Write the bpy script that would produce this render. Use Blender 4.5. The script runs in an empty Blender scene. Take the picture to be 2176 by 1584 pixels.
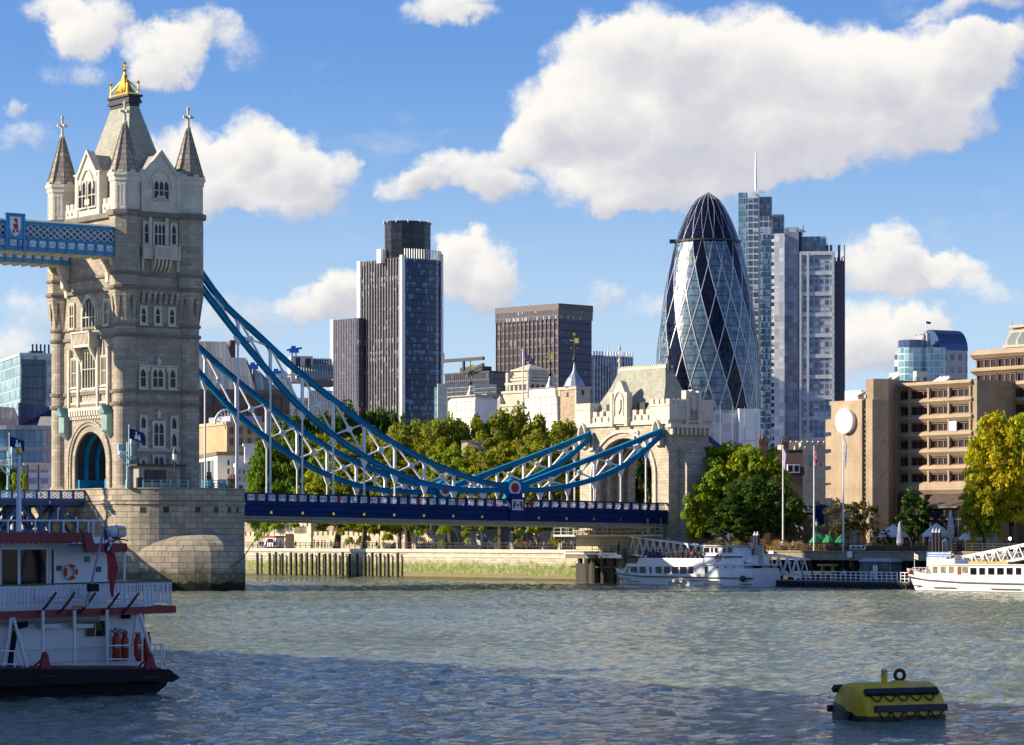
import bpy, math, random
import numpy as np
from mathutils import Vector, Matrix
random.seed(7); RNG = np.random.default_rng(7)
C = bpy.context.scene.collection
SC = bpy.context.scene
R = math.radians

# ---------------------------------------------------------------- camera
FPX, CU, HV, CH = 6500.0, 1088.0, 1145.0, 7.2
cam = bpy.data.cameras.new('camera'); camo = bpy.data.objects.new('camera', cam); C.objects.link(camo)
camo.location = (0, 0, CH); camo.rotation_euler = (R(90), 0, 0)
cam.sensor_width = 36; cam.lens = 36 * FPX / 2176; cam.shift_y = (HV - 792) / 2176
cam.clip_start = 1; cam.clip_end = 30000
SC.camera = camo

# ---------------------------------------------------------------- light
SUN_EL, SUN_H = R(24), (-0.9993, -0.037)
sv = Vector((SUN_H[0] * math.cos(SUN_EL), SUN_H[1] * math.cos(SUN_EL), math.sin(SUN_EL)))
sun = bpy.data.lights.new('sun', 'SUN'); suno = bpy.data.objects.new('sun', sun); C.objects.link(suno)
sun.energy = 5.0; sun.angle = R(0.5); sun.color = (1.0, 0.85, 0.63)
suno.rotation_euler = sv.to_track_quat('Z', 'Y').to_euler()
SC.view_settings.view_transform = 'Standard'; SC.view_settings.look = 'None'
SC.view_settings.exposure = 0.75; SC.view_settings.gamma = 1.0; SC.view_settings.use_curve_mapping = False


class NT:
    """small helper to lay out shader nodes"""
    def __init__(s, tree): s.t = tree; s.L = tree.links
    def n(s, typ, ins=None, **props):
        nd = s.t.nodes.new(typ)
        for k, v in props.items(): setattr(nd, k, v)
        for k, v in (ins or {}).items():
            sk = nd.inputs[k]
            if hasattr(v, 'is_output'): s.L.new(v, sk)
            else: sk.default_value = v
        return nd
    def m(s, op, a, b=0.0, c=0.0, clamp=False):
        nd = s.n('ShaderNodeMath', {0: a, 1: b, 2: c}, operation=op); nd.use_clamp = clamp
        return nd.outputs[0]
    def vm(s, op, a, b=(0, 0, 0), c=(0, 0, 0)):
        nd = s.n('ShaderNodeVectorMath', {0: a, 1: b}, operation=op)
        if op == 'MULTIPLY_ADD':
            if hasattr(c, 'is_output'): s.L.new(c, nd.inputs[2])
            else: nd.inputs[2].default_value = c
        return nd.outputs['Value'] if op in ('DOT_PRODUCT', 'LENGTH', 'DISTANCE') else nd.outputs[0]
    def mix(s, f, a, b, blend='MIX'):
        nd = s.t.nodes.new('ShaderNodeMix'); nd.data_type = 'RGBA'; nd.blend_type = blend
        for sk, v in ((nd.inputs[0], f), (nd.inputs[6], a), (nd.inputs[7], b)):
            if hasattr(v, 'is_output'): s.L.new(v, sk)
            else: sk.default_value = v if not isinstance(v, tuple) or len(v) == 4 else (*v, 1)
        return nd.outputs[2]
    def ramp(s, f, lo, hi):
        nd = s.n('ShaderNodeMapRange', {0: f, 1: lo, 2: hi}, interpolation_type='SMOOTHSTEP'); return nd.outputs[0]
    def noise(s, vec, scale, detail=3.0, rough=0.5):
        return s.n('ShaderNodeTexNoise', {'Vector': vec, 'Scale': scale, 'Detail': detail, 'Roughness': rough}).outputs[0]


# ---------------------------------------------------------------- sky with cumulus clouds
def make_world():
    w = bpy.data.worlds.new('World'); SC.world = w; w.use_nodes = True
    t = w.node_tree; t.nodes.clear(); N = NT(t)
    sky = N.n('ShaderNodeTexSky', sky_type='NISHITA')
    sky.sun_disc = False; sky.sun_elevation = SUN_EL; sky.sun_rotation = math.atan2(SUN_H[0], SUN_H[1]) % (2 * math.pi)
    sky.air_density = 1.0; sky.dust_density = 0.25; sky.ozone_density = 3.0; sky.altitude = 0
    skyc = N.mix(1.0, sky.outputs[0], SKY_TINT, 'MULTIPLY')
    d = N.n('ShaderNodeTexCoord').outputs['Generated']
    sp = N.n('ShaderNodeSeparateXYZ', {0: d}).outputs
    yy = N.m('MAXIMUM', sp[1], 0.05)
    px = N.m('DIVIDE', sp[0], yy); pz = N.m('DIVIDE', sp[2], yy)
    p = N.n('ShaderNodeCombineXYZ', {0: px, 1: pz, 2: 0.0}).outputs[0]      # slope coordinates of the view direction, a cloud layer far off
    # warp for billowy edges
    wn = N.n('ShaderNodeTexNoise', {'Vector': p, 'Scale': 22.0, 'Detail': 7.0, 'Roughness': 0.62})
    wv = N.vm('SUBTRACT', wn.outputs[1], (0.5, 0.5, 0.5))
    wn2 = N.n('ShaderNodeTexNoise', {'Vector': p, 'Scale': 75.0, 'Detail': 5.0, 'Roughness': 0.6})
    wv2 = N.vm('SUBTRACT', wn2.outputs[1], (0.5, 0.5, 0.5))
    q = N.vm('MULTIPLY_ADD', wv, (0.036, 0.030, 0), p)
    q = N.vm('MULTIPLY_ADD', wv2, (0.009, 0.008, 0), q)
    D = None; S = None
    Ld = (-0.45, 0.89, 0)
    for (u, v, ru, rv, k) in CLOUDS:
        cx, cz = (u - CU) / FPX, (HV - v) / FPX; rx, rz = ru / FPX * 1.28, rv / FPX * 1.28
        e = N.vm('MULTIPLY_ADD', q, (1 / rx, 1 / rz, 0), (-cx / rx, -cz / rz, 0))
        f = N.m('MULTIPLY_ADD', N.vm('DOT_PRODUCT', e, e), -k, k, clamp=True)
        l = N.m('MULTIPLY', f, N.vm('DOT_PRODUCT', e, Ld))
        D = f if D is None else N.m('ADD', D, f)
        S = l if S is None else N.m('ADD', S, l)
    front = N.ramp(sp[1], 0.3, 0.6)
    D = N.m('MULTIPLY', D, front)
    # loose clouds over the rest of the sky
    gp = N.n('ShaderNodeMapping', {'Vector': d, 'Scale': (2.4, 2.4, 5.0)}).outputs[0]
    g = N.noise(gp, 1.4, 8.0, 0.6)
    up = N.ramp(sp[2], 0.17, 0.26); out = N.m('MAXIMUM', up, N.m('SUBTRACT', 1.0, front))
    g = N.m('MULTIPLY', N.ramp(g, 0.53, 0.74), N.m('MULTIPLY', out, N.ramp(sp[2], -0.02, 0.1)))
    fine = N.noise(p, 60.0, 8.0, 0.66)
    fine2 = N.noise(N.n('ShaderNodeMapping', {'Vector': p, 'Scale': (1.0, 1.5, 1.0)}).outputs[0], 13.0, 6.0, 0.62)
    Dn = N.m('ADD', D, N.m('MULTIPLY', N.m('SUBTRACT', fine, 0.5), N.m('MULTIPLY', N.ramp(D, 0.0, 0.3), 1.5)))
    mask = N.ramp(Dn, 0.03, 0.78)
    wisp = N.ramp(N.noise(N.n('ShaderNodeMapping', {'Vector': p, 'Scale': (1.0, 1.9, 1.0), 'Rotation': (0, 0, 0.25)}).outputs[0], 16.0, 9.0, 0.68), 0.54, 0.80)
    mask = N.m('MAXIMUM', mask, N.m('MULTIPLY', wisp, N.m('MULTIPLY', front, 0.42)))
    mask = N.m('MAXIMUM', mask, N.m('MULTIPLY', g, 0.85))
    lit = N.m('DIVIDE', S, N.m('MAXIMUM', D, 0.08))
    lit = N.m('ADD', N.m('MULTIPLY', lit, 0.75), N.m('MULTIPLY', N.m('SUBTRACT', fine2, 0.5), 1.3))
    lit = N.m('ADD', lit, N.m('MULTIPLY', N.m('SUBTRACT', fine, 0.5), 0.45))
    core = N.m('MULTIPLY', N.ramp(D, 0.7, 2.6), -0.34)
    lit = N.ramp(N.m('ADD', lit, core), -0.8, 0.42)
    cc = N.mix(lit, CLOUD_DARK, CLOUD_LIT)
    # thin bright veil low over the horizon
    veil = N.m('MULTIPLY', N.m('SUBTRACT', 1.0, N.ramp(sp[2], -0.01, 0.165)), VEIL)
    base = N.mix(veil, skyc, (VEILC))
    col = N.mix(mask, base, cc)
    bg = N.n('ShaderNodeBackground', {'Color': col, 'Strength': 0.07})
    o = N.n('ShaderNodeOutputWorld'); t.links.new(bg.outputs[0], o.inputs[0])
    w.cycles.sampling_method = 'MANUAL'; w.cycles.sample_map_resolution = 512

SKY_TINT, VEIL, VEILC = (0.62, 0.86, 1.32), 1.0, (5.5, 7.0, 8.6)
CLOUD_DARK, CLOUD_LIT = (4.6, 4.75, 5.6), (8.5, 8.25, 7.8)
CLOUDS = [
 (1275,135,105,80,1), (1400,105,140,85,1), (1560,125,165,105,1), (1750,135,170,100,1), (1940,135,170,95,1), (2070,130,90,70,1),
 (1215,250,130,85,1), (1370,250,190,110,1.2), (1570,260,220,110,1.2), (1790,260,220,95,1), (1970,215,150,80,1),
 (1140,300,90,60,1), (1310,375,150,65,1), (1470,365,160,60,.9), (1660,325,150,55,.8),
 (985,365,110,55,.9), (880,390,60,35,.6), (1055,405,80,35,.7), (1345,425,90,30,.8),
 (535,285,75,75,1), (600,340,95,75,1), (690,375,75,55,1), (485,365,105,75,1), (395,310,80,60,.8), (610,415,130,45,.9), (430,415,80,45,.7),
 (185,45,85,60,.8), (165,90,60,45,.8), (335,115,85,55,.9), (425,60,90,40,.7), (330,160,55,35,.7), (110,10,70,30,.6),
 (165,175,70,30,.35), (45,300,70,35,.35), (30,235,28,22,.5), (530,95,60,40,.3),
 (960,20,95,35,.8), (1020,45,55,15,.5), (2060,12,130,26,.7), (2165,120,40,60,.7),
 (735,625,65,60,1), (680,655,75,45,.8), (1005,580,95,65,1), (955,560,55,50,.8), (1055,605,65,40,.7), (800,650,90,60,.7),
 (1865,560,95,65,.9), (1920,590,90,40,.8), (2040,592,75,34,.7), (1880,720,120,75,.8), (1950,690,70,45,.7), (1830,760,100,60,.7),
 (1275,612,45,26,.5), (60,650,90,45,.5), (40,730,110,50,.5), (540,690,150,50,.35), (2110,640,80,40,.35), (1380,655,70,30,.3),
]
make_world()

# ---------------------------------------------------------------- mesh and object helpers
class MB:
    def __init__(s): s.v = []; s.f = []; s.g = []
    def add(s, vs, fs):
        o = len(s.v); s.g.append((o, len(s.f))); s.v += [tuple(p) for p in vs]; s.f += [tuple(i + o for i in f) for f in fs]; return s
    def box(s, x0, x1, y0, y1, z0, z1):
        if x0 > x1: x0, x1 = x1, x0
        if y0 > y1: y0, y1 = y1, y0
        if z0 > z1: z0, z1 = z1, z0
        return s.add([(x0,y0,z0),(x1,y0,z0),(x1,y1,z0),(x0,y1,z0),(x0,y0,z1),(x1,y0,z1),(x1,y1,z1),(x0,y1,z1)],
                     [(0,3,2,1),(4,5,6,7),(0,1,5,4),(1,2,6,5),(2,3,7,6),(3,0,4,7)])
    def extr(s, poly, vec):
        """planar polygon (3D points) swept along vec, closed"""
        n = len(poly); v = Vector(vec)
        nor = sum(((Vector(poly[i]) - Vector(poly[0])).cross(Vector(poly[(i + 1) % n]) - Vector(poly[0])) for i in range(n)), Vector())
        if nor.dot(v) > 0: poly = poly[::-1]
        top = [tuple(Vector(p) + v) for p in poly]
        fs = [tuple(range(n)), tuple(range(2 * n - 1, n - 1, -1))]
        for i in range(n):
            j = (i + 1) % n; fs.append((i, i + n, j + n, j))
        return s.add(list(poly) + top, fs)
    def prism(s, pts, z0, z1): return s.extr([(x, y, z0) for x, y in pts], (0, 0, z1 - z0))
    def loft(s, rings, caps=True, close=True):
        n = len(rings[0]); vs = [p for r in rings for p in r]; fs = []
        for k in range(len(rings) - 1):
            for i in range(n if close else n - 1):
                j = (i + 1) % n; fs.append((k*n+i, k*n+j, (k+1)*n+j, (k+1)*n+i))
        if caps: fs.append(tuple(range(n - 1, -1, -1))); fs.append(tuple(range((len(rings)-1)*n, len(rings)*n)))
        return s.add(vs, fs)
    def lathe(s, prof, n=16, c=(0, 0), ph=0.0, sx=1, sy=1):
        return s.loft([[(c[0] + sx*r*math.cos(ph + 2*math.pi*i/n), c[1] + sy*r*math.sin(ph + 2*math.pi*i/n), z) for i in range(n)] for r, z in prof])
    def cyl(s, p, q, r, r2=None, n=6):
        p, q = Vector(p), Vector(q); d = (q - p)
        if d.length < 1e-6: return s
        d.normalize(); a = d.orthogonal().normalized(); b = d.cross(a); r2 = r if r2 is None else r2
        return s.loft([[tuple(c + rr*(a*math.cos(2*math.pi*i/n) + b*math.sin(2*math.pi*i/n))) for i in range(n)] for c, rr in ((p, r), (q, r2))])
    def tube(s, pts, r, n=6):
        for i in range(len(pts) - 1): s.cyl(pts[i], pts[i+1], r, None, n)
        return s
    def bar(s, p, q, w, h, up=(0, 0, 1)):
        """rectangular bar from p to q, w across, h along up"""
        p, q = Vector(p), Vector(q); d = (q - p).normalized(); a = d.cross(Vector(up))
        a = a.normalized() if a.length > 1e-4 else d.orthogonal().normalized(); b = a.cross(d)
        rs = [[tuple(c + a*x*w/2 + b*y*h/2) for x, y in ((-1,-1),(1,-1),(1,1),(-1,1))] for c in (p, q)]
        return s.loft(rs)
    def sweep(s, pts, sec):
        """sweep a section [(across, up)] along pts lying in a vertical plane"""
        P = [Vector(p) for p in pts]; rings = []
        for i, c in enumerate(P):
            d = (P[min(i+1, len(P)-1)] - P[max(i-1, 0)]).normalized(); a = d.cross(Vector((0, 0, 1))).normalized(); b = a.cross(d)
            rings.append([tuple(c + a*x + b*y) for x, y in sec])
        return s.loft(rings)
    def ell(s, c, rx, ry, rz, n=12, m=8):
        rings = []
        for k in range(m + 1):
            t = -math.pi/2 + math.pi*k/m
            rings.append([(c[0] + rx*max(math.cos(t), .02)*math.cos(2*math.pi*i/n), c[1] + ry*max(math.cos(t), .02)*math.sin(2*math.pi*i/n), c[2] + rz*math.sin(t)) for i in range(n)])
        return s.loft(rings)
    def torus(s, c, ax, R0, r, n=20, m=8):
        ax = Vector(ax).normalized(); a = ax.orthogonal().normalized(); b = ax.cross(a); c = Vector(c); vs = []; fs = []
        for i in range(n):
            t = 2*math.pi*i/n; rd = a*math.cos(t) + b*math.sin(t)
            for j in range(m):
                f = 2*math.pi*j/m; vs.append(tuple(c + rd*(R0 + r*math.cos(f)) + ax*r*math.sin(f)))
        for i in range(n):
            for j in range(m): fs.append((i*m+j, ((i+1)%n)*m+j, ((i+1)%n)*m+(j+1)%m, i*m+(j+1)%m))
        return s.add(vs, fs)
    def quad(s, a, b, c, d): return s.add([a, b, c, d], [(0, 1, 2, 3)])
    def each(s, name, mat, parent=None):
        """every piece that was added becomes an object of its own"""
        out = []
        for i, (v0, f0) in enumerate(s.g):
            v1, f1 = s.g[i+1] if i + 1 < len(s.g) else (len(s.v), len(s.f)); m = MB(); m.v = s.v[v0:v1]; m.f = [tuple(k - v0 for k in f) for f in s.f[f0:f1]]; out.append(m.build(name, mat, parent))
        return out
    def build(s, name, mat, parent=None, smooth=False, label=None):
        me = bpy.data.meshes.new(name); me.from_pydata(s.v, [], s.f); me.validate()
        if smooth: me.shade_smooth(); me.set_sharp_from_angle(angle=R(40))
        me.materials.append(mat)
        o = bpy.data.objects.new(name, me); C.objects.link(o)
        if parent is not None:
            o.parent = parent
            if 'off' in OFF.get(parent.name, {}): o.location = -Vector(OFF[parent.name]['off'])
        if label: o['label'] = label
        return o
OFF = {}

class Frame:
    def __init__(s, x, y, ang, z=0.0): s.x, s.y, s.a, s.z = x, y, ang, z; s.c, s.s = math.cos(ang), math.sin(ang)
    def w(s, p): return Vector((s.x + p[0]*s.c - p[1]*s.s, s.y + p[0]*s.s + p[1]*s.c, s.z + (p[2] if len(p) > 2 else 0)))
    def l(s, P): dx, dy = P[0] - s.x, P[1] - s.y; return (dx*s.c + dy*s.s, -dx*s.s + dy*s.c)
    def on_y(s, u, v, y):
        """point of the line of sight through photo pixel u,v on the local plane y = const: (x, z)"""
        k = (u - CU)/FPX; A = s.c - k*s.s; x = (k*(s.y + y*s.c) - s.x + y*s.s) / A
        Y = s.y + x*s.s + y*s.c; return x, CH + (HV - v)*Y/FPX - s.z
    def on_x(s, u, v, x):
        k = (u - CU)/FPX; A = -s.s - k*s.c; y = (k*(s.y + x*s.s) - s.x - x*s.c) / A
        Y = s.y + x*s.s + y*s.c; return y, CH + (HV - v)*Y/FPX - s.z
WORLD = Frame(0, 0, 0)
def px(u, v, Y): return Vector(((u - CU)*Y/FPX, Y, CH + (HV - v)*Y/FPX))
def zz(v, Y): return CH + (HV - v)*Y/FPX

def thing(name, label, cat, fr=WORLD, off=(0, 0, 0), group=None):
    """an Empty at the thing's base; parts are written in the frame's own coordinates"""
    o = bpy.data.objects.new(name, None); C.objects.link(o); o.empty_display_size = 1
    o.location = fr.w(off); o.rotation_euler = (0, 0, fr.a); OFF[o.name] = {'off': off}
    o['label'] = label; o['category'] = cat
    if group: o['group'] = group
    return o
def tag(o, label=None, cat=None, group=None, kind=None):
    for k, v in (('label', label), ('category', cat), ('group', group), ('kind', kind)):
        if v: o[k] = v
    return o
def dup(root, loc, rz=None, label=None, group=None, scale=None, mat=None):
    r = root.copy(); C.objects.link(r); r.location = loc
    if rz is not None: r.rotation_euler = (0, 0, rz)
    if scale: r.scale = scale if isinstance(scale, tuple) else (scale,)*3
    if label: r['label'] = label
    if group: r['group'] = group
    for ch in list(root.children):
        c = ch.copy(); C.objects.link(c); c.parent = r
        if mat and ch.name.split('.')[0] in mat:
            c.data = ch.data.copy(); c.data.materials[0] = mat[ch.name.split('.')[0]]
        for g in ch.children:
            e = g.copy(); C.objects.link(e); e.parent = c
    return r

# ---------------------------------------------------------------- materials
def newmat(name):
    m = bpy.data.materials.new(name); m.use_nodes = True; t = m.node_tree; t.nodes.clear(); N = NT(t)
    b = N.n('ShaderNodeBsdfPrincipled'); o = N.n('ShaderNodeOutputMaterial'); t.links.new(b.outputs[0], o.inputs[0])
    return m, N, b
def setin(N, b, **kw):
    for k, v in kw.items():
        sk = b.inputs[k.replace('_', ' ')]
        if hasattr(v, 'is_output'): N.L.new(v, sk)
        else: sk.default_value = v if not (isinstance(v, tuple) and len(v) == 3 and sk.type == 'RGBA') else (*v, 1)
def sc(c, k): return tuple(min(1, x*k) for x in c)
def M(name, col, rough=0.6, metal=0.0, var=0.18, scale=0.8, bump=0.0, bscale=8.0, streak=0.0, spec=0.5):
    """painted, plastered or metal surface with uneven tone and weather streaks"""
    m, N, b = newmat(name); oc = N.n('ShaderNodeTexCoord').outputs['Object']
    n1 = N.noise(oc, scale, 5.0, 0.6)
    c = N.mix(N.ramp(n1, 0.3, 0.7), sc(col, 1 - var), sc(col, 1 + var*0.7))
    if streak:
        mp = N.n('ShaderNodeMapping', {'Vector': oc, 'Scale': (2.2, 2.2, 0.12)}).outputs[0]
        s2 = N.ramp(N.noise(mp, 1.6, 5.0, 0.65), 0.5, 0.75)
        c = N.mix(N.m('MULTIPLY', s2, streak), c, sc(col, 0.42))
    setin(N, b, Base_Color=c, Roughness=rough, Metallic=metal, Specular_IOR_Level=spec)
    if bump:
        nb = N.n('ShaderNodeBump', {'Strength': bump, 'Distance': 0.1, 'Height': N.noise(oc, bscale, 4.0)})
        setin(N, b, Normal=nb.outputs[0])
    return m
def hz(N):
    """coordinates for walls: distance along the wall (object x or y by the face's direction), height"""
    tc = N.n('ShaderNodeTexCoord'); s = N.n('ShaderNodeSeparateXYZ', {0: tc.outputs['Object']}).outputs
    nn = N.n('ShaderNodeSeparateXYZ', {0: tc.outputs['Normal']}).outputs
    f = N.m('GREATER_THAN', N.m('ABSOLUTE', nn[0]), N.m('ABSOLUTE', nn[1]))
    h = N.m('ADD', N.m('MULTIPLY', s[0], N.m('SUBTRACT', 1.0, f)), N.m('MULTIPLY', s[1], f))
    flat = N.m('GREATER_THAN', N.m('ABSOLUTE', nn[2]), 0.8)
    return h, s[2], flat, tc.outputs['Object']
def ashlar(name, col, bw=1.1, bh=0.45, var=0.35, mort=0.03, dark=0.45, rough=0.85, streak=0.35, algae=None, bump=0.35):
    m, N, b = newmat(name); h, z, flat, oc = hz(N)
    v = N.n('ShaderNodeCombineXYZ', {0: h, 1: z, 2: 0.0}).outputs[0]
    br = N.n('ShaderNodeTexBrick', {'Vector': v, 'Color1': (*sc(col, 1 - var), 1), 'Color2': (*sc(col, 1 + var*0.6), 1), 'Mortar': (*sc(col, dark), 1),
             'Scale': 1.0, 'Mortar Size': mort, 'Mortar Smooth': 0.3, 'Bias': 0.1, 'Brick Width': bw, 'Row Height': bh})
    n1 = N.ramp(N.noise(oc, 0.35, 6.0, 0.65), 0.3, 0.72)
    c = N.mix(n1, br.outputs[0], N.mix(0.55, br.outputs[0], sc(col, 0.62)))
    if streak:
        mp = N.n('ShaderNodeMapping', {'Vector': oc, 'Scale': (1.5, 1.5, 0.1)}).outputs[0]
        s2 = N.ramp(N.noise(mp, 1.2, 6.0, 0.7), 0.52, 0.72)
        c = N.mix(N.m('MULTIPLY', s2, streak), c, sc(col, 0.35))
    if algae:
        z0, z1, ac, a2 = algae       # tide line: green above, dark weed below
        zn = N.m('ADD', z, N.m('MULTIPLY', N.m('SUBTRACT', N.noise(oc, 0.5, 5.0, 0.7), 0.5), (z1 - z0)*1.3))
        pt = N.m('MULTIPLY_ADD', N.ramp(N.noise(oc, 1.3, 6.0, 0.75), 0.36, 0.6), 0.5, 0.5)
        c = N.mix(N.m('MULTIPLY', pt, N.m('SUBTRACT', 1.0, N.ramp(zn, z0*0.5 + z1*0.5, z1))), c, ac)
        c = N.mix(N.m('SUBTRACT', 1.0, N.ramp(zn, z0*0.7, z0)), c, a2)
    nb = N.n('ShaderNodeBump', {'Strength': bump, 'Distance': 0.08, 'Height': N.m('SUBTRACT', N.noise(oc, 3.0, 5.0), N.m('MULTIPLY', br.outputs[1], 0.8))})
    setin(N, b, Base_Color=c, Roughness=rough, Normal=nb.outputs[0], Specular_IOR_Level=0.25)
    return m
def facade(name, fh, bw, glass, frame, mull=0.15, span=0.25, spanc=None, blind=(0.5, 0.55, 0.55), pb=0.3, rough=0.12, spec=0.6, frough=0.5, z0=0.0, h0=0.0, tilt=0.02, group=1):
    """curtain wall: floors fh high, bays bw wide, window tone differs pane by pane, some with blinds"""
    m, N, b = newmat(name); h, z, flat, oc = hz(N)
    a = N.m('DIVIDE', N.m('ADD', h, 500 + h0), bw); c = N.m('DIVIDE', N.m('ADD', z, 300 + z0), fh)
    fa = N.m('FRACT', a); fc = N.m('FRACT', c)
    ia = N.m('FLOOR', a); ic = N.m('FLOOR', c)
    wn = N.n('ShaderNodeTexWhiteNoise', {'Vector': N.n('ShaderNodeCombineXYZ', {0: N.m('FLOOR', N.m('DIVIDE', ia, group)), 1: ic, 2: 0.0}).outputs[0]}, noise_dimensions='3D')
    fl = N.n('ShaderNodeTexWhiteNoise', {1: ic}, noise_dimensions='1D').outputs[0]
    rnd = wn.outputs[0]
    pr = N.m('ADD', rnd, N.m('MULTIPLY', N.m('SUBTRACT', fl, 0.5), 0.5))
    big = N.noise(oc, 0.03, 3.0)
    g = N.mix(rnd, sc(glass, 0.65), sc(glass, 1.45))
    isb = N.m('GREATER_THAN', N.m('ADD', pr, N.m('MULTIPLY', N.m('SUBTRACT', big, 0.5), 0.7)), 1 - pb)
    # blinds drawn to different depths
    dep = N.m('LESS_THAN', fc, 1.0)
    half = N.m('GREATER_THAN', fc, N.m('MULTIPLY', wn.outputs[1], 0.8))
    g = N.mix(N.m('MULTIPLY', N.m('MULTIPLY', isb, half), 0.75), g, blind)
    ism = N.m('LESS_THAN', fa, mull / bw); iss = N.m('LESS_THAN', fc, span / fh)
    c1 = N.mix(iss, g, spanc or frame); c1 = N.mix(ism, c1, frame); c1 = N.mix(flat, c1, sc(frame, 0.7))
    fr = N.m('MAXIMUM', ism, N.m('MAXIMUM', iss, flat))
    ro = N.m('ADD', N.m('MULTIPLY', fr, frough), N.m('MULTIPLY', N.m('SUBTRACT', 1.0, fr), rough))
    wob = N.vm('MULTIPLY', N.vm('SUBTRACT', wn.outputs[1], (0.5, 0.5, 0.5)), (tilt, tilt, tilt))
    nrm = N.vm('NORMALIZE', N.vm('ADD', N.n('ShaderNodeNewGeometry').outputs['Normal'], wob))
    setin(N, b, Base_Color=c1, Roughness=ro, Specular_IOR_Level=spec, Normal=nrm)
    return m
# ---------------------------------------------------------------- shared materials
GRANITE, PORTLAND = (0.42, 0.365, 0.295), (0.70, 0.64, 0.54)
mGran = ashlar('granite_ashlar', GRANITE, 1.3, 0.55, 0.30, 0.03, 0.55)
mGranS = ashlar('rough_granite', sc(GRANITE, 0.92), 1.2, 0.6, 0.26, 0.02, 0.62)
mPort = ashlar('portland_stone', PORTLAND, 1.6, 0.8, 0.10, 0.012, 0.75, streak=0.3)
mPier = ashlar('pier_granite', (0.43, 0.37, 0.28), 1.7, 0.78, 0.32, 0.05, 0.35, streak=0.45, algae=(1.4, 3.2, (0.10, 0.105, 0.05), (0.012, 0.016, 0.008)))
mTrimD = ashlar('weathered_trim', (0.24, 0.21, 0.18), 1.5, 0.6, 0.25, 0.02, 0.6)
mSlate = ashlar('grey_slates', (0.38, 0.385, 0.32), 0.6, 0.35, 0.2, 0.03, 0.6, streak=0.25, bump=0.15)
mSpire = ashlar('spire_stone', (0.36, 0.31, 0.255), 0.9, 0.75, 0.35, 0.06, 0.4, streak=0.5)
mGold = M('gilding', (0.95, 0.62, 0.10), 0.28, 1.0, 0.15)
mBlack = M('black_iron', (0.02, 0.02, 0.025), 0.5)
mGlassD = M('dark_leaded_glass', (0.012, 0.014, 0.022), 0.15, 0, 0.3, 2.0, spec=0.3)
mBlue = M('turquoise_blue_paint', (0.003, 0.20, 0.40), 0.55, 0, 0.18, 0.5, streak=0.2, spec=.12)
mBlueD = M('deep_blue_paint', (0.005, 0.07, 0.30), 0.5, 0, 0.12, 0.6, spec=.25)
mNavy = M('royal_navy_paint', (0.003, 0.03, 0.145), 0.55, 0, 0.2, 0.5, streak=0.2, spec=.15)
mWhite = M('white_paint', (0.78, 0.78, 0.78), 0.45, 0, 0.06, 0.8, streak=0.12)
mPale = M('pale_blue_paint', (0.50, 0.66, 0.74), 0.45, 0, 0.08)
mTurq = M('turquoise_light_paint', (0.10, 0.42, 0.50), 0.45, 0, 0.15, 1.5)
mRed = M('red_paint', (0.33, 0.012, 0.018), 0.45)
mGreyM = M('galvanised_steel', (0.45, 0.46, 0.47), 0.45, 0.6, 0.12)
mCream = M('cream_soffit', (0.66, 0.62, 0.52), 0.7, 0, 0.15, 0.8, streak=0.3)
mTimber = M('dark_wet_timber', (0.035, 0.028, 0.022), 0.75, 0, 0.4, 2.0, bump=0.3)
mTimberL = M('weathered_timber', (0.20, 0.16, 0.12), 0.85, 0, 0.3, 2.0, bump=0.3)

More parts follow.
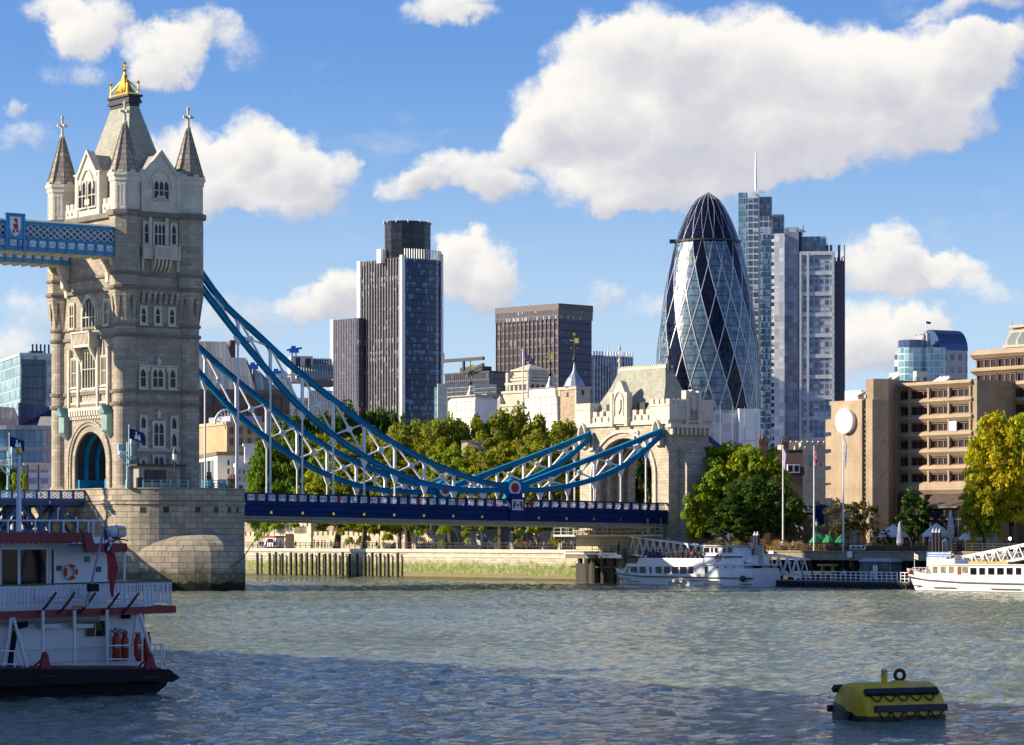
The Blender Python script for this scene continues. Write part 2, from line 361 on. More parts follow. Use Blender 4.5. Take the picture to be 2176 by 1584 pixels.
# ---------------------------------------------------------------- river
BF = Frame(-54.8, 433, R(36.1))            # bridge frame: x runs north along the bridge, y west, origin at the tower's south-east turret
def make_river():
    x0, x1, y0, y1, st = -72, 100, 96, 520, 0.42
    nx, ny = int((x1-x0)/st), int((y1-y0)/st)
    xs = np.linspace(x0, x1, nx); ys = np.linspace(y0, y1, ny); X, Y = np.meshgrid(xs, ys); Z = np.zeros_like(X)
    for i in range(46):
        lam = math.exp(RNG.uniform(math.log(0.95), math.log(4.2))); ang = R(20) + RNG.normal(0, 0.95)
        kx, ky = math.cos(ang)*2*math.pi/lam, math.sin(ang)*2*math.pi/lam
        s = np.sin(kx*X + ky*Y + RNG.uniform(0, 6.3) + 1.2*np.sin(0.05*X*RNG.normal() + 0.04*Y*RNG.normal()))
        Z += 0.0145*lam**0.72*(0.35*s + 1.15*(0.6 - np.abs(np.sin(0.5*(kx*X + ky*Y) + 6.3*RNG.random() + 0.8*np.sin(0.11*X*RNG.normal() + 0.09*Y*RNG.normal())))))
    patch = 0.8 + 0.35*np.sin(X*0.043 + 1.3*np.sin(Y*0.021))*np.sin(Y*0.037 + 0.9*np.sin(X*0.03))
    edge = np.clip(np.minimum(np.minimum(X-x0, x1-X), np.minimum(Y-y0, y1-Y))/6, 0, 1)
    Z = Z*patch*edge*WAVE
    co = np.stack([X, Y, Z], -1).reshape(-1, 3)
    idx = np.arange(nx*ny).reshape(ny, nx)
    q = np.stack([idx[:-1, :-1], idx[:-1, 1:], idx[1:, 1:], idx[1:, :-1]], -1).reshape(-1, 4)
    big = [(-900, -300, 0), (x0, -300, 0), (x1, -300, 0), (1100, -300, 0), (-900, y0, 0), (x0, y0, 0), (x1, y0, 0), (1100, y0, 0),
           (-900, y1, 0), (x0, y1, 0), (x1, y1, 0), (1100, y1, 0), (-900, 1500, 0), (x0, 1500, 0), (x1, 1500, 0), (1100, 1500, 0)]
    bq = [(r*4+c, r*4+c+1, r*4+c+5, r*4+c+4) for r in range(3) for c in range(3) if not (r == 1 and c == 1)]
    o = len(co); co = np.concatenate([co, np.array(big)]); q = np.concatenate([q, np.array(bq) + o])
    me = bpy.data.meshes.new('river'); me.vertices.add(len(co)); me.vertices.foreach_set('co', co.ravel())
    me.loops.add(len(q)*4); me.loops.foreach_set('vertex_index', q.ravel().astype(np.int32))
    me.polygons.add(len(q)); me.polygons.foreach_set('loop_start', np.arange(len(q), dtype=np.int32)*4)
    me.update(); me.validate(); me.shade_smooth()
    m, N, b = newmat('river_water'); oc = N.n('ShaderNodeTexCoord').outputs['Object']
    mp = N.n('ShaderNodeMapping', {'Vector': oc, 'Rotation': (0, 0, R(-20)), 'Scale': (0.7, 1.4, 1)}).outputs[0]
    rid = N.m('SUBTRACT', 1.0, N.m('ABSOLUTE', N.m('MULTIPLY_ADD', N.noise(mp, 1.1, 4.0, 0.6), 2.0, -1.0)))
    h = N.m('ADD', N.m('MULTIPLY', N.noise(mp, 2.6, 6.0, 0.62), 0.6), N.m('MULTIPLY', N.m('POWER', rid, 2.0), 1.1))
    nb = N.n('ShaderNodeBump', {'Strength': 1.0, 'Distance': WBUMP, 'Height': h})
    tone = N.ramp(N.noise(mp, 0.025, 4.0), 0.3, 0.7)
    setin(N, b, Base_Color=N.mix(tone, WATER_A, WATER_B), Roughness=0.06, IOR=1.33, Specular_IOR_Level=0.5, Normal=nb.outputs[0])
    me.materials.append(m); ob = bpy.data.objects.new('river', me); C.objects.link(ob); ob['kind'] = 'structure'
    return ob
WAVE, WBUMP, WATER_A, WATER_B = 0.95, 0.11, (0.235, 0.27, 0.185), (0.14, 0.185, 0.15)
make_river()
def struct(name, mb, mat):
    o = mb.build(name, mat); o.location = (BF.x, BF.y, 0); o.rotation_euler = (0, 0, BF.a); o['kind'] = 'structure'; return o
mMud = M('wet_mud', (0.11, 0.095, 0.06), 0.4, 0, 0.35, 0.3, bump=0.4, bscale=1.5)
mPave = M('paved_ground', (0.30, 0.27, 0.23), 0.85, 0, 0.2, 0.2)
mb = MB().loft([[(n, 400, z), (n, 0, z), (n, -300, z)] for n, z in ((84, -1.2), (94.6, -0.15), (97.2, 0.25), (98.3, 0.55))], caps=False, close=False)
struct('foreshore', mb, mMud)
struct('ground', MB().prism([(99.2, -900), (3500, -3500), (3500, 3500), (99.2, 900)], -2, 5.15), mPave)

# ---------------------------------------------------------------- river wall along the wharf
mWall = ashlar('river_wall_stone', (0.56, 0.50, 0.38), 1.1, 0.42, 0.28, 0.04, 0.5, streak=0.3, algae=(1.3, 3.6, (0.115, 0.155, 0.02), (0.20, 0.18, 0.09)), bump=0.5)
t = thing('river_wall', 'long stone river wall with green weed band below the tree lined wharf', 'wall', BF, (98.6, 60, 0))
MB().box(98, 99.2, 0.5, 420, -0.6, 4.75).build('wall_face', mWall, t)
MB().box(97.8, 99.4, 0.5, 420, 4.75, 5.35).build('coping', ashlar('coping_stone', (0.62, 0.58, 0.5), 2.2, 0.7, 0.12, 0.03, 0.6), t)
MB().box(97.88, 98.0, 0.5, 420, 4.0, 4.2).build('ledge', mCream, t)
# timber fender piles along the foot of the wall
PILES = [547, 573, 586, 600, 618, 629, 641, 652, 663, 678, 691, 701, 713, 728, 743, 759, 775, 791, 808, 825, 845]
ORD = 'first second third fourth fifth sixth seventh eighth ninth tenth eleventh twelfth thirteenth fourteenth fifteenth sixteenth seventeenth eighteenth nineteenth twentieth twenty-first'.split()
pp = thing('fender_pile', 'upright dark timber fender pile in the row along the weedy river wall', 'pile', BF, (0, 0, 0), 'row of fender piles along the river wall')
MB().loft([[(x*.2, y*.2, z) for x, y in ((-1,-1),(1,-1),(1,1),(-1,1))] for z in (-0.8, 4.5)] + [[(x*.15, y*.15, 4.65) for x, y in ((-1,-1),(1,-1),(1,1),(-1,1))]]).build('post', mTimber, pp)
MB().box(-.215, .215, -.215, .215, 3.9, 4.05).build('iron_band', mBlack, pp)
for i, u in enumerate(PILES):
    w_, _ = BF.on_x(u, 1200, 97.3); hs = 0.94 + 0.08*random.random()
    q_ = pp if i == 0 else dup(pp, (0, 0, 0)); q_.location = BF.w((97.3, w_, (hs - 1)*4)); q_['label'] = f'dark timber fender pile by the weedy river wall, {ORD[i]} from the granite pier'
# ---------------------------------------------------------------- the bridge tower
def gothic_window(parent, P, a0, a1, z0, z1, lights=1, fm=None, tr=0.55, head=0.5, sur=0.28, dep=0.28, gm=None, name='window'):
    """stone window: surround, mullions, transom and pointed heads stand proud of a dark pane; P(a, z, d) gives a point, d outward"""
    m = MB(); s = sur
    def bx(a, b, c, d, t0=-0.15, t1=dep):
        m.extr([P(a, c, t0), P(b, c, t0), P(b, d, t0), P(a, d, t0)], Vector(P(a, c, t1)) - Vector(P(a, c, t0)))
    bx(a0 - s, a0, z0 - s, z1 + s); bx(a1, a1 + s, z0 - s, z1 + s); bx(a0, a1, z0 - s, z0); bx(a0, a1, z1, z1 + s)
    bx(a0 - s*1.5, a1 + s*1.5, z0 - s*1.7, z0 - s, -0.1, dep + 0.18)
    lw = (a1 - a0)/lights; mw = min(0.13, lw*0.22)
    for i in range(1, lights): bx(a0 + i*lw - mw/2, a0 + i*lw + mw/2, z0, z1, -0.1, dep*0.8)
    if tr: bx(a0, a1, z0 + (z1 - z0)*tr - 0.06, z0 + (z1 - z0)*tr + 0.06, -0.1, dep*0.75)
    if head:
        for i in range(lights):
            l, r = a0 + i*lw, a0 + (i+1)*lw; c = (l + r)/2; hh = min(head, lw*0.9)
            for e in (l, r):
                m.extr([P(e, z1, -.1), P(c, z1, -.1), P(e + (c-e)*.55, z1 - hh*.35, -.1), P(e + (c-e)*.12, z1 - hh, -.1), P(e, z1 - hh, -.1)], Vector(P(e, z1, dep*.7)) - Vector(P(e, z1, -.1)))
    f = m.build(name, fm or mPort, parent)
    q = MB().extr([P(a0, z0, -.1), P(a1, z0, -.1), P(a1, z1, -.1), P(a0, z1, -.1)], Vector(P(a0, z0, .04)) - Vector(P(a0, z0, -.1)))
    p = q.build('pane', gm or mGlassD, f)
    return f
def arch_strip(m, P, cx, hw, zs, rise, z1, a0, a1, z0, d0, d1, n=16, pw=2.0):
    """wall with an arched opening: piers either side, the spandrel in strips above the curve"""
    v = Vector(P(0, 0, d1)) - Vector(P(0, 0, d0))
    m.extr([P(a0, z0, d0), P(cx-hw, z0, d0), P(cx-hw, z1, d0), P(a0, z1, d0)], v)
    m.extr([P(cx+hw, z0, d0), P(a1, z0, d0), P(a1, z1, d0), P(cx+hw, z1, d0)], v)
    f = lambda x: zs + rise*max(0, 1 - abs(x/hw)**pw)**(1/pw)
    xs = [-hw*math.cos(math.pi*i/n) for i in range(n + 1)]
    for i in range(n):
        m.extr([P(cx+xs[i], f(xs[i]), d0), P(cx+xs[i+1], f(xs[i+1]), d0), P(cx+xs[i+1], z1, d0), P(cx+xs[i], z1, d0)], v)
def arch_ring(m, P, cx, hw, t, zs, rise, z0, d0, d1, n=18, pw=2.0):
    f = lambda x, h, r: zs + r*max(0, 1 - abs(x/h)**pw)**(1/pw)
    def pts(h, r):
        return [(cx-h, z0)] + [(cx - h*math.cos(math.pi*i/n), f(-h*math.cos(math.pi*i/n), h, r)) for i in range(n+1)] + [(cx+h, z0)]
    A, B = pts(hw, rise), pts(hw + t, rise + t); v = Vector(P(0, 0, d1)) - Vector(P(0, 0, d0))
    for i in range(len(A) - 1):
        m.extr([P(*A[i], d0), P(*A[i+1], d0), P(*B[i+1], d0), P(*B[i], d0)], v)
NS, WS = 10.3, 18.8                                    # turret spacing along and across the bridge
PE = lambda a, z, d: (a, -0.55 - d, z)                 # east face: a along the bridge
PS = lambda a, z, d: (-0.5 - d, a, z)                  # south face: a across the bridge
PNo = lambda a, z, d: (NS + 0.5 + d, a, z)
def tower():
    T = thing('bridge_tower', 'tall gothic stone bridge tower with gilded crown and four spired turrets', 'tower', BF, (5, 9.4, 13))
    m = MB(); cx = WS/2
    m.box(-.5, NS+.5, -.55, 3.6, 13, 26.4).box(-.5, NS+.5, 15.2, WS+.55, 13, 26.4)
    for P in (PS, PNo): arch_strip(m, lambda a, z, d, P=P: P(a, z, d), cx, 4.7, 18.2, 4.4, 26.4, 3.6, 15.2, 13, -1.6, 0)
    m.box(-.5, NS+.5, -.55, WS+.55, 26.4, 53.4)
    m.build('shaft', mGranS, T)
    am = MB()
    for k, (hw, d) in enumerate(((4.72, -.9), (5.15, -.45), (5.6, .0), (6.05, .12))):
        arch_ring(am, PS, cx, hw, .34, 18.2, hw - .3, 13.0, d - .1, d + .22)
    am.build('arch_moulding', mGran, T)
    # road vault: blue ribs over a dark lattice
    m = MB()
    for n_ in (0.9, 2.7, 4.5, 6.3, 8.1, 9.9): arch_ring(m, lambda a, z, d, n_=n_: (n_ + d, a, z), cx, 4.05, .42, 18.2, 3.9, 15.6, 0, .5)
    m.box(-.2, NS+.2, 13.15, 13.6, 13, 15.7).box(-.2, NS+.2, 5.2, 5.65, 13, 15.7)
    for k in range(6): m.box(.3 + k*1.75, 1.2 + k*1.75, 13.05, 13.15, 13.3, 15.3)
    m.build('vault_rib', mBlue, T)
    m = MB(); arch_ring(m, lambda a, z, d: (d, a, z), cx, 4.45, .3, 18.2, 4.2, 15.6, -.2, NS+.2); m.build('vault_lining', M('dark_lattice', (.03, .03, .04), .6, 0, .6, 3.0), T)
    # horizontal courses
    for z, h, p, mt in ((26.1, .5, .3, mTrimD), (27.9, .45, .28, mTrimD), (35.8, .45, .3, mTrimD), (37.3, .4, .26, mTrimD), (42.5, .5, .4, mTrimD), (44.5, .4, .3, mTrimD), (52.9, .75, .5, mTrimD)):
        m = MB().box(-.5-p, NS+.5+p, -.55-p, WS+.55+p, z, z+h)
        r = (1.55 if z < 40 else 2.1) + p*1.05
        for x in (0, NS):
            for y in (0, WS): m.lathe([(r-.1, z-.02), (r, z+h*.4), (r, z+h+.02)], 20 if z < 40 else 8, (x, y), math.pi/8)
        m.build('string_course', mt, T)
    # turrets
    for x in (0, NS):
        for y in (0, WS):
            m = MB().lathe([(2.0, 13), (2.0, 14.2), (1.6, 14.8), (1.55, 42.0)], 22, (x, y))
            for k in range(8):                        # corbelled corners run down to points
                a = math.pi/8 + k*math.pi/4; c_, s_ = math.cos, math.sin
                q = [(x + r*c_(a+o), y + r*s_(a+o), z) for r, o, z in ((1.5, 0, 36.9), (2.05, -math.pi/8.6, 42), (2.22, 0, 42), (2.05, math.pi/8.6, 42), (1.2, 0, 42))]
                m.add(q, [(0, 2, 1), (0, 3, 2), (0, 4, 3), (0, 1, 4), (1, 2, 3, 4)])
            m.lathe([(2.18, 41.5), (2.18, 52.9)], 8, (x, y), math.pi/8)
            m.build('turret', mGran, T)
            m = MB().lathe([(2.12, 53.6), (2.12, 57.6), (2.3, 57.8), (2.3, 58.2), (2.5, 58.5), (2.5, 58.9)], 8, (x, y), math.pi/8)
            for k in range(8):
                a = k*math.pi/4; d_ = Vector((math.cos(a), math.sin(a), 0)); t_ = Vector((-d_.y, d_.x, 0)); o_ = Vector((x, y, 0)) + d_*1.93
                for s_ in (-.62, .52): m.bar(o_ + t_*(s_+.05) + Vector((0,0,53.8)), o_ + t_*(s_+.05) + Vector((0,0,57.4)), .16, .16, d_)
                m.bar(o_ + t_*-.5 + Vector((0,0,57.2)), o_ + t_*.5 + Vector((0,0,57.2)), .14, .3); m.bar(o_ + t_*-.5 + Vector((0,0,54.4)), o_ + t_*.5 + Vector((0,0,54.4)), .14, .2)
                m.bar(o_ + Vector((0,0,54.4)), o_ + Vector((0,0,57.2)), .1, .12, d_)
                m.extr([tuple(o_ + d_*.42 + t_*-.42 + Vector((0,0,58.9))), tuple(o_ + d_*.42 + t_*.42 + Vector((0,0,58.9))), tuple(o_ + d_*.42 + t_*.42 + Vector((0,0,59.25))), tuple(o_ + d_*.42 + t_*-.42 + Vector((0,0,59.25)))], tuple(d_*-.2))
            m.build('turret_head', mPort, T)
            m = MB().lathe([(2.25, 58.9), (1.62, 61), (.28, 66.0)], 8, (x, y), math.pi/8)
            for k in range(8):
                a = math.pi/8 + k*math.pi/4
                m.cyl((x + 2.25*math.cos(a), y + 2.25*math.sin(a), 58.95), (x + .28*math.cos(a), y + .28*math.sin(a), 66), .1, .06, 5)
            m.build('spire', mSpire, T)
            m = MB().lathe([(.3, 65.8), (.45, 66.1), (.22, 66.4), (.2, 67.4), (.34, 67.6), (.2, 67.8), (.18, 68.6), (.3, 68.8), (.12, 69.2)], 8, (x, y)).box(x-.8, x+.8, y-.15, y+.15, 67.5, 67.85).box(x-.15, x+.15, y-.8, y+.8, 67.5, 67.85)
            m.build('finial', mPort, T)
    # parapets
    m = MB()
    for (P, L) in ((PE, NS), (PS, WS), (PNo, WS)):
        def bx(a, b, c, d, t0, t1): m.extr([P(a, c, t0), P(b, c, t0), P(b, d, t0), P(a, d, t0)], Vector(P(a, c, t1)) - Vector(P(a, c, t0)))
        bx(1.6, L-1.6, 53.6, 55.0, -.45, .1); a = 1.9
        while a < L - 2.2: bx(a, a+.75, 55.0, 55.75, -.47, .13); bx(a+.2, a+.55, 54.2, 54.5, .1, .3); a += 1.25
    m.build('parapet', mPort, T)
    # gables
    def gable(P, a0, a1, zs, za, wins):
        m = MB(); c = (a0 + a1)/2; t = -.7
        m.extr([P(a0, 53.6, t), P(a1, 53.6, t), P(a1, zs, t), P(a1-.55, zs+.3, t), P(c, za, t), P(a0+.55, zs+.3, t), P(a0, zs, t)], Vector(P(0, 0, .35)) - Vector(P(0, 0, t)))
        for e, s in ((a0, 1), (a1, -1)):
            m.extr([P(e-.25*s, 53.6, t-.1), P(e+.5*s, 53.6, t-.1), P(e+.5*s, zs+.6, t-.1), P(e-.25*s, zs+.6, t-.1)], Vector(P(0, 0, .5)) - Vector(P(0, 0, t-.1)))
            m.extr([P(e-.5*s, zs+.6, t-.1), P(e+.6*s, zs+.6, t-.1), P(e+.6*s, zs+.85, t-.1), P(e-.5*s, zs+.85, t-.1)], Vector(P(0, 0, .6)) - Vector(P(0, 0, t-.1)))
            m.extr([P(e+.4*s, zs+.1, .2), P(c, za-.35, .2), P(c, za+.2, .2), P(e+.3*s, zs+.6, .2)], Vector(P(0, 0, .62)) - Vector(P(0, 0, .2)))
        arch_ring(m, P, c, (a1-a0)*.26, .22, zs - 1.0, (a1-a0)*.33, zs-1.6, .3, .6, 10, 1.6)
        m.box(*sum(((min(p, q), max(p, q)) for p, q in zip(P(c-.7, 55.2, .3), P(c+.7, 56.0, .55))), ()))
        m.build('gable', mPort, T)
        m = MB()          # roof behind the gable
        dv = Vector(P(0, 0, -3.6)) - Vector(P(0, 0, t))
        m.extr([P(a0+.15, zs-1.2, t), P(a1-.15, zs-1.2, t), P(c, za-.5, t)], dv)
        m.extr([P(a0+.4, 53.6, t), P(a1-.4, 53.6, t), P(a1-.4, zs-1.2, t), P(a0+.4, zs-1.2, t)], dv)
        m.build('gable_roof', mSlate, T)
        for (b0, b1, z0, z1, li) in wins: gothic_window(T, lambda a, z, d: P(a, z, d + .35), b0, b1, z0, z1, li, mPort, .45, .5, .14, .2)
    gable(PE, 2.3, 8.3, 58.7, 62.4, [(4.15, 6.5, 55.6, 58.1, 3)])
    gable(PS, 6.0, 12.8, 59.0, 63.0, [(6.9, 9.0, 54.9, 58.6, 2), (9.8, 11.9, 54.9, 58.6, 2)])
    gable(PNo, 6.0, 12.8, 59.0, 63.0, [])
    # roof
    c, d = NS/2, WS/2
    MB().loft([[(c-4.6, d-8.6, 53.5), (c+4.6, d-8.6, 53.5), (c+4.6, d+8.6, 53.5), (c-4.6, d+8.6, 53.5)], [(c-.65, d-2.7, 70.0), (c+.65, d-2.7, 70.0), (c+.65, d+2.7, 70.0), (c-.65, d+2.7, 70.0)]]).build('roof', mSlate, T)
    m = MB().box(c-.85, c+.85, d-2.9, d+2.9, 69.6, 70.1).box(c-1.1, c+1.1, d-3.15, d+3.15, 70.1, 70.5).box(c-.95, c+.95, d-3.0, d+3.0, 70.5, 71.0).box(c-1.2, c+1.2, d-3.25, d+3.25, 71.0, 71.3)
    m.build('roof_cresting', mBlack, T)
    m = MB().box(c-1.0, c+1.0, d-2.6, d+2.6, 71.3, 71.9)
    for x in (-.9, .9):
        for y in (-2.4, 2.4):
            m.cyl((c+x, d+y, 71.3), (c+x, d+y, 73.9), .2, .13); m.lathe([(.12, 73.8), (.3, 74.1), (.1, 74.5), (.04, 74.9)], 6, (c+x, d+y))
            m.bar((c+x, d+y, 72.6), (c, d, 75.4), .2, .3)
    for x in (-.9, .9):
        for y in (-1.6, -.8, 0, .8, 1.6): m.bar((c+x, d+y, 71.9), (c+x*.5, d+y*.5, 73.4), .12, .2)
        m.bar((c+x, d-1.2, 72.6), (c+x, d+1.2, 72.6), .12, .2)
    m.loft([[(c-.8, d-1.9, 71.7), (c+.8, d-1.9, 71.7), (c+.8, d+1.9, 71.7), (c-.8, d+1.9, 71.7)], [(c-.5, d-.9, 73.6), (c+.5, d-.9, 73.6), (c+.5, d+.9, 73.6), (c-.5, d+.9, 73.6)], [(c-.2, d-.25, 76), (c+.2, d-.25, 76), (c+.2, d+.25, 76), (c-.2, d+.25, 76)]])
    m.lathe([(.34, 71.9), (.28, 75), (.2, 76.6), (.4, 76.9), (.16, 77.2), (.14, 78.2), (.3, 78.4), (.08, 78.8)], 8, (c, d)).box(c-.07, c+.07, d-.65, d+.65, 77.6, 77.85).box(c-.65, c+.65, d-.07, d+.07, 77.6, 77.85)
    m.v = [(x, y, 71.2 + (z - 71.3)*.69) for x, y, z in m.v]
    m.build('gilded_crown', mGold, T)
    # east face windows
    for a0, a1, z0, z1, li in ((2.75, 3.4, 49.2, 52.0, 1), (4.35, 6.15, 49.0, 52.0, 3), (7.2, 7.85, 49.2, 52.0, 1), (2.25, 2.95, 37.9, 40.0, 1), (4.55, 5.25, 37.9, 40.0, 1), (6.85, 7.55, 37.9, 40.0, 1),
                          (2.1, 2.95, 28.8, 31.3, 1), (4.1, 5.75, 28.8, 31.3, 2), (6.9, 7.75, 28.8, 31.3, 1), (2.2, 2.95, 22.9, 24.5, 1), (7.2, 7.95, 22.9, 24.5, 1),
                          (4.3, 5.85, 20.4, 23.7, 2), (2.2, 2.95, 20.4, 22.2, 1), (7.2, 7.95, 20.4, 22.2, 1), (4.3, 5.85, 16.9, 18.9, 2), (2.2, 2.95, 16.9, 18.4, 1), (7.2, 7.95, 16.9, 18.4, 1)):
        gothic_window(T, PE, a0, a1, z0, z1, li, mPort, .52 if z1 - z0 > 2 else 0, .55, .27)
    m = MB().box(1.6, 8.6, -.7, -.5, 19.6, 20.0).box(1.6, 8.6, -.7, -.5, 15.9, 16.3)
    for a in (3.6, 6.3): m.box(a-.25, a+.25, -.95, -.5, 48.7, 53)
    m.box(1.9, 8.3, -.8, -.5, 31.65, 31.85)
    for a in (3.35, 6.5): m.box(a-.2, a+.2, -.9, -.5, 31.0, 31.8)
    for z in (33.0, 25.5): m.cyl((5.05, -.75, z-1.2), (5.05, -.75, z+.2), .32, .1).box(4.7, 5.4, -.95, -.5, z-.6, z-.3)
    m.each('carved_band', mPort, T)
    m = MB().box(2.1, 8.2, -1.3, -.5, 46.9, 47.25).box(2.1, 8.2, -1.3, -1.1, 47.2, 48.5).box(2.0, 8.3, -1.4, -1.0, 48.5, 48.75).box(3.8, 6.6, -1.8, -.5, 46.9, 47.25).box(3.8, 6.6, -1.85, -1.65, 47.2, 48.5).box(3.7, 6.7, -1.95, -1.5, 48.5, 48.8)
    for a in (2.1, 3.8, 6.35, 8.0): m.box(a, a+.28, -1.95 if 3 < a < 7 else -1.45, -1.2, 46.9, 48.9)
    for k in range(9): m.bar((3.95+k*.3, -1.9, 47.3), (4.15+k*.3, -1.9, 48.45), .07, .1)
    for a in (2.15, 7.95): m.box(a, a+.3, -1.1, -.5, 45.3, 46.9)
    for k in range(5): m.extr([(3.9+k*.62, -.5, 46.9), (3.9+k*.62, -1.75, 46.9), (3.9+k*.62, -1.5, 46.0), (3.9+k*.62, -.9, 45.3), (3.9+k*.62, -.5, 45.1)], (.25, 0, 0))
    m.build('balcony', mPort, T)
    m = MB().box(1.7, 8.4, -.95, -.5, 42.0, 42.5)
    for k in range(7): m.box(2.2+k*.92, 2.7+k*.92, -1.15, -.5, 41.2, 42.3).box(2.2+k*.92, 2.7+k*.92, -.9, -.5, 40.6, 41.25)
    m.build('corbel_table', mGran, T)
    # south face
    for a0, a1, z0, z1, li in ((14.0, 15.2, 37.8, 41.2, 2), (3.6, 4.8, 37.8, 41.2, 2), (13.1, 14.6, 29.2, 33.2, 3), (4.1, 5.6, 29.2, 33.2, 3), (7.4, 11.3, 28.9, 34.3, 5)):
        gothic_window(T, PS, a0, a1, z0, z1, li, mPort, .5, .6, .2)
    m = MB(); arch_ring(m, PS, 9.4, 1.85, .35, 39.6, 2.3, 37.2, -.1, .3, 12, 1.7); arch_ring(m, PS, 9.4, 2.3, .25, 39.6, 2.8, 37.2, -.1, .12, 12, 1.7)
    for k in range(1, 4): m.box(-.7, -.4, 9.4-1.85+k*.925-.06, 9.4-1.85+k*.925+.06, 37.2, 41.2)
    m.box(-.72, -.4, 7.6, 11.2, 39.0, 39.15); f = m.build('great_window', mPort, T)
    m = MB(); m.extr([PS(7.55, 37.2, -.1), PS(11.25, 37.2, -.1), PS(11.25, 39.6, -.1), PS(10.8, 41.0, -.1), PS(9.4, 41.9, -.1), PS(8.0, 41.0, -.1), PS(7.55, 39.6, -.1)], (-.14, 0, 0)); m.build('pane', mGlassD, f)
    m = MB().box(-2.0, -.5, 6.9, 12.0, 34.7, 35.0).box(-2.0, -1.7, 6.9, 12.0, 35.0, 36.7).box(-2.1, -.5, 6.7, 6.95, 34.7, 36.8).box(-2.1, -.5, 11.95, 12.2, 34.7, 36.8).box(-2.2, -1.6, 6.7, 12.2, 36.7, 36.95)
    for k in range(12): m.bar((-2.05, 7.2+k*.38, 35.1), (-2.05, 7.5+k*.38, 36.6), .08, .1)
    for y in (6.9, 11.6): m.extr([(-.5, y, 34.7), (-2.0, y, 34.7), (-1.4, y, 33.6), (-.8, y, 32.6), (-.6, y, 30.6), (-.5, y, 30.6)], (0, .5, 0))
    m.build('balcony', mPort, T)
    m = MB().box(-.8, -.4, 3.3, 15.3, 26.6, 26.85).box(-.8, -.4, 3.3, 15.3, 28.4, 28.7)
    for y0, y1 in ((13.0, 14.8), (7.3, 11.4), (4.0, 5.8)):
        k = y0
        while k < y1: m.bar((-.55, k, 26.9), (-.55, k+.22, 28.3), .09, .12); m.bar((-.55, k+.3, 26.9), (-.55, k+.1, 28.3), .07, .12); k += .45
    for y in (3.5, 6.5, 12.3, 15.2): m.box(-1.0, -.4, y-.22, y+.22, 26.2, 34.6)
    for y in (5.3, 13.5): m.cyl((-.6, y, 33.4), (-.6, y, 35.6), .25, .05)
    m.build('carved_panel', mPort, T)
    m = MB().box(-1.1, -.4, 3.8, 15, 25.6, 26.1)
    for k in range(15): m.box(-1.05, -.4, 3.9+k*.76, 4.3+k*.76, 24.9, 25.6).box(-.85, -.4, 3.9+k*.76, 4.3+k*.76, 24.4, 24.95)
    m.build('corbel_table', mPort, T)
    for y in (16.3, 3.4):                              # small turquoise oriels beside the road arch
        m = MB().prism([(-.5, y-.8), (-1.5, y-.8), (-1.8, y), (-1.5, y+.8), (-.5, y+.8)], 22.6, 25.0)
        m.loft([[(-.5, y-.8, 22.6), (-1.5, y-.8, 22.6), (-1.8, y, 22.6), (-1.5, y+.8, 22.6), (-.5, y+.8, 22.6)][::-1], [(-.5, y-.3, 21.6), (-.7, y-.3, 21.6), (-.8, y, 21.6), (-.7, y+.3, 21.6), (-.5, y+.3, 21.6)][::-1]])
        o = m.build('oriel', M('oriel_paint', (.25, .40, .40), .5), T)
        MB().extr([(-1.95, y-.95, 25.0), (-1.95, y+.95, 25.0), (-1.95, y, 26.3)], (1.5, 0, 0)).build('oriel_roof', M('oriel_copper', (.10, .26, .28), .6), o)
    return T
tower()

# ---------------------------------------------------------------- the pier
def pier():
    T = thing('bridge_pier', 'massive rounded granite bridge pier with pointed cutwater and dark weed at its foot', 'bridge pier', BF, (5.1, 0, 0))
    c = 5.1; r = 10.6; yc = -3.7
    def outline(rr, n=24): return [(c - rr*math.cos(math.pi*i/n), yc - rr*math.sin(math.pi*i/n)) for i in range(n+1)] + [(c + rr, 34), (c - rr, 34)]
    m = MB(); m.prism(outline(r), -1.5, 14.1); m.build('wall', mPier, T)
    m = MB()
    for z, h, p in ((12.0, .28, .2), (12.45, .2, .12), (14.1, .16, .12)): m.prism(outline(r + p), z, z + h)
    m.build('cornice', mPier, T)
    # cutwater: pointed plan, domed top leaning on the round wall
    rings = []
    n = 20
    for k, (z, f) in enumerate(((-1.5, 1.0), (4.6, 1.0), (5.6, .985), (6.6, .95), (7.5, .88), (8.3, .74), (8.9, .54), (9.3, .33), (9.5, .12))):
        ring = []
        for i in range(n + 1):
            t = -1 + 2*i/n; a = abs(t)
            x = c + (r + .9)*f**.8*math.sin(t*math.pi/2)*1.0
            y = 0 - (19.3*f)*(1 - a**1.4)*1.0 + 2.0*a
            ring.append((x, y, z))
        ring += [(c + (r + .9)*f**.8, 6, z), (c - (r + .9)*f**.8, 6, z)]
        rings.append(ring)
    MB().loft(rings).build('cutwater', mPier, T)
    m = MB()
    for a in (-50, -32, -8, 8, 22, 34):
        t = R(a); d = Vector((math.sin(t), -math.cos(t), 0)); p = Vector((c, yc, 11.2)) + d*r
        m.bar(p - d*.5 + Vector((0,0,-.4)), p - d*.5 + Vector((0,0,.4)), .75, 1.06, d)
    m.build('drain_opening', mBlack, T)
    m = MB()
    m.tube([(c-6, -13.9, 5.2), (c-2, -17.6, 3.7), (c+1.5, -18.9, 3.4), (c+4.5, -16.5, 4.6), (c+8, -13.2, 6.6)], .07)
    m.build('mooring_chain', mBlack, T)
pier()

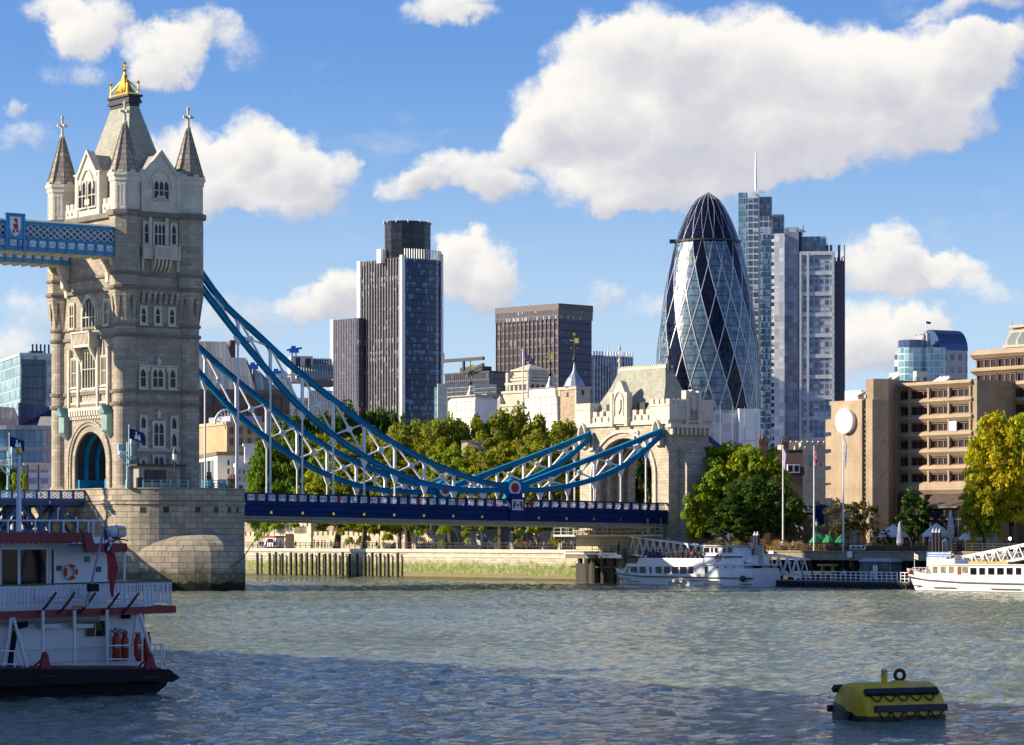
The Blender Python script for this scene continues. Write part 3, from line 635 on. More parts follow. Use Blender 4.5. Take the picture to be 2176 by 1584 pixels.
# ---------------------------------------------------------------- abutment tower
AN0, AN1, AW0, AW1 = 98.0, 106.3, -1.2, 22.2
def abutment():
    T = thing('abutment_gatehouse', 'pale stone gatehouse with slate roof and battlements at the far end of the span', 'gatehouse', BF, (AN0+4, 10.5, 5))
    PA = lambda a, z, d: (AN0 - d, a, z); PB = lambda a, z, d: (AN1 + d, a, z); cx = (AW0 + AW1)/2
    mAb = ashlar('abutment_stone', (0.52, 0.455, 0.36), 1.1, 0.5, 0.28, 0.03, 0.55, streak=0.35)
    m = MB()
    for P in (PA, PB): arch_strip(m, P, cx, 7.4, 17.4, 6.2, 25.0, AW0, AW1, 12.3, -1.0, 0, 18)
    m.box(AN0+1, AN1-1, AW0, AW0+3.6, 12.3, 25).box(AN0+1, AN1-1, AW1-3.6, AW1, 12.3, 25).box(AN0, AN1, AW0, AW1, 25, 25.6)
    m.box(AN0, AN1+.3, AW0-.2, AW0+4.5, -.8, 12.3).box(AN0, AN1+.3, AW1-4.5, AW1+.2, -.8, 12.3).box(AN0+2, AN1, AW0+4.5, AW1-4.5, -.8, 12.3)
    # stepped buttress on the east side
    m.extr([(AN0+2.2, AW0, 5), (AN0+2.2, AW0-1.9, 5), (AN0+2.2, AW0-1.9, 19.2), (AN0+2.2, AW0-1.2, 20.8), (AN0+2.2, AW0-1.2, 21.2), (AN0+2.2, AW0, 22.2)], (4.6, 0, 0))
    m.build('walls', mAb, T)
    m = MB()
    for hw, d in ((7.42, -.6), (7.85, -.25), (8.3, .1)): arch_ring(m, PA, cx, hw, .36, 17.4, hw - 1.2, 12.6, d - .1, d + .2, 18)
    m.build('arch_moulding', mPort, T)
    m = MB()
    for k in range(3):
        arch_ring(m, lambda a, z, d, k=k: (AN0 + 2 + k*2.2 + d, a, z), cx, 6.9, .5, 17.4, 5.6, 12.3, 0, .6, 14)
    m.build('vault_rib', mAb, T)
    m = MB().box(AN0-.4, AN1+.4, AW0-.4, AW1+.4, 25.6, 26.2).box(AN0+.1, AN1-.1, AW0+.1, AW1-.1, 26.2, 27.3)
    for k in range(9): m.box(AN0+.1+k*.93, AN0+.6+k*.93, AW0-.85, AW0, 23.9, 25.6)
    m.box(AN0-.3, AN1+.3, AW0-.95, AW0+.4, 25.0, 25.6)
    for x0, x1, y0, y1 in ((AN0-.5, AN0+3.2, AW0-.8, AW0+4.2), (AN1-2.6, AN1+.4, AW0-.8, AW0+4.2), (AN0-.5, AN0+2.6, AW1-3.4, AW1+.5)):
        m.box(x0, x1, y0, y1, 26.2, 28.7).box(x0-.12, x1+.12, y0-.12, y1+.12, 28.5, 28.8)
        for i in range(4):
            for j in range(4):
                if i in (0, 3) or j in (0, 3):
                    ex, ey = (x1-x0-.8)/3, (y1-y0-.9)/3
                    m.box(x0+i*ex, x0+i*ex+.8, y0+j*ey, y0+j*ey+.9, 28.8, 29.6)
    m.box(AN0+3.2, AN1-2.6, AW0-.75, AW0-.2, 26.2, 28.0)
    y = AW0 + 4.6
    while y < AW1 - 4: m.box(AN0-.2, AN0+.4, y, y+.95, 27.3, 28.1).box(AN0-.4, AN0+.3, y+.3, y+.65, 26.5, 27.2); y += 1.75
    m.box(AN0-.15, AN0+.35, AW0+4.2, AW1-3.4, 26.2, 27.3)
    m.build('parapet', mPort, T)
    # coat of arms gable and side gable
    for P, c0, hw, z1 in ((PA, cx + .2, 1.9, 33.0), (lambda a, z, d: (a, AW0 - d, z), (AN0+AN1)/2 + .3, 1.3, 31.2)):
        m = MB()
        m.extr([P(c0-hw, 25.9, -.4), P(c0+hw, 25.9, -.4), P(c0+hw, 30.3, -.4), P(c0+.5, z1-.3, -.4), P(c0, z1, -.4), P(c0-.5, z1-.3, -.4), P(c0-hw, 30.3, -.4)], Vector(P(0,0,.75)) - Vector(P(0,0,-.4)))
        for s in (-1, 1): m.extr([P(c0+s*hw-.35, 25.5, -.2), P(c0+s*hw+.35, 25.5, -.2), P(c0+s*hw+.35, 31, -.2), P(c0+s*hw-.35, 31, -.2)], Vector(P(0,0,.95)) - Vector(P(0,0,-.2)))
        arch_ring(m, P, c0, hw*.6, .16, 29.6, hw*.8, 27.2, .7, .95, 8, 1.5)
        m.extr([P(c0-.55, 29.9, .7), P(c0-.6, 28.5, .7), P(c0, 27.5, .7), P(c0+.6, 28.5, .7), P(c0+.55, 29.9, .7)], Vector(P(0,0,.98)) - Vector(P(0,0,.7)))
        m.build('arms_gable', mPort, T)
    for y, s in ((cx + 4.6, 0), (cx - 3.6, 1)):
        m = MB().box(AN0+.8, AN0+2.4, y-1, y+1, 27.0, 29.3); m.build('dormer', mBlack, T)
    r0 = 28.0; MB().loft([[(AN0+.9, AW0+2.6, r0), (AN1-.6, AW0+2.6, r0), (AN1-.6, AW1-2.4, r0), (AN0+.9, AW1-2.4, r0)],
                 [(AN0+2.9, AW0+4.4, 32.2), (AN1-2.4, AW0+4.4, 32.2), (AN1-2.4, AW1-4.6, 32.2), (AN0+2.9, AW1-4.6, 32.2)],
                 [(AN0+3.7, AW0+5.4, 35.0), (AN1-3.3, AW0+5.4, 35.0), (AN1-3.3, AW1-5.9, 35.0), (AN0+3.7, AW1-5.9, 35.0)]]).build('roof', mSlate, T)
    m = MB().box(AN0+3.6, AN1-3.2, AW0+5.2, AW1-5.7, 34.9, 35.3)
    for k in range(24): m.box(AN0+3.7, AN1-3.4, AW0+5.4+k*.5, AW0+5.65+k*.5, 35.3, 35.6)
    m.build('ridge_cresting', mPort, T)
    for y in (AW0 + 5.0, AW1 - 5.4):
        MB().lathe([(.35, 34.5), (.2, 36.2), (.38, 36.6), (.12, 37.1), (.1, 38.4), (.22, 38.7), (.05, 39.4)], 8, ((AN0+AN1)/2, y)).build('roof_finial', mPort if y > 9 else mBlack, T)
    for a0, z0 in ((cx + 8.1, 22.2), (cx - 3.8, 22.7)):
        gothic_window(T, PA, a0, a0 + .7, z0, z0 + 1.8, 1, mPort, 0, .5, .25)
    for y in (AW0 + 2.3, AW1 - 1.5):      # chain housings
        m = MB(); arch_ring(m, PA, y, .75, .3, 24.6, 1.5, 23.4, -.1, .9, 10, 1.5); m.extr([PA(y-.9, 22.2, 0), PA(y+.9, 22.2, 0), PA(y+1.1, 23.4, 0), PA(y-1.1, 23.4, 0)], (-.8, 0, 0)); m.build('chain_portal', mPort, T)
    # foot under the deck
    m = MB().box(AN0-1.6, AN0, AW0+1.5, AW1-1, -.8, 8.2).box(AN0-1.9, AN0, AW0+1, AW1-.5, 8.2, 8.6); m.build('pier_foot', ashlar('foot_stone', (.52, .46, .34), 1.4, .6, .2, .04, .5, streak=.7), T)
    return T
abutment()
# ---------------------------------------------------------------- suspension span
UP = [(12.3, 45.6), (15.78, 41.6), (21.81, 37.0), (26.81, 33.2), (34.67, 28.0), (41.1, 24.0), (47.55, 20.7), (55.85, 17.6), (62.28, 15.9), (66.4, 15.35)]
LO = [(12.3, 43.6), (16.57, 38.9), (21.81, 33.5), (29.25, 26.5), (34.92, 22.6), (40.42, 19.5), (46.01, 17.1), (51.24, 15.6), (55.85, 14.9), (60.68, 14.6), (66.4, 14.75)]
UP2 = [(69.4, 15.4), (72.17, 16.3), (82.31, 19.5), (90.99, 22.3), (97.6, 24.6)]
LO2 = [(69.4, 14.8), (72.17, 14.75), (78.87, 15.5), (85.78, 17.2), (92.71, 20.5), (97.6, 24.0)]
def interp(P, x): return float(np.interp(x, [p[0] for p in P], [p[1] for p in P]))
def smooth_pts(P, k=26):
    """monotone cubic through the points"""
    xs = np.array([p[0] for p in P]); ys = np.array([p[1] for p in P]); m = np.gradient(ys, xs); X = np.linspace(xs[0], xs[-1], k); out = []
    for x in X:
        i = min(np.searchsorted(xs, x, side='right') - 1, len(xs) - 2); h = xs[i+1]-xs[i]; t = (x - xs[i])/h
        out.append((x, (2*t**3-3*t**2+1)*ys[i] + (t**3-2*t**2+t)*h*m[i] + (-2*t**3+3*t**2)*ys[i+1] + (t**3-t**2)*h*m[i+1]))
    return out
UPs, LOs, UP2s, LO2s = (smooth_pts(p) for p in (UP, LO, UP2, LO2))
HANG = [18.6, 24.1, 29.6, 35.0, 40.5, 46.0, 51.4, 56.8, 62.3]
HANG2 = [73.2, 78.6, 83.9, 89.2, 94.3]
ISEC = [(-.4, -.38), (.4, -.38), (.4, -.27), (.24, -.22), (.24, .22), (.4, .27), (.4, .38), (-.4, .38), (-.4, .27), (-.24, .22), (-.24, -.22), (-.4, -.27)]
def deck_top(n): return 12.55 + (n - 19)*(12.92 - 13.89)/77.8          # road level beside the parapet
def chain(y, label):
    T = thing('suspension_chain', label, 'suspension chain', BF, (68, y, 14))
    for nm, P in (('upper_chord', UPs), ('lower_chord', LOs), ('upper_chord', UP2s), ('lower_chord', LO2s)):
        MB().sweep([(a, y, z) for a, z in P], ISEC).build(nm, mBlue if nm else mBlueD, T)
    def web(T, U, L, H):
        for h in H:
            m = MB(); zu, zl = interp(U, h), interp(L, h)
            if zu - zl > .7: m.bar((h, y, zl), (h, y, zu), .34, .4, (1, 0, 0))
            # flared node plate under the lower chord
            m.extr([(h-.75, y-.12, zl-.2), (h+.75, y-.12, zl-.2), (h+.2, y-.12, zl-1.5), (h-.2, y-.12, zl-1.5)], (0, .24, 0))
            m.extr([(h-.5, y-.15, zu-.3), (h+.5, y-.15, zu-.3), (h+.18, y-.15, zu-1.0), (h-.18, y-.15, zu-1.0)], (0, .3, 0)); m.build('web_post', mWhite, T)
        ends = [U[0][0] + .8] + H + [U[-1][0] - .8]
        for a, b in zip(ends[:-1], ends[1:]):
            if b - a < 2.5 or min(interp(U, a) - interp(L, a), interp(U, b) - interp(L, b)) < .5: continue
            m = MB(); m.bar((a, y, interp(U, a)), (b, y, interp(L, b)), .2, .36, (0, 1, 0)); m.bar((a, y, interp(L, a)), (b, y, interp(U, b)), .2, .36, (0, 1, 0))
            ua, lb, la, ub = interp(U, a), interp(L, b), interp(L, a), interp(U, b)
            t = (ua - la)/((ua - la) + (ub - lb)); m.cyl((a + t*(b-a), y-.17, ua + t*(lb-ua)), (a + t*(b-a), y+.17, ua + t*(lb-ua)), .5, None, 8); m.build('cross_brace', mWhite, T)
    for U_, L_, H_ in ((UPs, LOs, HANG), (UP2s, LO2s, HANG2)): web(T, U_, L_, H_)
    for h in HANG + HANG2:
        zl = interp(LOs if h < 68 else LO2s, h); z0 = deck_top(h)
        MB().cyl((h, y, z0), (h, y, zl - 1.0), .15, None, 8).cyl((h, y, z0), (h, y, z0 + 1.6), .22, None, 8).build('hanger', mWhite, T)
    # pinned joint with its roundel
    m = MB().cyl((67.9, y-.62, 15.05), (67.9, y+.62, 15.05), 1.45, None, 28)
    for s in (-1, 1): m.extr([(67.9 + s*.8, y-.4, 16.1), (67.9 + s*3.0, y-.4, 15.75), (67.9 + s*3.0, y-.4, 14.4), (67.9 + s*.8, y-.4, 14.0)], (0, .8, 0))
    m.extr([(66.7, y-.5, 14.2), (69.1, y-.5, 14.2), (69.6, y-.5, 13.2), (66.2, y-.5, 13.2)], (0, 1, 0))
    j = m.build('pin_joint', mBlue, T)
    MB().cyl((67.9, y-.7, 15.05), (67.9, y+.7, 15.05), 1.12, None, 28).build('white_ring', mWhite, j)
    MB().cyl((67.9, y-.76, 15.05), (67.9, y+.76, 15.05), .74, None, 28).build('red_disc', mRed, j)
    return T
chain(0, 'near blue suspension chain with white bracing and red roundel, on the river side')
chain(18.8, 'far blue suspension chain with white bracing, seen behind the nearer one')
# anchor chains running down behind the gatehouse
for y, lb in ((0, 'blue anchor chain sloping down from the gatehouse beside the leafy tree'), (18.8, 'blue anchor chain seen through the gatehouse arch')):
    T = thing('anchor_chain', lb, 'anchor chain', BF, (107, y, 14))
    for dz, nm in ((0, 'upper_chord'), (-1.5, 'lower_chord')): MB().bar((AN1-.5, y, 24.2+dz), (124, y, 13.5+dz), .9, .7).build(nm, mBlueD, T)
    MB().bar((AN1, y, 23.3), (124, y, 12.6), .3, 1.0).build('web_plate', mWhite, T)
# ---- deck
def lattice(m, P, a0, a1, z0, z1, b=.125, d=.08, x2=True):
    """white lattice panel: crossed bars, a diamond and a rim; P(a, z) gives a point"""
    up = Vector(P(0, 0)) - Vector(P(0, 1)); c, zc = (a0+a1)/2, (z0+z1)/2
    for p, q in (((a0, z0), (a1, z1)), ((a0, z1), (a1, z0)), ((a0, zc), (c, z1)), ((c, z1), (a1, zc)), ((a1, zc), (c, z0)), ((c, z0), (a0, zc)), ((c, z0), (c, z1))):
        m.bar(P(*p), P(*q), b, d)
    for p, q in (((a0, z0), (a1, z0)), ((a0, z1), (a1, z1)), ((a0, z0), (a0, z1)), ((a1, z0), (a1, z1))): m.bar(P(*p), P(*q), b*1.1, d)
def span():
    T = thing('suspension_deck', 'navy blue suspended bridge deck with white lattice parapet panels', 'bridge deck', BF, (57, 9, 11))
    n0, n1 = 15.3, 98.0; zt = deck_top
    road = MB()
    road.loft([[(n, -.2, zt(n)-.5), (n, 19.0, zt(n)-.5), (n, 19.0, zt(n)), (n, -.2, zt(n))] for n in (n0, n1)]); road.build('roadway', M('asphalt', (.05, .05, .052), .9), T)
    for y, s in ((-.9, 1), (19.7, -1)):
        m = MB()
        def slab(y0, y1, a, b): m.loft([[(n, y0, zt(n)+a), (n, y1, zt(n)+a), (n, y1, zt(n)+b), (n, y0, zt(n)+b)] for n in (n0, n1)])
        slab(y, y+.5*s, -1.75, -.35); slab(y-.3*s, y+.5*s, -.35, -.12); slab(y-.35*s, y+.6*s, -2.0, -1.75); slab(y-.22*s, y+.5*s, -1.25, -1.1)
        m.build('girder', mNavy, T)
        m = MB(); slab(y+.02*s, y+.4*s, -.12, .22); slab(y-.1*s, y+.45*s, 1.16, 1.36)
        rd = MB(); k = 0; lp = None; a = n0 + .3
        while a < n1 - 1.4:
            z = zt(a)
            if not 65.7 < a + .8 < 70.4:
                (rd if k % 4 == 3 else m).box(a-.03, a+.3, y-.06, y+.4, z+.2, z+1.17)
                m.box(a+.3 if k % 4 == 3 else a-.03, a+.5, y, y+.36, z+.2, z+1.17)
                if lp is None: wp = MB(); lattice(wp, lambda p, q: (p, y + .1*s, q), a+.52, a+1.72, z+.3, z+1.08); lp = wp.build('lattice_panel', mWhite, T); la, lz = a, z
                else: o = lp.copy(); C.objects.link(o); o.location = lp.location + Vector((a - la, 0, z - lz))
            k += 1; a += 1.78
        m.build('parapet', mNavy, T); None; rd.each('red_post', mRed, T)
        g = MB()
        for k in range(15): n = n0 + 2.9 + k*5.4; g.box(n-.18, n+.18, y-.16*s, y, zt(n)-1.65, zt(n)-1.3)
        g.build('gilt_boss', mGold, T)
        # pedestal with the city arms
        z = zt(67.9); m = MB().box(66.5, 69.3, y-.45*s, y+.5*s, z-1.9, z+1.45).box(66.2, 69.6, y-.6*s, y+.6*s, z+1.4, z+1.65).box(66.9, 68.9, y-.3*s, y+.4*s, z+1.65, z+2.2)
        pd = m.build('pedestal', mNavy, T)
        MB().box(66.85, 68.95, y-.52*s, y-.44*s, z-.35, z+1.3).build('arms_panel', mWhite, pd)
        m = MB(); yy = y - .58*s; h = .06
        m.box(67.84, 67.98, yy, yy+h, z-.1, z+.75).box(67.55, 68.27, yy, yy+h, z+.35, z+.49); m.build('red_cross', mRed, pd)
        m = MB()
        for q in (-1, 1):
            f = lambda a, b: (67.91 + q*a, yy, z + b)
            for pl in ([(.85, -.15), (.65, -.15), (.55, .3), (.42, .5), (.5, .75), (.72, .6)], [(.72, .6), (.95, 1.05), (.6, .85), (.5, .75)], [(.5, .75), (.62, 1.1), (.4, 1.0), (.3, .85)], [(.85, -.15), (.95, .4), (.72, .6)]):
                m.extr([f(*p) for p in pl], (0, h, 0))
        m.build('dragon_supporter', mBlack, pd)
    m = MB()
    for k in range(16):
        n = n0 + 2.5 + k*5.3; m.box(n-.3, n+.3, -.4, 19.2, zt(n)-1.9, zt(n)-.5)
    m.loft([[(n, -.6, zt(n)-2.25), (n, 19.4, zt(n)-2.25), (n, 19.4, zt(n)-2.02), (n, -.6, zt(n)-2.02)] for n in (n0, n1)])
    for y in (.2, 1.4, 17): m.cyl((n0, y, zt(n0)-2.55), (n1, y, zt(n1)-2.45), .18)
    m.build('soffit', mCream, T)
    # maintenance gantry hung below the deck by the gatehouse
    G = thing('maintenance_gantry', 'pale scaffold walkway hung under the deck beside the gatehouse foot', 'gantry', BF, (95, 10, 7))
    MB().box(93.4, 96.2, -2.0, 23.5, 7.55, 7.85).build('platform', mCream, G)
    m = MB()
    for x in (93.5, 96.1):
        for z in (8.35, 8.95): m.cyl((x, -2, z), (x, 23.5, z), .05)
        for k in range(14): y = -2 + k*1.95; m.cyl((x, y, 7.8), (x, y, 8.95), .045)
        for k in range(6): y = -1.5 + k*4.6; m.cyl((x, y, 7.8), (x, y, 10.4), .08)
    m.build('rail', mGreyM, G)
span()
# ---- high level walkways
def walkway(y0, y1, label, crest):
    T = thing('high_walkway', label, 'footbridge', BF, (-20, (y0+y1)/2, 47)); a0, a1 = -44.0, -.4; zb, zt = 47.0, 51.1
    for y, s in ((y0, 1), (y1, -1)):
        m = MB().box(a0, a1, y, y+.35*s, 50.55, 51.1).box(a0, a1, y-.15*s, y+.4*s, 50.95, 51.15).box(a0, a1, y, y+.4*s, 47.35, 48.75).box(a0, a1, y-.22*s, y+.5*s, 47.0, 47.35).box(a0, a1, y-.15*s, y+.4*s, 48.75, 48.9)
        k = a1
        while k > a0: m.box(k-.16, k, y-.12*s, y, 47.35, 48.75); k -= 1.5
        m.build('girder', M('walkway_blue', (.03, .26, .50), .4, 0, .12, .6) if s == 1 else mBlue, T)
        w = MB(); k = a1
        while k - 1.3 > a0:
            w.box(k-1.3, k-.36, y-.05*s, y, 47.65, 48.5); k -= 1.5
        k = a1
        while k - 2.1 > a0:
            for dx in (0, 1.05):
                w.bar((k-dx, y+.12*s, 48.9), (k-dx-2.1, y+.12*s, 50.6), .1, .3, (0, 1, 0)); w.bar((k-dx-2.1, y+.2*s, 48.9), (k-dx, y+.2*s, 50.6), .1, .3, (0, 1, 0))
            k -= 2.1
        w.build('lattice', M('lattice_white', (.66, .72, .78), .5), T)
        k = a1 - .1; mBr = M('brown_bracket', (.25, .12, .07), .6)
        while k > a0:
            b = MB(); arch_ring(b, lambda a, z, d: (a, y - (.05 + d)*s, z), k - .72, .3, .06, 47.75, .35, 47.72, 0, .04, 6); b.build('arch_bracket', mBr, T); MB().box(k-.2, k+.1, y-.3*s, y-.2*s, 47.05, 47.25).build('foot_block', mBr, T); k -= 1.5
    g = MB().box(a0, a1, y0+.5, y0+.56, 48.9, 50.5).box(a0, a1, y1-.56, y1-.5, 48.9, 50.5); g.build('glazing', M('walkway_glass', (.16, .24, .36), .1, 0, .4, .8, spec=.8), T)
    m = MB().box(a0, a1, y0+.5, y1-.5, 46.95, 47.1)
    k = a1
    while k > a0: m.box(k-.25, k, y0+.2, y1-.2, 46.7, 47.0); k -= 1.5
    m.build('soffit', mCream, T)
    MB().loft([[(a, y0-.1, 51.15), (a, y1+.1, 51.15), (a, (y0+y1)/2, 51.6)] for a in (a0, a1)]).build('roof', mSlate, T)
    # white bracket under the end
    m = MB()
    for y in (y0 + .3, y1 - 1.0):
        m.extr([(-.5, y, 47), (-2.2, y, 47), (-2.2, y, 46.2), (-1.6, y, 45.0), (-1.5, y, 43.6), (-1.0, y, 43.2), (-.9, y, 42.3), (-.5, y, 42.0)], (0, .8, 0))
    m.build('end_bracket', mPort, T)
    if crest:
        m = MB().box(-18.9, -16.3, y0-.35, y0+.4, 48.6, 51.9).box(-19.1, -16.1, y0-.45, y0+.5, 51.9, 52.1).box(-19.1, -18.8, y0-.45, y0, 46.9, 52).box(-16.4, -16.1, y0-.45, y0, 46.9, 52); b = m.build('crest_bay', M('crest_blue', (.03, .26, .50), .4), T)
        f = lambda a, z: (-17.6 + a, y0 - .42, 50.1 + z)
        MB().extr([f(*p) for p in ((-.85, 1.5), (.85, 1.5), (.85, 0), (.5, -.8), (0, -1.2), (-.5, -.8), (-.85, 0))], (0, .1, 0)).build('shield', mWhite, b)
        m = MB()
        for pl in ([(-.3, 1.2), (.2, 1.3), (.35, .8), (.1, .6)], [(-.35, .5), (.3, .6), (.4, -.1), (-.2, -.2)], [(-.45, -.3), (-.15, -.2), (-.1, -.8), (-.4, -.7)], [(.1, -.2), (.4, -.2), (.45, -.6), (.2, -.7)]): m.extr([f(*p) for p in pl], (0, -.06, 0))
        m.build('red_crest', mRed, b)
walkway(-.5, 3.2, 'nearer blue high level walkway with white lattice and red crest', True)
walkway(15.4, 19.1, 'farther high level walkway showing only its turquoise underside edge', False)
# ---- opening (bascule) span towards the south
def bascule():
    T = thing('bascule_span', 'blue opening bridge span with lattice parapet over open truss girders', 'bridge deck', BF, (-20, 9, 11)); a0, a1 = -50, -5.4
    mB = M('bascule_blue', (.025, .075, .22), .45, 0, .15)
    MB().box(a0, a1, 1.9, 16.9, 12.2, 12.6).build('roadway', M('asphalt', (.05, .05, .052), .9), T)
    for y, s in ((1.5, 1), (17.3, -1)):
        m = MB().box(a0, a1, y-.1*s, y+.3*s, 13.85, 14.0).box(a0, a1, y-.3*s, y+.4*s, 12.3, 12.62).box(a0, a1, y, y+.4*s, 11.9, 12.3).box(a0, a1, y-.1*s, y+.3*s, 12.62, 12.8); w = MB(); k = a1
        while k - 1.9 > a0:
            m.box(k-.25, k, y-.08*s, y+.3*s, 12.62, 13.9)
            w = MB(); lattice(w, lambda p, q: (p, y + .05*s, q), k-1.8, k-.3, 12.85, 13.8, .07, .08)
            w.torus((k-1.05, y+.02*s, 13.33), (0, 1, 0), .4, .05, 14, 4); w.build('lattice_panel', mPale, T); k -= 1.9
        m.build('parapet', mB, T)
        for yy in (y + .6*s, y + 4*s):
            m = MB(); f = lambda a: 8.2 + max(0, (a + 12))*-.12 + max(0, -(a + 20))*.09; k = a1 - .2; st = 3.3
            while k - st > a0:
                m.bar((k, yy, f(k)), (k-st, yy, f(k-st)), .5, .5); m.bar((k-st, yy, f(k-st)), (k-st, yy, 12), .4, .45, (1, 0, 0)); m.bar((k, yy, f(k)+.2) if int(-k/st) % 2 else (k, yy, 11.9), (k-st, yy, 11.9) if int(-k/st) % 2 else (k-st, yy, f(k-st)+.2), .3, .42); k -= st
            m.build('truss', mB, T)
    m = MB(); k = a1
    while k > a0: m.box(k-.2, k, 2.2, 16.6, 11.6, 12.2); k -= 3.3
    m.build('cross_beam', mB, T)
bascule()
# ---------------------------------------------------------------- the city behind
def corner(uc, ul, ur, Y, deg):
    """frame at a building's near corner: x along its right-hand face, y along its left-hand face; returns frame, face lengths"""
    f = Frame((uc - CU)*Y/FPX, Y, R(deg)); lx = f.on_y(ur, HV, 0)[0] if ur > uc else 0; ly = f.on_x(ul, HV, 0)[0] if ul < uc else 0
    return f, lx, ly
def edge_box(m, lx, ly, z0, z1, t=0.5):
    m.box(0, lx, 0, ly, z0, z1); return m
def fins(m, a, b, face, n, z0, z1, w, d, mid=0.0):
    """n upright fins standing d proud of a face ('x': the face y=0, 'y': the face x=0)"""
    for i in range(n + 1):
        p = a + (b - a)*i/n
        m.box(p-w/2, p+w/2, -d, .05, z0, z1) if face == 'x' else m.box(-d, .05, p-w/2, p+w/2, z0, z1)

# -- dark office tower with a taller core, and its lower slab
def office_tower():
    Y = 1750; f, lx, ly = corner(855, 763, 944, Y, 38); s = Y/FPX
    T = thing('office_tower', 'dark finned office tower with taller black core and white corner strips', 'skyscraper', f, (lx/2, ly/2, 5)); z1 = zz(548, Y)
    mL = facade('tower_left_glass', 3.55, 1.2, (.035, .035, .05), (.05, .045, .055), .2, .5, (.02, .02, .028), (.34, .36, .36), .28, .15, .5, h0=.3)
    mR = facade('tower_right_glass', 3.55, 1.5, (.012, .035, .105), (.006, .012, .035), .2, .4, (.008, .012, .03), (.09, .23, .36), .3, .08, .35)  # cyan light on some right-hand panes is put into the blind colour
    MB().prism([(0.2, 0.2), (lx*.5, -2.2), (lx*.78, -1.0), (lx, 3), (lx-1, ly-2), (lx*.6, ly), (.2, ly)], 0, z1).build('glass_block', mR, T)
    MB().box(-.12, .25, 1.6, ly-2.4, 0, z1+.1).build('left_face', mL, T)
    m = MB(); n = 15
    for i in range(n): p = 2.4 + (ly-5.4)*i/(n-1); m.box(-.8, -.1, p-.19, p+.19, 0, z1 + .6)
    m.each('fin', M('fin_metal', (.30, .28, .29), .5, .2), T)
    m = MB()
    for i in range(19): p = 1.6 + (lx-2)*i/18; y = -2.2*min(1, p/lx*2) if p < lx*.5 else -2.2 + 5*max(0, (p-lx*.5)/(lx*.5))**2; m.box(p-.14, p+.14, y-.15, y+.5, z1-.4, z1+5.5)
    m.build('roof_screen', mWhite, T)
    m = MB().box(-1.1, 1.1, -1.1, 1.1, 0, z1+1.5).box(-1.1, .3, ly-2.4, ly+.6, 0, z1+.8).box(lx-.8, lx+.5, 1.5, 2.6, 0, z1+4); m.build('corner_strip', M('strip_white', (.80, .80, .82), .4), T)
    cf = lambda u, off: f.on_y(u, 600, off)[0]
    x0, x1 = cf(823, 14), cf(909, 14); mC = facade('tower_core', 3.4, 1.6, (.02, .018, .026), (.012, .012, .016), .2, .3, (.015, .014, .02), (.05, .05, .06), .1, .2, .4)
    m = MB().lathe([(1, z1-2), (1, zz(470, Y))], 12, ((x0+x1)/2, 14), math.pi/12, (x1-x0)/2, 12).lathe([(1.02, zz(470, Y)), (1.02, zz(466, Y))], 12, ((x0+x1)/2, 14), math.pi/12, (x1-x0)/2, 12); m.build('core', mC, T)
    m = MB()
    for k in range(12): a = k*math.pi/6; m.cyl(((x0+x1)/2 + (x1-x0)/2*math.cos(a), 14+12*math.sin(a), zz(470, Y)), ((x0+x1)/2 + (x1-x0)/2*math.cos(a), 14+12*math.sin(a), zz(463, Y)), .3)
    m.cyl((x0+6, 12, zz(466, Y)), (x0+6, 12, zz(452, Y)), .15); m.build('roof_rail', mGreyM, T)
    xa = cf(805, 18); m = MB().box(xa, x0+3, 16, 20, z1-2, zz(526, Y)); [m.box(xa+.6+k*1.9, xa+1.5+k*1.9, 15.4, 16, z1, zz(526, Y)) for k in range(4)]; m.build('side_core', mWhite, T)
    # lower slab on its left
    f2, lx2, ly2 = corner(762.5, 705, 790, Y+25, 38); z2 = zz(676, Y+25)
    S = thing('office_slab', 'lower dark slab with thin white upright fins, left of the black cored tower', 'office building', f2, (0, ly2/2, 5))
    MB().box(0, lx2, 0, ly2, 0, z2).build('glass_block', facade('slab_glass', 3.55, 1.1, (.04, .035, .06), (.05, .045, .06), .1, .5, (.03, .03, .045), (.2, .2, .2), .05, .2, .4), S)
    m = MB(); fins(m, 2.4, ly2-3, 'y', 13, 0, z2+.3, .26, .35); m.each('fin', M('slab_fin', (.42, .41, .46), .5), S)
    MB().box(-.9, 1, ly2-2.6, ly2+.4, 0, z2+.4).build('corner_strip', M('strip_white', (.80, .80, .82), .4), S)
office_tower()

# -- brown grid block
def grid_block():
    Y = 1600; f, lx, ly = corner(1187, 1055, 1257, Y, 44); z1 = zz(645, Y)
    T = thing('office_block', 'brown gridded flat topped office block with a dark blue shaded flank', 'office building', f, (lx/2, ly/2, 5))
    mF = facade('grid_glass', 4.0, 1.52, (.035, .028, .034), (.16, .125, .13), .18, .75, (.10, .075, .085), (.25, .22, .2), .16, .2, .5)
    MB().box(0, lx, 0, ly, 0, z1-2.6).build('glass_block', mF, T)
    m = MB()
    n = 15
    for i in range(n+1):
        p = ly*i/n; m.box(-.55, .02, p-.2, p+.2, 0, z1-8); 
    MB().box(.2, lx-.2, -.3, .1, 0, z1-8).build('painted_shade_flank', facade('blue_shade_flank', 4.0, 1.52, (.012, .02, .07), (.03, .035, .075), .28, .8, (.02, .025, .06), (.06, .09, .2), .15, .12, .4), T)  # second skin with the shade of this side put into its colour
    m.each('mullion', M('brown_mullion', (.15, .115, .12), .5), T)
    MB().box(-.5, lx+.5, -.5, ly+.5, z1-8, z1-3.2).build('plant_band', facade('band', 8, 1.0, (.04, .03, .035), (.11, .09, .09), .35, .3), T)
    MB().box(-.6, lx+.6, -.6, ly+.6, z1-3.2, z1).build('roof_edge', M('brown_roof_edge', (.10, .075, .075), .5), T)
grid_block()

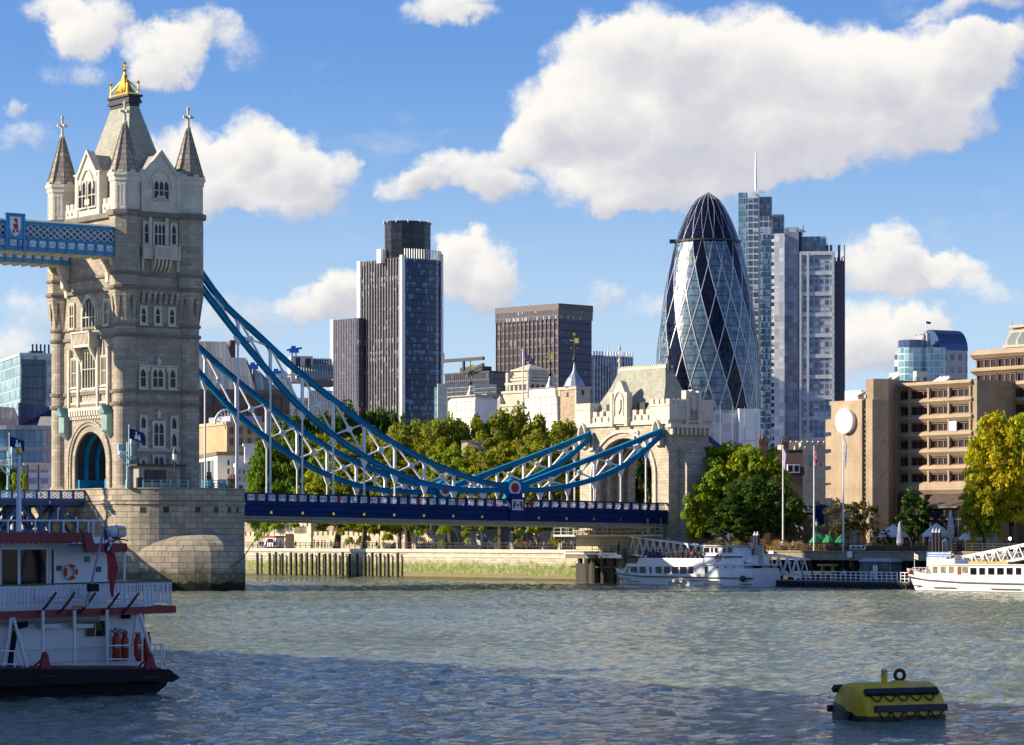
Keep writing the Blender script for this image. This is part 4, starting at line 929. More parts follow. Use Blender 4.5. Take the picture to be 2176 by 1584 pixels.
def simple_block(name, label, uc, ul, ur, Y, deg, vt, mat, trim=None, cat='office building', roof=None, zb=3, body='walls'):
    f, lx, ly = corner(uc, ul, ur, Y, deg); lx = max(lx, 12); ly = max(ly, 10); z1 = zz(vt, Y)
    T = thing(name, label, cat, f, (lx/2, ly/2, zb)); MB().box(0, lx, 0, ly, zb, z1).build(body, mat, T)
    if trim: MB().box(-.3, lx+.3, -.3, ly+.3, z1, z1+.9).build('roof_edge', trim, T)
    return T, f, lx, ly, z1
# -- pale curtain wall block right of it
T, f, lx, ly, z1 = simple_block('office_block', 'pale blue gridded office block peeping between brown block and gatehouse roof', 1262, 1240, 1343, 1650, 32, 755, facade('pale_grid', 3.8, 2.0, (.05, .09, .16), (.42, .48, .56), .55, 1.4, (.30, .36, .46), (.35, .42, .5), .3))
m = MB(); fins(m, 0, lx, 'x', 14, 0, z1+2.2, .5, .8); m.build('fin', M('pale_fin', (.5, .56, .64), .4), T)
m = MB()
for k in range(7): m.cyl((4+k*4, 4, z1), (4+k*4, 4, z1+4+k % 3), .2)
m.build('antenna', mGreyM, T)
MB().box(lx*.2, lx*.45, -.4, .2, 0, z1-4).build('dark_bay', facade('dark_bay', 3.8, 1.2, (.015, .025, .06), (.02, .03, .06)), T)
# -- low dark block and its roof gantry
T, f, lx, ly, z1 = simple_block('office_block', 'low black office block with window cleaning gantry, right of the cored tower', 1040, 945, 1056, 1500, 40, 792, facade('low_dark', 3.6, 1.6, (.025, .022, .03), (.035, .03, .035), .3, .6, None, (.1, .1, .1), .1), mBlack)
p0 = f.on_y(975, 775, 0)
m = MB().box(lx*.1, lx*.6, ly*.2, ly*.7, z1, z1+3.5); m.build('plant_room', mBlack, T)
m = MB().bar((-2, ly*.95, z1+7), (-2, 2, z1+7), 1.4, 1.6).bar((-2, ly*.5, z1+.5), (-2, 2, z1+4), 1.0, 1.4).cyl((-2, ly*.95, z1+6), (-2, ly*.95, z1+11), .3).cyl((-2, ly*.5, z1), (-2, ly*.5, z1+7), .8); m.build('gantry', mBlack, T)
# -- cream framed glass block
T, f, lx, ly, z1 = simple_block('office_block', 'cream framed office block with green blue glass, between cored tower and white sheeted turret', 932, 928, 1052, 1300, 12, 822, facade('teal_glass', 3.6, 2.4, (.02, .09, .11), (.03, .06, .07), .2, .5, None, (.2, .3, .3), .3))
MB().box(-.5, 5, -.6, .4, 0, z1+1.2).box(5, lx+.5, -.6, .4, z1-8, z1+1.2).build('cream_frame', M('cream_panel', (.56, .56, .47), .6), T)
T, f, lx, ly, z1 = simple_block('office_block', 'small grey office block with tall windows, behind the stepped stone spire', 1035, 1010, 1105, 1200, 20, 842, facade('grey_bays', 9, 1.9, (.03, .035, .045), (.32, .32, .33), .5, 2.0, (.2, .2, .2), (.05, .12, .1), .3), M('grey_edge', (.3, .3, .32)))

# -- bulbous spiralling glass tower
def gherkin():
    Y = 1670; cx = (1511 - CU)*Y/FPX; f = Frame(cx, Y + 28, 0)
    T = thing('rounded_glass_tower', 'bulging cigar shaped glass tower with dark spiral bands and white diamond bracing', 'skyscraper', f, (0, 0, 10))
    top = zz(397, Y); H = top - 10
    prof = [(0, 24.6), (.1, 26.2), (.22, 27.6), (.32, 28.5), (.42, 28.8), (.54, 27.9), (.66, 25.1), (.78, 21.1), (.853, 17.7), (.9, 14.4), (.94, 10.9), (.97, 7.4), (.99, 3.9), (1, .6)]
    hs = np.array([p[0] for p in prof]); rs = np.array([p[1] for p in prof])
    pc = smooth_pts(prof, 120)
    rad = lambda t: float(np.interp(t, [p[0] for p in pc], [p[1] for p in pc])) if t < .985 else max(.3, 5.0*math.sqrt(max(0, (1-t)/.015)))
    NR = 46; dz = H/NR; NC = 18; PH = R(7)
    def pt(i, j, k=0.0):        # lattice point: column i (in halves), row j
        t = min(j/NR, 1); a = -math.pi/2 + PH + i*math.pi/NC; r = rad(t) + k; return (r*math.cos(a), r*math.sin(a), 10 + t*H)
    parts = {'dark': MB(), 'light': MB(), 'cap': MB()}
    SUB = 2
    # spiral direction: one half column per two rows; each diamond is split into small triangular panes
    for j in range(NR):
        for i in range(NC*2*SUB):
            a0 = i/SUB; sh0 = (j % 2)*.5/SUB*1.0
            q = [(a0 + sh0, j), (a0 + 1/SUB + sh0, j), (a0 + .5/SUB + sh0, j + 1), (a0 + 1.5/SUB + sh0, j + 1)]
            if j % 2: q = [(a0 + .5/SUB, j), (a0 + 1.5/SUB, j), (a0, j+1), (a0 + 1/SUB, j+1)]
            q0, q1, q2, q3 = q
            for tri in (((q0, q1, q2), (q1, q3, q2)) if not j % 2 else ((q0, q3, q2), (q0, q1, q3))):
                ca = sum(p[0] for p in tri)/3; cj = sum(p[1] for p in tri)/3
                s = (ca + cj/4) % 6
                key = 'cap' if cj > NR*.85 else ('dark' if s < 2.0 else 'light')
                parts[key].add([pt(*p) for p in tri], [(0, 1, 2)])
    def glass(name, col, var, rough, spec):
        m, N, b = newmat(name); g = N.n('ShaderNodeNewGeometry'); oc = N.n('ShaderNodeTexCoord').outputs['Object']
        tn = N.vm('MULTIPLY', g.outputs['True Normal'], (97, 97, 97)); wn = N.n('ShaderNodeTexWhiteNoise', {'Vector': N.vm('ADD', tn, N.vm('MULTIPLY', oc, (0, 0, .0)))})
        z = N.n('ShaderNodeSeparateXYZ', {0: oc}).outputs[2]; fl = N.m('LESS_THAN', N.m('FRACT', N.m('DIVIDE', z, dz)), .16)
        c = N.mix(wn.outputs[0], sc(col, 1 - var), sc(col, 1 + var)); c = N.mix(fl, c, sc(col, .35))
        nn = N.vm('NORMALIZE', N.vm('ADD', g.outputs['Normal'], N.vm('MULTIPLY', N.vm('SUBTRACT', wn.outputs[1], (.5, .5, .5)), (.16, .16, .16))))
        setin(N, b, Base_Color=c, Roughness=rough, Specular_IOR_Level=spec, Normal=nn); return m
    parts['light'].build('clear_glazing', glass('spiral_light_glass', (.085, .14, .19), .6, .3, .8), T)
    parts['dark'].build('dark_spiral_glazing', glass('spiral_dark_glass', (.006, .008, .022), .4, .06, .25), T)
    parts['cap'].build('dome_glazing', glass('cap_glass', (.008, .009, .028), .4, .08, .3), T)
    m = MB(); m2 = MB()
    for d in (1, -1):
        for c in range(NC):
            pts = [pt(2*c + d*j/4 + .6*(0) , j, .12) for j in range(0, NR+1)]
            for a, b in zip(pts[:-1], pts[1:]):
                nrm = Vector((a[0], a[1], 0)); m.bar(a, b, .46 if a[2] < 10+H*.8 else .15, .3, nrm if nrm.length > .5 else (0, -1, 0))
    m.build('diamond_bracing', M('diagrid_white', (.56, .58, .6), .35, .3), T)
    r = rad(.853)
    m2.lathe([(r+.2, 10+H*.851), (r+.9, 10+H*.852), (r+.9, 10+H*.857), (r+.2, 10+H*.858)], 40); m2.box(-r-3.5, -r, -1, 1, 10+H*.851, 10+H*.862)
    m2.build('cleaning_rail', mBlack, T)
gherkin()

# -- stepped tower with mast
def stepped_tower():
    Y = 1900; s = Y/FPX; f, lx, ly = corner(1570, 1569, 1650, Y, -6)
    T = thing('stepped_glass_tower', 'tall stepped glass tower with thin white mast behind the rounded tower', 'skyscraper', f, (lx/2, 10, 5)); X = lambda u, y=0: f.on_y(u, 700, y)[0]
    gA = facade('ladder_glass', 3.9, 3.2, (.08, .11, .17), (.66, .71, .76), .25, .8, (.48, .54, .62), (.42, .5, .56), .4, .12, .8)
    gB = facade('stepped_glass', 3.9, 2.2, (.07, .08, .14), (.30, .32, .40), .15, .6, (.17, .18, .25), (.25, .28, .36), .25, .12, .7)
    gC = facade('teal_lift_glass', 3.9, 1.5, (.10, .22, .28), (.30, .45, .50), .3, .5, None, (.35, .5, .55), .4)
    def blk(n, u0, u1, y0, y1, vt, mt): MB().box(X(u0, y0), X(u1, y0), y0, y1, 5, zz(vt, Y)).build(n, mt, T)
    blk('lift_shaft', 1569, 1588, 2, 14, 409, gC); blk('upper_block', 1587, 1614, 0, 22, 421, gA); blk('upper_flank', 1613.5, 1640, 3, 22, 418, gB)
    blk('lower_block', 1612, 1642, -6, 20, 462, gA); blk('lower_flank', 1641.5, 1666, -3, 20, 458, gB); blk('atrium', 1614, 1643, -9, -6, 502, facade('atrium_glass', 3.9, 1.4, (.05, .13, .2), (.25, .38, .46), .2, .6, (.4, .5, .56), (.5, .58, .62), .5, .1, .8))
    m = MB()
    for u, v0, v1 in ((1613, 421, 930), (1640, 470, 930)): x = X(u, -9.6); m.box(x-.5, x+.5, -10.2, -9.4, 5, zz(v0, Y))
    m.build('edge_fin', M('edge_fin', (.2, .2, .24), .4), T)
    m = MB().lathe([(1.0, zz(421, Y)), (.8, zz(380, Y)), (.35, zz(318, Y))], 8, (X(1606, 8), 8)); m.build('mast', mWhite, T)
    m = MB().bar((X(1598, 2), 2, zz(412, Y)), (X(1624, 2), 2, zz(406, Y)), 2.2, 1.5).box(X(1603, 2), X(1612, 2), 2, 8, zz(421, Y), zz(404, Y)); m.build('roof_crane', mWhite, T)
stepped_tower()
# -- slab tower with pale flank
def slab_tower():
    Y = 1780; f, lx, ly = corner(1640, 1639, 1795, Y, -9); X = lambda u, y=0: f.on_y(u, 700, y)[0]
    T = thing('slab_tower', 'broad slab tower with pale concrete flank, ribbon windows and dark scaffold edge', 'skyscraper', f, (lx/2, 10, 5))
    def blk(n, u0, u1, y0, y1, vt, mt, vb=None): MB().box(X(u0, y0), X(u1, y0), y0, y1, 5 if vb is None else zz(vb, Y), zz(vt, Y)).build(n, mt, T)
    pale = facade('pale_flank', 3.9, 2.6, (.76, .80, .82), (.6, .64, .67), .12, .22, None, (.66, .7, .72), .3, .35, .5); dark = facade('dark_flank', 3.9, 2.6, (.28, .29, .36), (.22, .23, .28), .1, .2, None, (.24, .25, .3), .3, .4, .4)
    blk('ladder_face', 1639, 1645, -2, 12, 500, facade('ladder_face', 3.9, 6, (.03, .05, .08), (.6, .64, .66), .5, 1.6, (.62, .66, .68), (.5, .56, .6), .4)); blk('pale_flank', 1645, 1667, -3, 14, 498, pale); blk('grey_flank', 1666.5, 1697, 0, 16, 494, dark); blk('glass_head', 1667, 1697, 1, 15, 484, facade('green_head', 3.9, 2, (.12, .3, .3), (.4, .5, .5)), 494.5)
    blk('painted_shadow_gap', 1696.5, 1702, 3, 16, 492, mBlack)  # black block paints in the shadow between the two faces
    win = facade('ribbon_windows', 4.05, 3.1, (.09, .12, .19), (.30, .35, .44), .8, 1.5, (.24, .29, .38), (.5, .56, .6), .5, .15, .6)
    blk('window_face', 1701, 1771, 0, 18, 540, win); blk('rear_block', 1700, 1755, 6, 22, 502, facade('rear_glass', 3.9, 1.8, (.07, .13, .2), (.2, .28, .34), .25, .4, (.15, .2, .26), (.3, .38, .42), .4))
    m = MB().box(X(1700)-.5, X(1772)+.5, -1.2, .2, zz(544, Y), zz(536, Y))
    for u in (1701, 1717, 1770): m.box(X(u)-.7, X(u)+.7, -1.3, .1, 5, zz(538, Y))
    for k in range(9): z = zz(538 + 44*(k+1), Y); m.box(X(1701), X(1770), -.6, .1, z-1.1, z+1.1)
    m.build('pale_frame', M('slab_frame', (.5, .53, .58), .4), T)
    sc_ = MB().box(X(1776, 4), X(1793, 4), 5, 18, 5, zz(555, Y)); sc_.build('scaffold_core', facade('scaffold_core', 3.9, 1.3, (.07, .065, .10), (.14, .13, .18), .5, .9, None, (.3, .3, .35), .25, .4, .3), T)
    m = MB(); x0, x1 = X(1775, 3), X(1794.5, 3)
    for k in range(5): x = x0 + (x1-x0)*k/4; m.cyl((x, 3, 5), (x, 3, zz(548 if k < 4 else 522, Y)), .4, None, 5)
    for k in range(48): z = 8 + k*3.9; (z < zz(548, Y)) and m.box(x0, x1, 2.8, 3.2, z, z+.5)
    for k in range(24): z = 8 + k*7.8; (z < zz(560, Y)) and m.bar((x0, 3, z), (x1, 3, z+7.8), .35, .35)
    for u in (1758, 1766, 1783): m.cyl((X(u, 8), 8, zz(556, Y)), (X(u, 8), 8, zz(520, Y)), .8)
    m.build('scaffold', M('dark_scaffold', (.12, .11, .16), .6), T)
    m = MB().bar((X(1704, 6), 6, zz(500, Y)), (X(1708, 6), 6, zz(478, Y)), .8, .8).bar((X(1700, 6), 6, zz(488, Y)), (X(1712, 6), 6, zz(492, Y)), 1, 1); m.build('roof_crane', mGreyM, T)
slab_tower()

# -- barrel roofed block far right
def barrel_block():
    Y = 1000; f, lx, ly = corner(1950, 1904, 2056, Y, 30); X = lambda u, y=0: f.on_y(u, 750, y)[0]; z1 = zz(742, Y)
    T = thing('barrel_roofed_block', 'pale office building with blue barrel vaulted roofs and a stepped flag tower', 'office building', f, (lx/2, ly/2, 5))
    st = facade('pale_stone_bays', 4, 3.2, (.05, .07, .1), (.56, .52, .47), 1.5, 2.2, None, (.3, .3, .3), .2); st2 = facade('lilac_bays', 4, 3.2, (.06, .07, .1), (.36, .34, .38), 1.4, 1.9, None, (.2, .2, .25), .2)
    MB().box(0, lx, 0, ly, 5, z1).build('walls', st2, T); MB().box(-2, 9, -2, ly+1, 5, zz(790, Y)).build('lower_wing', st, T); MB().box(-.3, 3, ly*.45, ly+.4, 5, z1-1).build('west_bay', st, T)
    gl = facade('blue_bow_glass', 2.2, 2.0, (.14, .3, .38), (.4, .52, .56), .2, .4, None, (.4, .5, .5), .3, .1, .9)
    for yc, r, u in ((ly*.42, 4.2, 0), (-.2, 4.6, 1)):
        c = (0.2, ly*.3) if u == 0 else (6.5, .2); MB().lathe([(4.3, zz(810, Y)), (4.3, z1+.5)], 18, c).build('bow_window', gl, T)
    m = MB(); n = 10
    m.loft([[(x, ly*.5 - ly*.48*math.cos(math.pi*i/n), z1 + 7*math.sin(math.pi*i/n)) for i in range(n+1)] for x in (lx*.45, lx+.4)]).loft([[(4.2*math.cos(t)*1.0 + .2, ly*.3 + 4.6*math.sin(t), z) for t in np.linspace(0, 2*math.pi, 14)[:-1]] for z in (z1+.5, z1+3)])
    m.build('barrel_roof', M('blue_metal_roof', (.06, .10, .20), .3, .4), T)
    m = MB()
    for k, (a, z) in enumerate(((3.6, 722), (2.6, 712), (1.6, 704))): m.box(3-a*.2, 4.6+a*.5, 1-.3*k, 3+a*1.2, 5, zz(z+6, Y))
    m.box(3.4, 4.4, -.6, 1.6, 5, zz(708, Y)); m.build('flag_tower', st2, T)
    m = MB().cyl((3.8, .5, zz(708, Y)), (3.8, .5, zz(680, Y)), .12).cyl((lx*.8, 6, z1+5), (lx*.8, 6, zz(700, Y)), .15); m.build('flagpole', mWhite, T)
    MB().extr([(3.8, .5, zz(682, Y)), (5.8, .5, zz(683, Y)), (5.8, .5, zz(688, Y)), (3.8, .5, zz(687, Y))], (0, .05, 0)).build('flag', mNavy, T)
barrel_block()

# -- stepped stone tower building with spire base (west of the white tower)
def stepped_stone():
    Y = 1000; f, lx, ly = corner(1128, 1082, 1172, Y, 40); 
    T = thing('stepped_stone_tower', 'stepped white stone tower with dark colonnade behind the white flagpole', 'tower', f, (lx/2, ly/2, 5)); st = ashlar('white_stone', (.66, .6, .48), 1.6, 1.0, .15, .06, .6, streak=.6); m = MB()
    cx, cy = lx/2, ly/2
    for hw, v0, v1 in ((8.2, 1000, 880), (7.6, 880, 858), (6.4, 858, 830), (5.6, 830, 812), (4.8, 812, 803), (4.2, 803, 796)):
        m.box(cx-hw, cx+hw, cy-hw, cy+hw, 5 if v0 == 1000 else zz(v0, Y), zz(v1, Y)).box(cx-hw-.4, cx+hw+.4, cy-hw-.4, cy+hw+.4, zz(v1, Y)-.8, zz(v1, Y))
    m.box(cx-3.9, cx+3.9, cy-3.9, cy+3.9, zz(797, Y), zz(786, Y)).box(cx-4.6, cx+4.6, cy-4.6, cy+4.6, zz(787, Y), zz(784, Y))
    m.loft([[(cx-4.4, cy-4.4, zz(784, Y)), (cx+4.4, cy-4.4, zz(784, Y)), (cx+4.4, cy+4.4, zz(784, Y)), (cx-4.4, cy+4.4, zz(784, Y))], [(cx-.3, cy-.3, zz(772, Y)), (cx+.3, cy-.3, zz(772, Y)), (cx+.3, cy+.3, zz(772, Y)), (cx-.3, cy+.3, zz(772, Y))]])
    for s in (-1, 1):
        for q in (-1, 1): m.lathe([(1.6, zz(880, Y)), (1.3, zz(850, Y)), (.3, zz(840, Y))], 8, (cx+s*7, cy+q*7)); m.cyl((cx+s*5.2, cy+q*5.2, zz(830, Y)), (cx+s*5.2, cy+q*5.2, zz(790, Y)), .9)
    m.build('stone_stages', st, T)
    m = MB()
    for k in range(4): m.box(cx-4.4+k*2.2, cx-3.2+k*2.2, cy-5.7, cy-5.5, zz(829, Y), zz(815, Y)).box(cx-5.7, cx-5.5, cy-4.4+k*2.2, cy-3.2+k*2.2, zz(829, Y), zz(815, Y))
    m.build('opening', mBlack, T)
stepped_stone()
# -- sheeted and domed turrets of the old keep
mSheet = M('white_scaffold_sheet', (.78, .76, .70), .8, 0, .12, .25, bump=.6, bscale=.6, streak=.18)
mRag = ashlar('rag_stone', (.46, .36, .26), .55, .32, .55, .08, .9, streak=.3); mQuoin = ashlar('pale_quoin', (.62, .55, .43), .9, .6, .12, .03, .6)
def vane(T, x, y, z, k=1.0, dome=None):
    m = MB()
    if dome: m.lathe([(r*k, z + h*k) for r, h in dome], 12, (x, y)); zt = z + dome[-1][1]*k
    else: zt = z
    if dome: m.build('lead_dome', M('lead_roof', (.36, .38, .44), .45, .3, .15), T)
    m = MB().lathe([(.3*k, zt), (.55*k, zt+.6*k), (.3*k, zt+1.2*k), (.12*k, zt+1.8*k)], 8, (x, y)).cyl((x, y, zt), (x, y, zt+6.5*k), .1*k).box(x-.9*k, x+.9*k, y-.08, y+.08, zt+3.4*k, zt+3.6*k); m.build('vane_rod', mBlack, T)
    m = MB().box(x+.1, x+1.3*k, y-.05, y+.05, zt+4.8*k, zt+6.0*k).box(x-1.3*k, x, y-.06, y+.06, zt+5.3*k, zt+5.5*k).ell((x, y, zt+6.9*k), .32*k, .32*k, .45*k, 6, 4).ell((x-.9*k, y, zt+3.5*k), .24*k, .24*k, .24*k, 6, 4).ell((x+.9*k, y, zt+3.5*k), .24*k, .24*k, .24*k, 6, 4); m.each('gilded_vane', mGold, T)
def keep():
    Y = 720; f, lx, ly = corner(1229, 960, 1234, Y, 36)
    fr = Frame((1222-CU)*Y/FPX, Y, R(36)); X = lambda u, v=850: fr.on_x(u, v, 0)[0]
    K = thing('stone_keep', 'old stone keep with battlements and one lead domed corner turret', 'castle', fr, (4, 8, 5)); zt = zz(893, Y); y1 = X(1000)
    m = MB().box(0, 22, 0, y1+8, 5, zt-2.2)
    y = 2
    while y < y1 + 6: m.box(0, .9, y, y+1.5, zt-2.3, zt); y += 2.7
    m.box(0, .9, 0, y1+8, zt-2.4, zt-1.2); m.build('walls', mRag, K)
    u0, u1 = X(1229), X(1192); xr = fr.on_y(1236, 850, min(u0, u1))[0]; ya, yb = min(u0, u1), max(u0, u1)
    m = MB().box(-.6, 3.4, ya, yb, 5, zz(825, Y)); m.build('turret', mRag, K)
    m = MB().box(-.7, 3.5, ya-.1, ya+.5, 5, zz(825, Y)).box(-.7, 3.5, yb-.5, yb+.1, 5, zz(825, Y)).box(-.9, 3.7, ya-.3, yb+.3, zz(828, Y), zz(822, Y)); m.build('turret_quoin', mQuoin, K)
    m = MB()
    for v in (838, 893): m.box(-.75, -.55, (ya+yb)/2-.3, (ya+yb)/2+.3, zz(v+5, Y), zz(v-4, Y))
    m.box(.9, 1.5, ya-.25, ya-.05, zz(840, Y), zz(830, Y)); m.each('slit_window', mBlack, K)
    vane(K, 1.4, (ya+yb)/2, zz(822, Y), .95, [(2.9, 0), (2.6, .25), (2.3, 1.0), (1.75, 2.1), (.9, 3.2), (.4, 4.2), (.2, 5.4), (.12, 6.2)])
    # sheeted turrets
    for u0, u1, vt, dn, lb, top in ((960, 1018, 836, 7.5, 'corner turret wrapped in white scaffold sheeting under a bare scaffold deck', True), (1124, 1192, 842, 7, 'broad turret wrapped in white sheeting, beside the lead domed turret', False)):
        a, b = sorted((X(u0), X(u1))); T = thing('sheeted_turret', lb, 'scaffolded turret', fr, (3, (a+b)/2, 5)); z1 = zz(vt, Y)
        x1 = 5.5 if top else 2.5
        m = MB(); n = 7
        jit = lambda: random.uniform(-.12, .12)
        m.loft([[(-1.2+jit(), a+jit(), z), (-1.25+jit(), (a+b)/2, z), (-1.2+jit(), b, z), (x1+jit(), b, z), (x1+jit(), a, z)] for z in np.linspace(5, z1, n)])
        if top: m.box(-1.6, x1+.9, a-.9, a+2.6, 5, zz(893, Y)); m.loft([[(-1.0, a+.3, z1), (-1.0, b-.3, z1), (x1-.3, b-.3, z1), (x1-.3, a+.3, z1)], [(-.2, a+1.0, zz(826, Y)), (-.2, b-1.0, zz(826, Y)), (x1-1, b-1.0, zz(826, Y)), (x1-1, a+1, zz(826, Y))]])
        else: m.box(-.6, x1, a+1.5, b-.8, z1, zz(820, Y))
        m.build('sheeting', mSheet, T)
        m = MB(); zs = zz(826, Y)
        for k in range(7):
            t = k/6; y = a + (b-a)*t; m.cyl((-1.35, y, 8), (-1.35, y, zz(806, Y) if top else z1+.6), .05, None, 4)
        for zq in np.arange(9, z1, 2.0): m.cyl((-1.36, a, zq), (-1.36, b, zq), .045, None, 4)
        if top:
            for z in (zs, zs+1.0, zs+2.0): m.cyl((-1.3, a, z), (-1.3, b, z), .06, None, 4); m.cyl((x1, a, z), (x1, b, z), .06, None, 4); m.cyl((-1.3, a, z), (x1, a, z), .06, None, 4)
            m.box(-1.4, x1, a-.2, b+.1, zs-.25, zs)
        else: m.box(-1.3, x1, a, b+.1, z1, z1+.25).box(-1, x1, a+1.2, b-.5, zz(821, Y), zz(820, Y))
        m.build('scaffold_tube', M('scaffold_tube', (.42, .34, .20), .6), T)
        vane(T, 1.5, (a+b)/2, zz(828 if top else 821, Y), .85, [(1.3, 0), (.9, 1.2), (.4, 2.4), (.2, 3.4)])
keep()
m = thing('flagpole', 'tall white flagpole flying a union flag in front of the stepped stone tower', 'flagpole', WORLD, tuple(px(1111, 900, 700) - Vector((0, 0, 9))))
b = m.location; MB().cyl((b.x, b.y, b.z), (b.x, b.y, zz(744, 700)), .22, .16, 8).ell((b.x, b.y, zz(744, 700)), .4, .4, .2, 8, 4).build('pole', mWhite, m)
def union_flag(T, o, du, dv, k, name='flag'):
    """o hoist top corner, du along the fly, dv down the hoist; blue field, white and red crosses as separate layers"""
    o, du, dv = Vector(o), Vector(du), Vector(dv); nrm = du.cross(dv).normalized(); P = lambda a, b, d: o + du*a + dv*b + nrm*d*.03*k + Vector((0, 0, -.06*k*math.sin(a*7)))
    def q(mb, pts, d): mb.extr([tuple(P(a, b, -d)) for a, b in pts], tuple(nrm*.06*k*d))
    m = MB(); q(m, [(0, 0), (1, 0), (1, 1), (0, 1)], .5); f = m.build(name, M('flag_blue', (.02, .03, .16), .8), T)
    w = MB(); q(w, [(.42, 0), (.58, 0), (.58, 1), (.42, 1)], 1); q(w, [(0, .36), (.42, .36), (.42, .64), (0, .64)], 1); q(w, [(.58, .36), (1, .36), (1, .64), (.58, .64)], 1)
    q(w, [(0, 0), (.12, 0), (.42, .33), (.42, .36), (.36, .36)], .8); q(w, [(1, 1), (.88, 1), (.58, .67), (.58, .64), (.64, .64)], .8); q(w, [(1, 0), (.88, 0), (.58, .33), (.58, .36), (.64, .36)], .8); q(w, [(0, 1), (.12, 1), (.42, .67), (.42, .64), (.36, .64)], .8); w.build('white_cross', M('flag_white', (.7, .7, .7), .8), f)
    r = MB(); q(r, [(.455, 0), (.545, 0), (.545, 1), (.455, 1)], 1.3); q(r, [(0, .42), (.455, .42), (.455, .58), (0, .58)], 1.3); q(r, [(.545, .42), (1, .42), (1, .58), (.545, .58)], 1.3); r.build('red_cross', M('flag_red', (.5, .02, .03), .8), f)
o = px(1112, 748, 700); union_flag(m, (o.x+.2, o.y, o.z), (2.0, .2, -1.6), (.1, 0, -1.5), 1.0)
# ---------------------------------------------------------------- trees
def leaf_mat():
    m, N, b = newmat('leaves'); oi = N.n('ShaderNodeObjectInfo'); oc = N.n('ShaderNodeTexCoord').outputs['Object']
    g = N.n('ShaderNodeNewGeometry'); wn = g.outputs['Random Per Island']
    n1 = N.ramp(N.noise(oc, .28, 4.0, .6), .3, .7)
    c = N.mix(n1, N.mix(1.0, oi.outputs['Color'], (.62, .85, .7, 1), 'MULTIPLY'), N.mix(1.0, oi.outputs['Color'], (1.18, 1.12, .9, 1), 'MULTIPLY'))
    c = N.mix(wn, N.mix(1.0, c, (.6, .62, .6, 1), 'MULTIPLY'), N.mix(1.0, c, (1.5, 1.4, 1.3, 1), 'MULTIPLY'))
    setin(N, b, Base_Color=c, Roughness=.55, Specular_IOR_Level=.25)
    tr = N.n('ShaderNodeBsdfTranslucent', {'Color': N.mix(1.0, c, (1.5, 1.4, .6, 1), 'MULTIPLY')}); mx = N.n('ShaderNodeMixShader', {0: .4})
    N.L.new(b.outputs[0], mx.inputs[1]); N.L.new(tr.outputs[0], mx.inputs[2])
    o = [n for n in m.node_tree.nodes if n.type == 'OUTPUT_MATERIAL'][0]; N.L.new(mx.outputs[0], o.inputs[0]); return m
mLeaf = leaf_mat(); mBark = M('bark', (.075, .06, .045), .9, 0, .35, 1.2, bump=.4)
def crown_mesh(seed, rx, rz, zc, nclump, nleaf, size, ragged=.25, low=-.75, crf=.235):
    g = np.random.default_rng(seed); P = []; 
    ph = g.uniform(0, 6.28, 6)
    for i in range(nclump):
        t = math.acos(g.uniform(low, 1)); a = g.uniform(0, 2*math.pi); k = g.uniform(.35, 1)**.45
        lob = 1 + ragged*(math.sin(3*a + ph[0])*math.sin(2*t + ph[1]) + .6*math.sin(5*a + ph[2]))*.8 + g.normal(0, .06)
        P.append((rx*k*lob*math.sin(t)*math.cos(a), rx*k*lob*math.sin(t)*math.sin(a), zc + rz*k*lob*math.cos(t), g.uniform(.55, 1.15)))
    P = np.array(P)
    if low < -.9:        # planes droop: widen the lower crown
        s_ = np.clip((zc - P[:, 2])/rz, 0, 1); P[:, 0] *= 1 + 1.3*s_**2; P[:, 1] *= 1 + 1.3*s_**2
    cr = rx*crf
    n = nclump*nleaf; ci = np.repeat(np.arange(nclump), nleaf)
    d = g.normal(size=(n, 3)); d /= np.linalg.norm(d, axis=1)[:, None]; d[:, 2] = np.abs(d[:, 2])*1.0 - .35*g.random(n)
    c = P[ci, :3] + d*(cr*P[ci, 3]*g.uniform(.3, 1.05, n)**.6)[:, None]
    nv = d + g.normal(0, .55, (n, 3)); nv /= np.linalg.norm(nv, axis=1)[:, None]
    u = np.cross(nv, g.normal(size=(n, 3))); u /= np.linalg.norm(u, axis=1)[:, None]; w = np.cross(nv, u)
    s = (size*g.uniform(.6, 1.3, n))[:, None]
    V = np.stack([c - u*s, c + w*s*.62, c + u*s, c - w*s*.62], 1).reshape(-1, 3)
    F = np.arange(4*n, dtype=np.int32)
    me = bpy.data.meshes.new('crown'); me.vertices.add(4*n); me.vertices.foreach_set('co', V.ravel()); me.loops.add(4*n); me.loops.foreach_set('vertex_index', F)
    me.polygons.add(n); me.polygons.foreach_set('loop_start', np.arange(n, dtype=np.int32)*4); me.update(); me.validate(); me.materials.append(mLeaf); return me, P
def trunk_mb(h, r, P, seed, lean=0.0, fork=.45):
    m = MB(); g = random.Random(seed); hf = h*fork
    base = [(0, 0, -.3, r*1.35), (0, 0, .5, r*1.05), (lean*.4, .0, hf*.5, r*.85), (lean, .1, hf, r*.75)]
    rings = [[(x + rr*math.cos(2*math.pi*i/9)*(1+.08*math.sin(3*i)), y + rr*math.sin(2*math.pi*i/9), z) for i in range(9)] for x, y, z, rr in base]; m.loft(rings)
    for i in g.sample(range(len(P)), min(9, len(P))):
        e = Vector(P[i][:3]); s = Vector((lean, .1, hf*.93)); md = s.lerp(e, .5) + Vector((g.uniform(-.6, .6), g.uniform(-.6, .6), .5)); 
        m.cyl(s, md, r*.45, r*.28, 6); m.cyl(md, s.lerp(e, .92), r*.28, r*.08, 5)
    return m
PROTO = {}
def proto(kind, seed, rx, rz, zc, ncl, nlf, size, r, lean=0.0, fork=.42, ragged=.25, low=-.75, crf=.235):
    me, P = crown_mesh(seed, rx, rz, zc, ncl, nlf, size, ragged, low, crf); tm = trunk_mb(zc, r, P, seed, lean, fork)
    PROTO[kind] = (me, tm, zc + rz, rx)
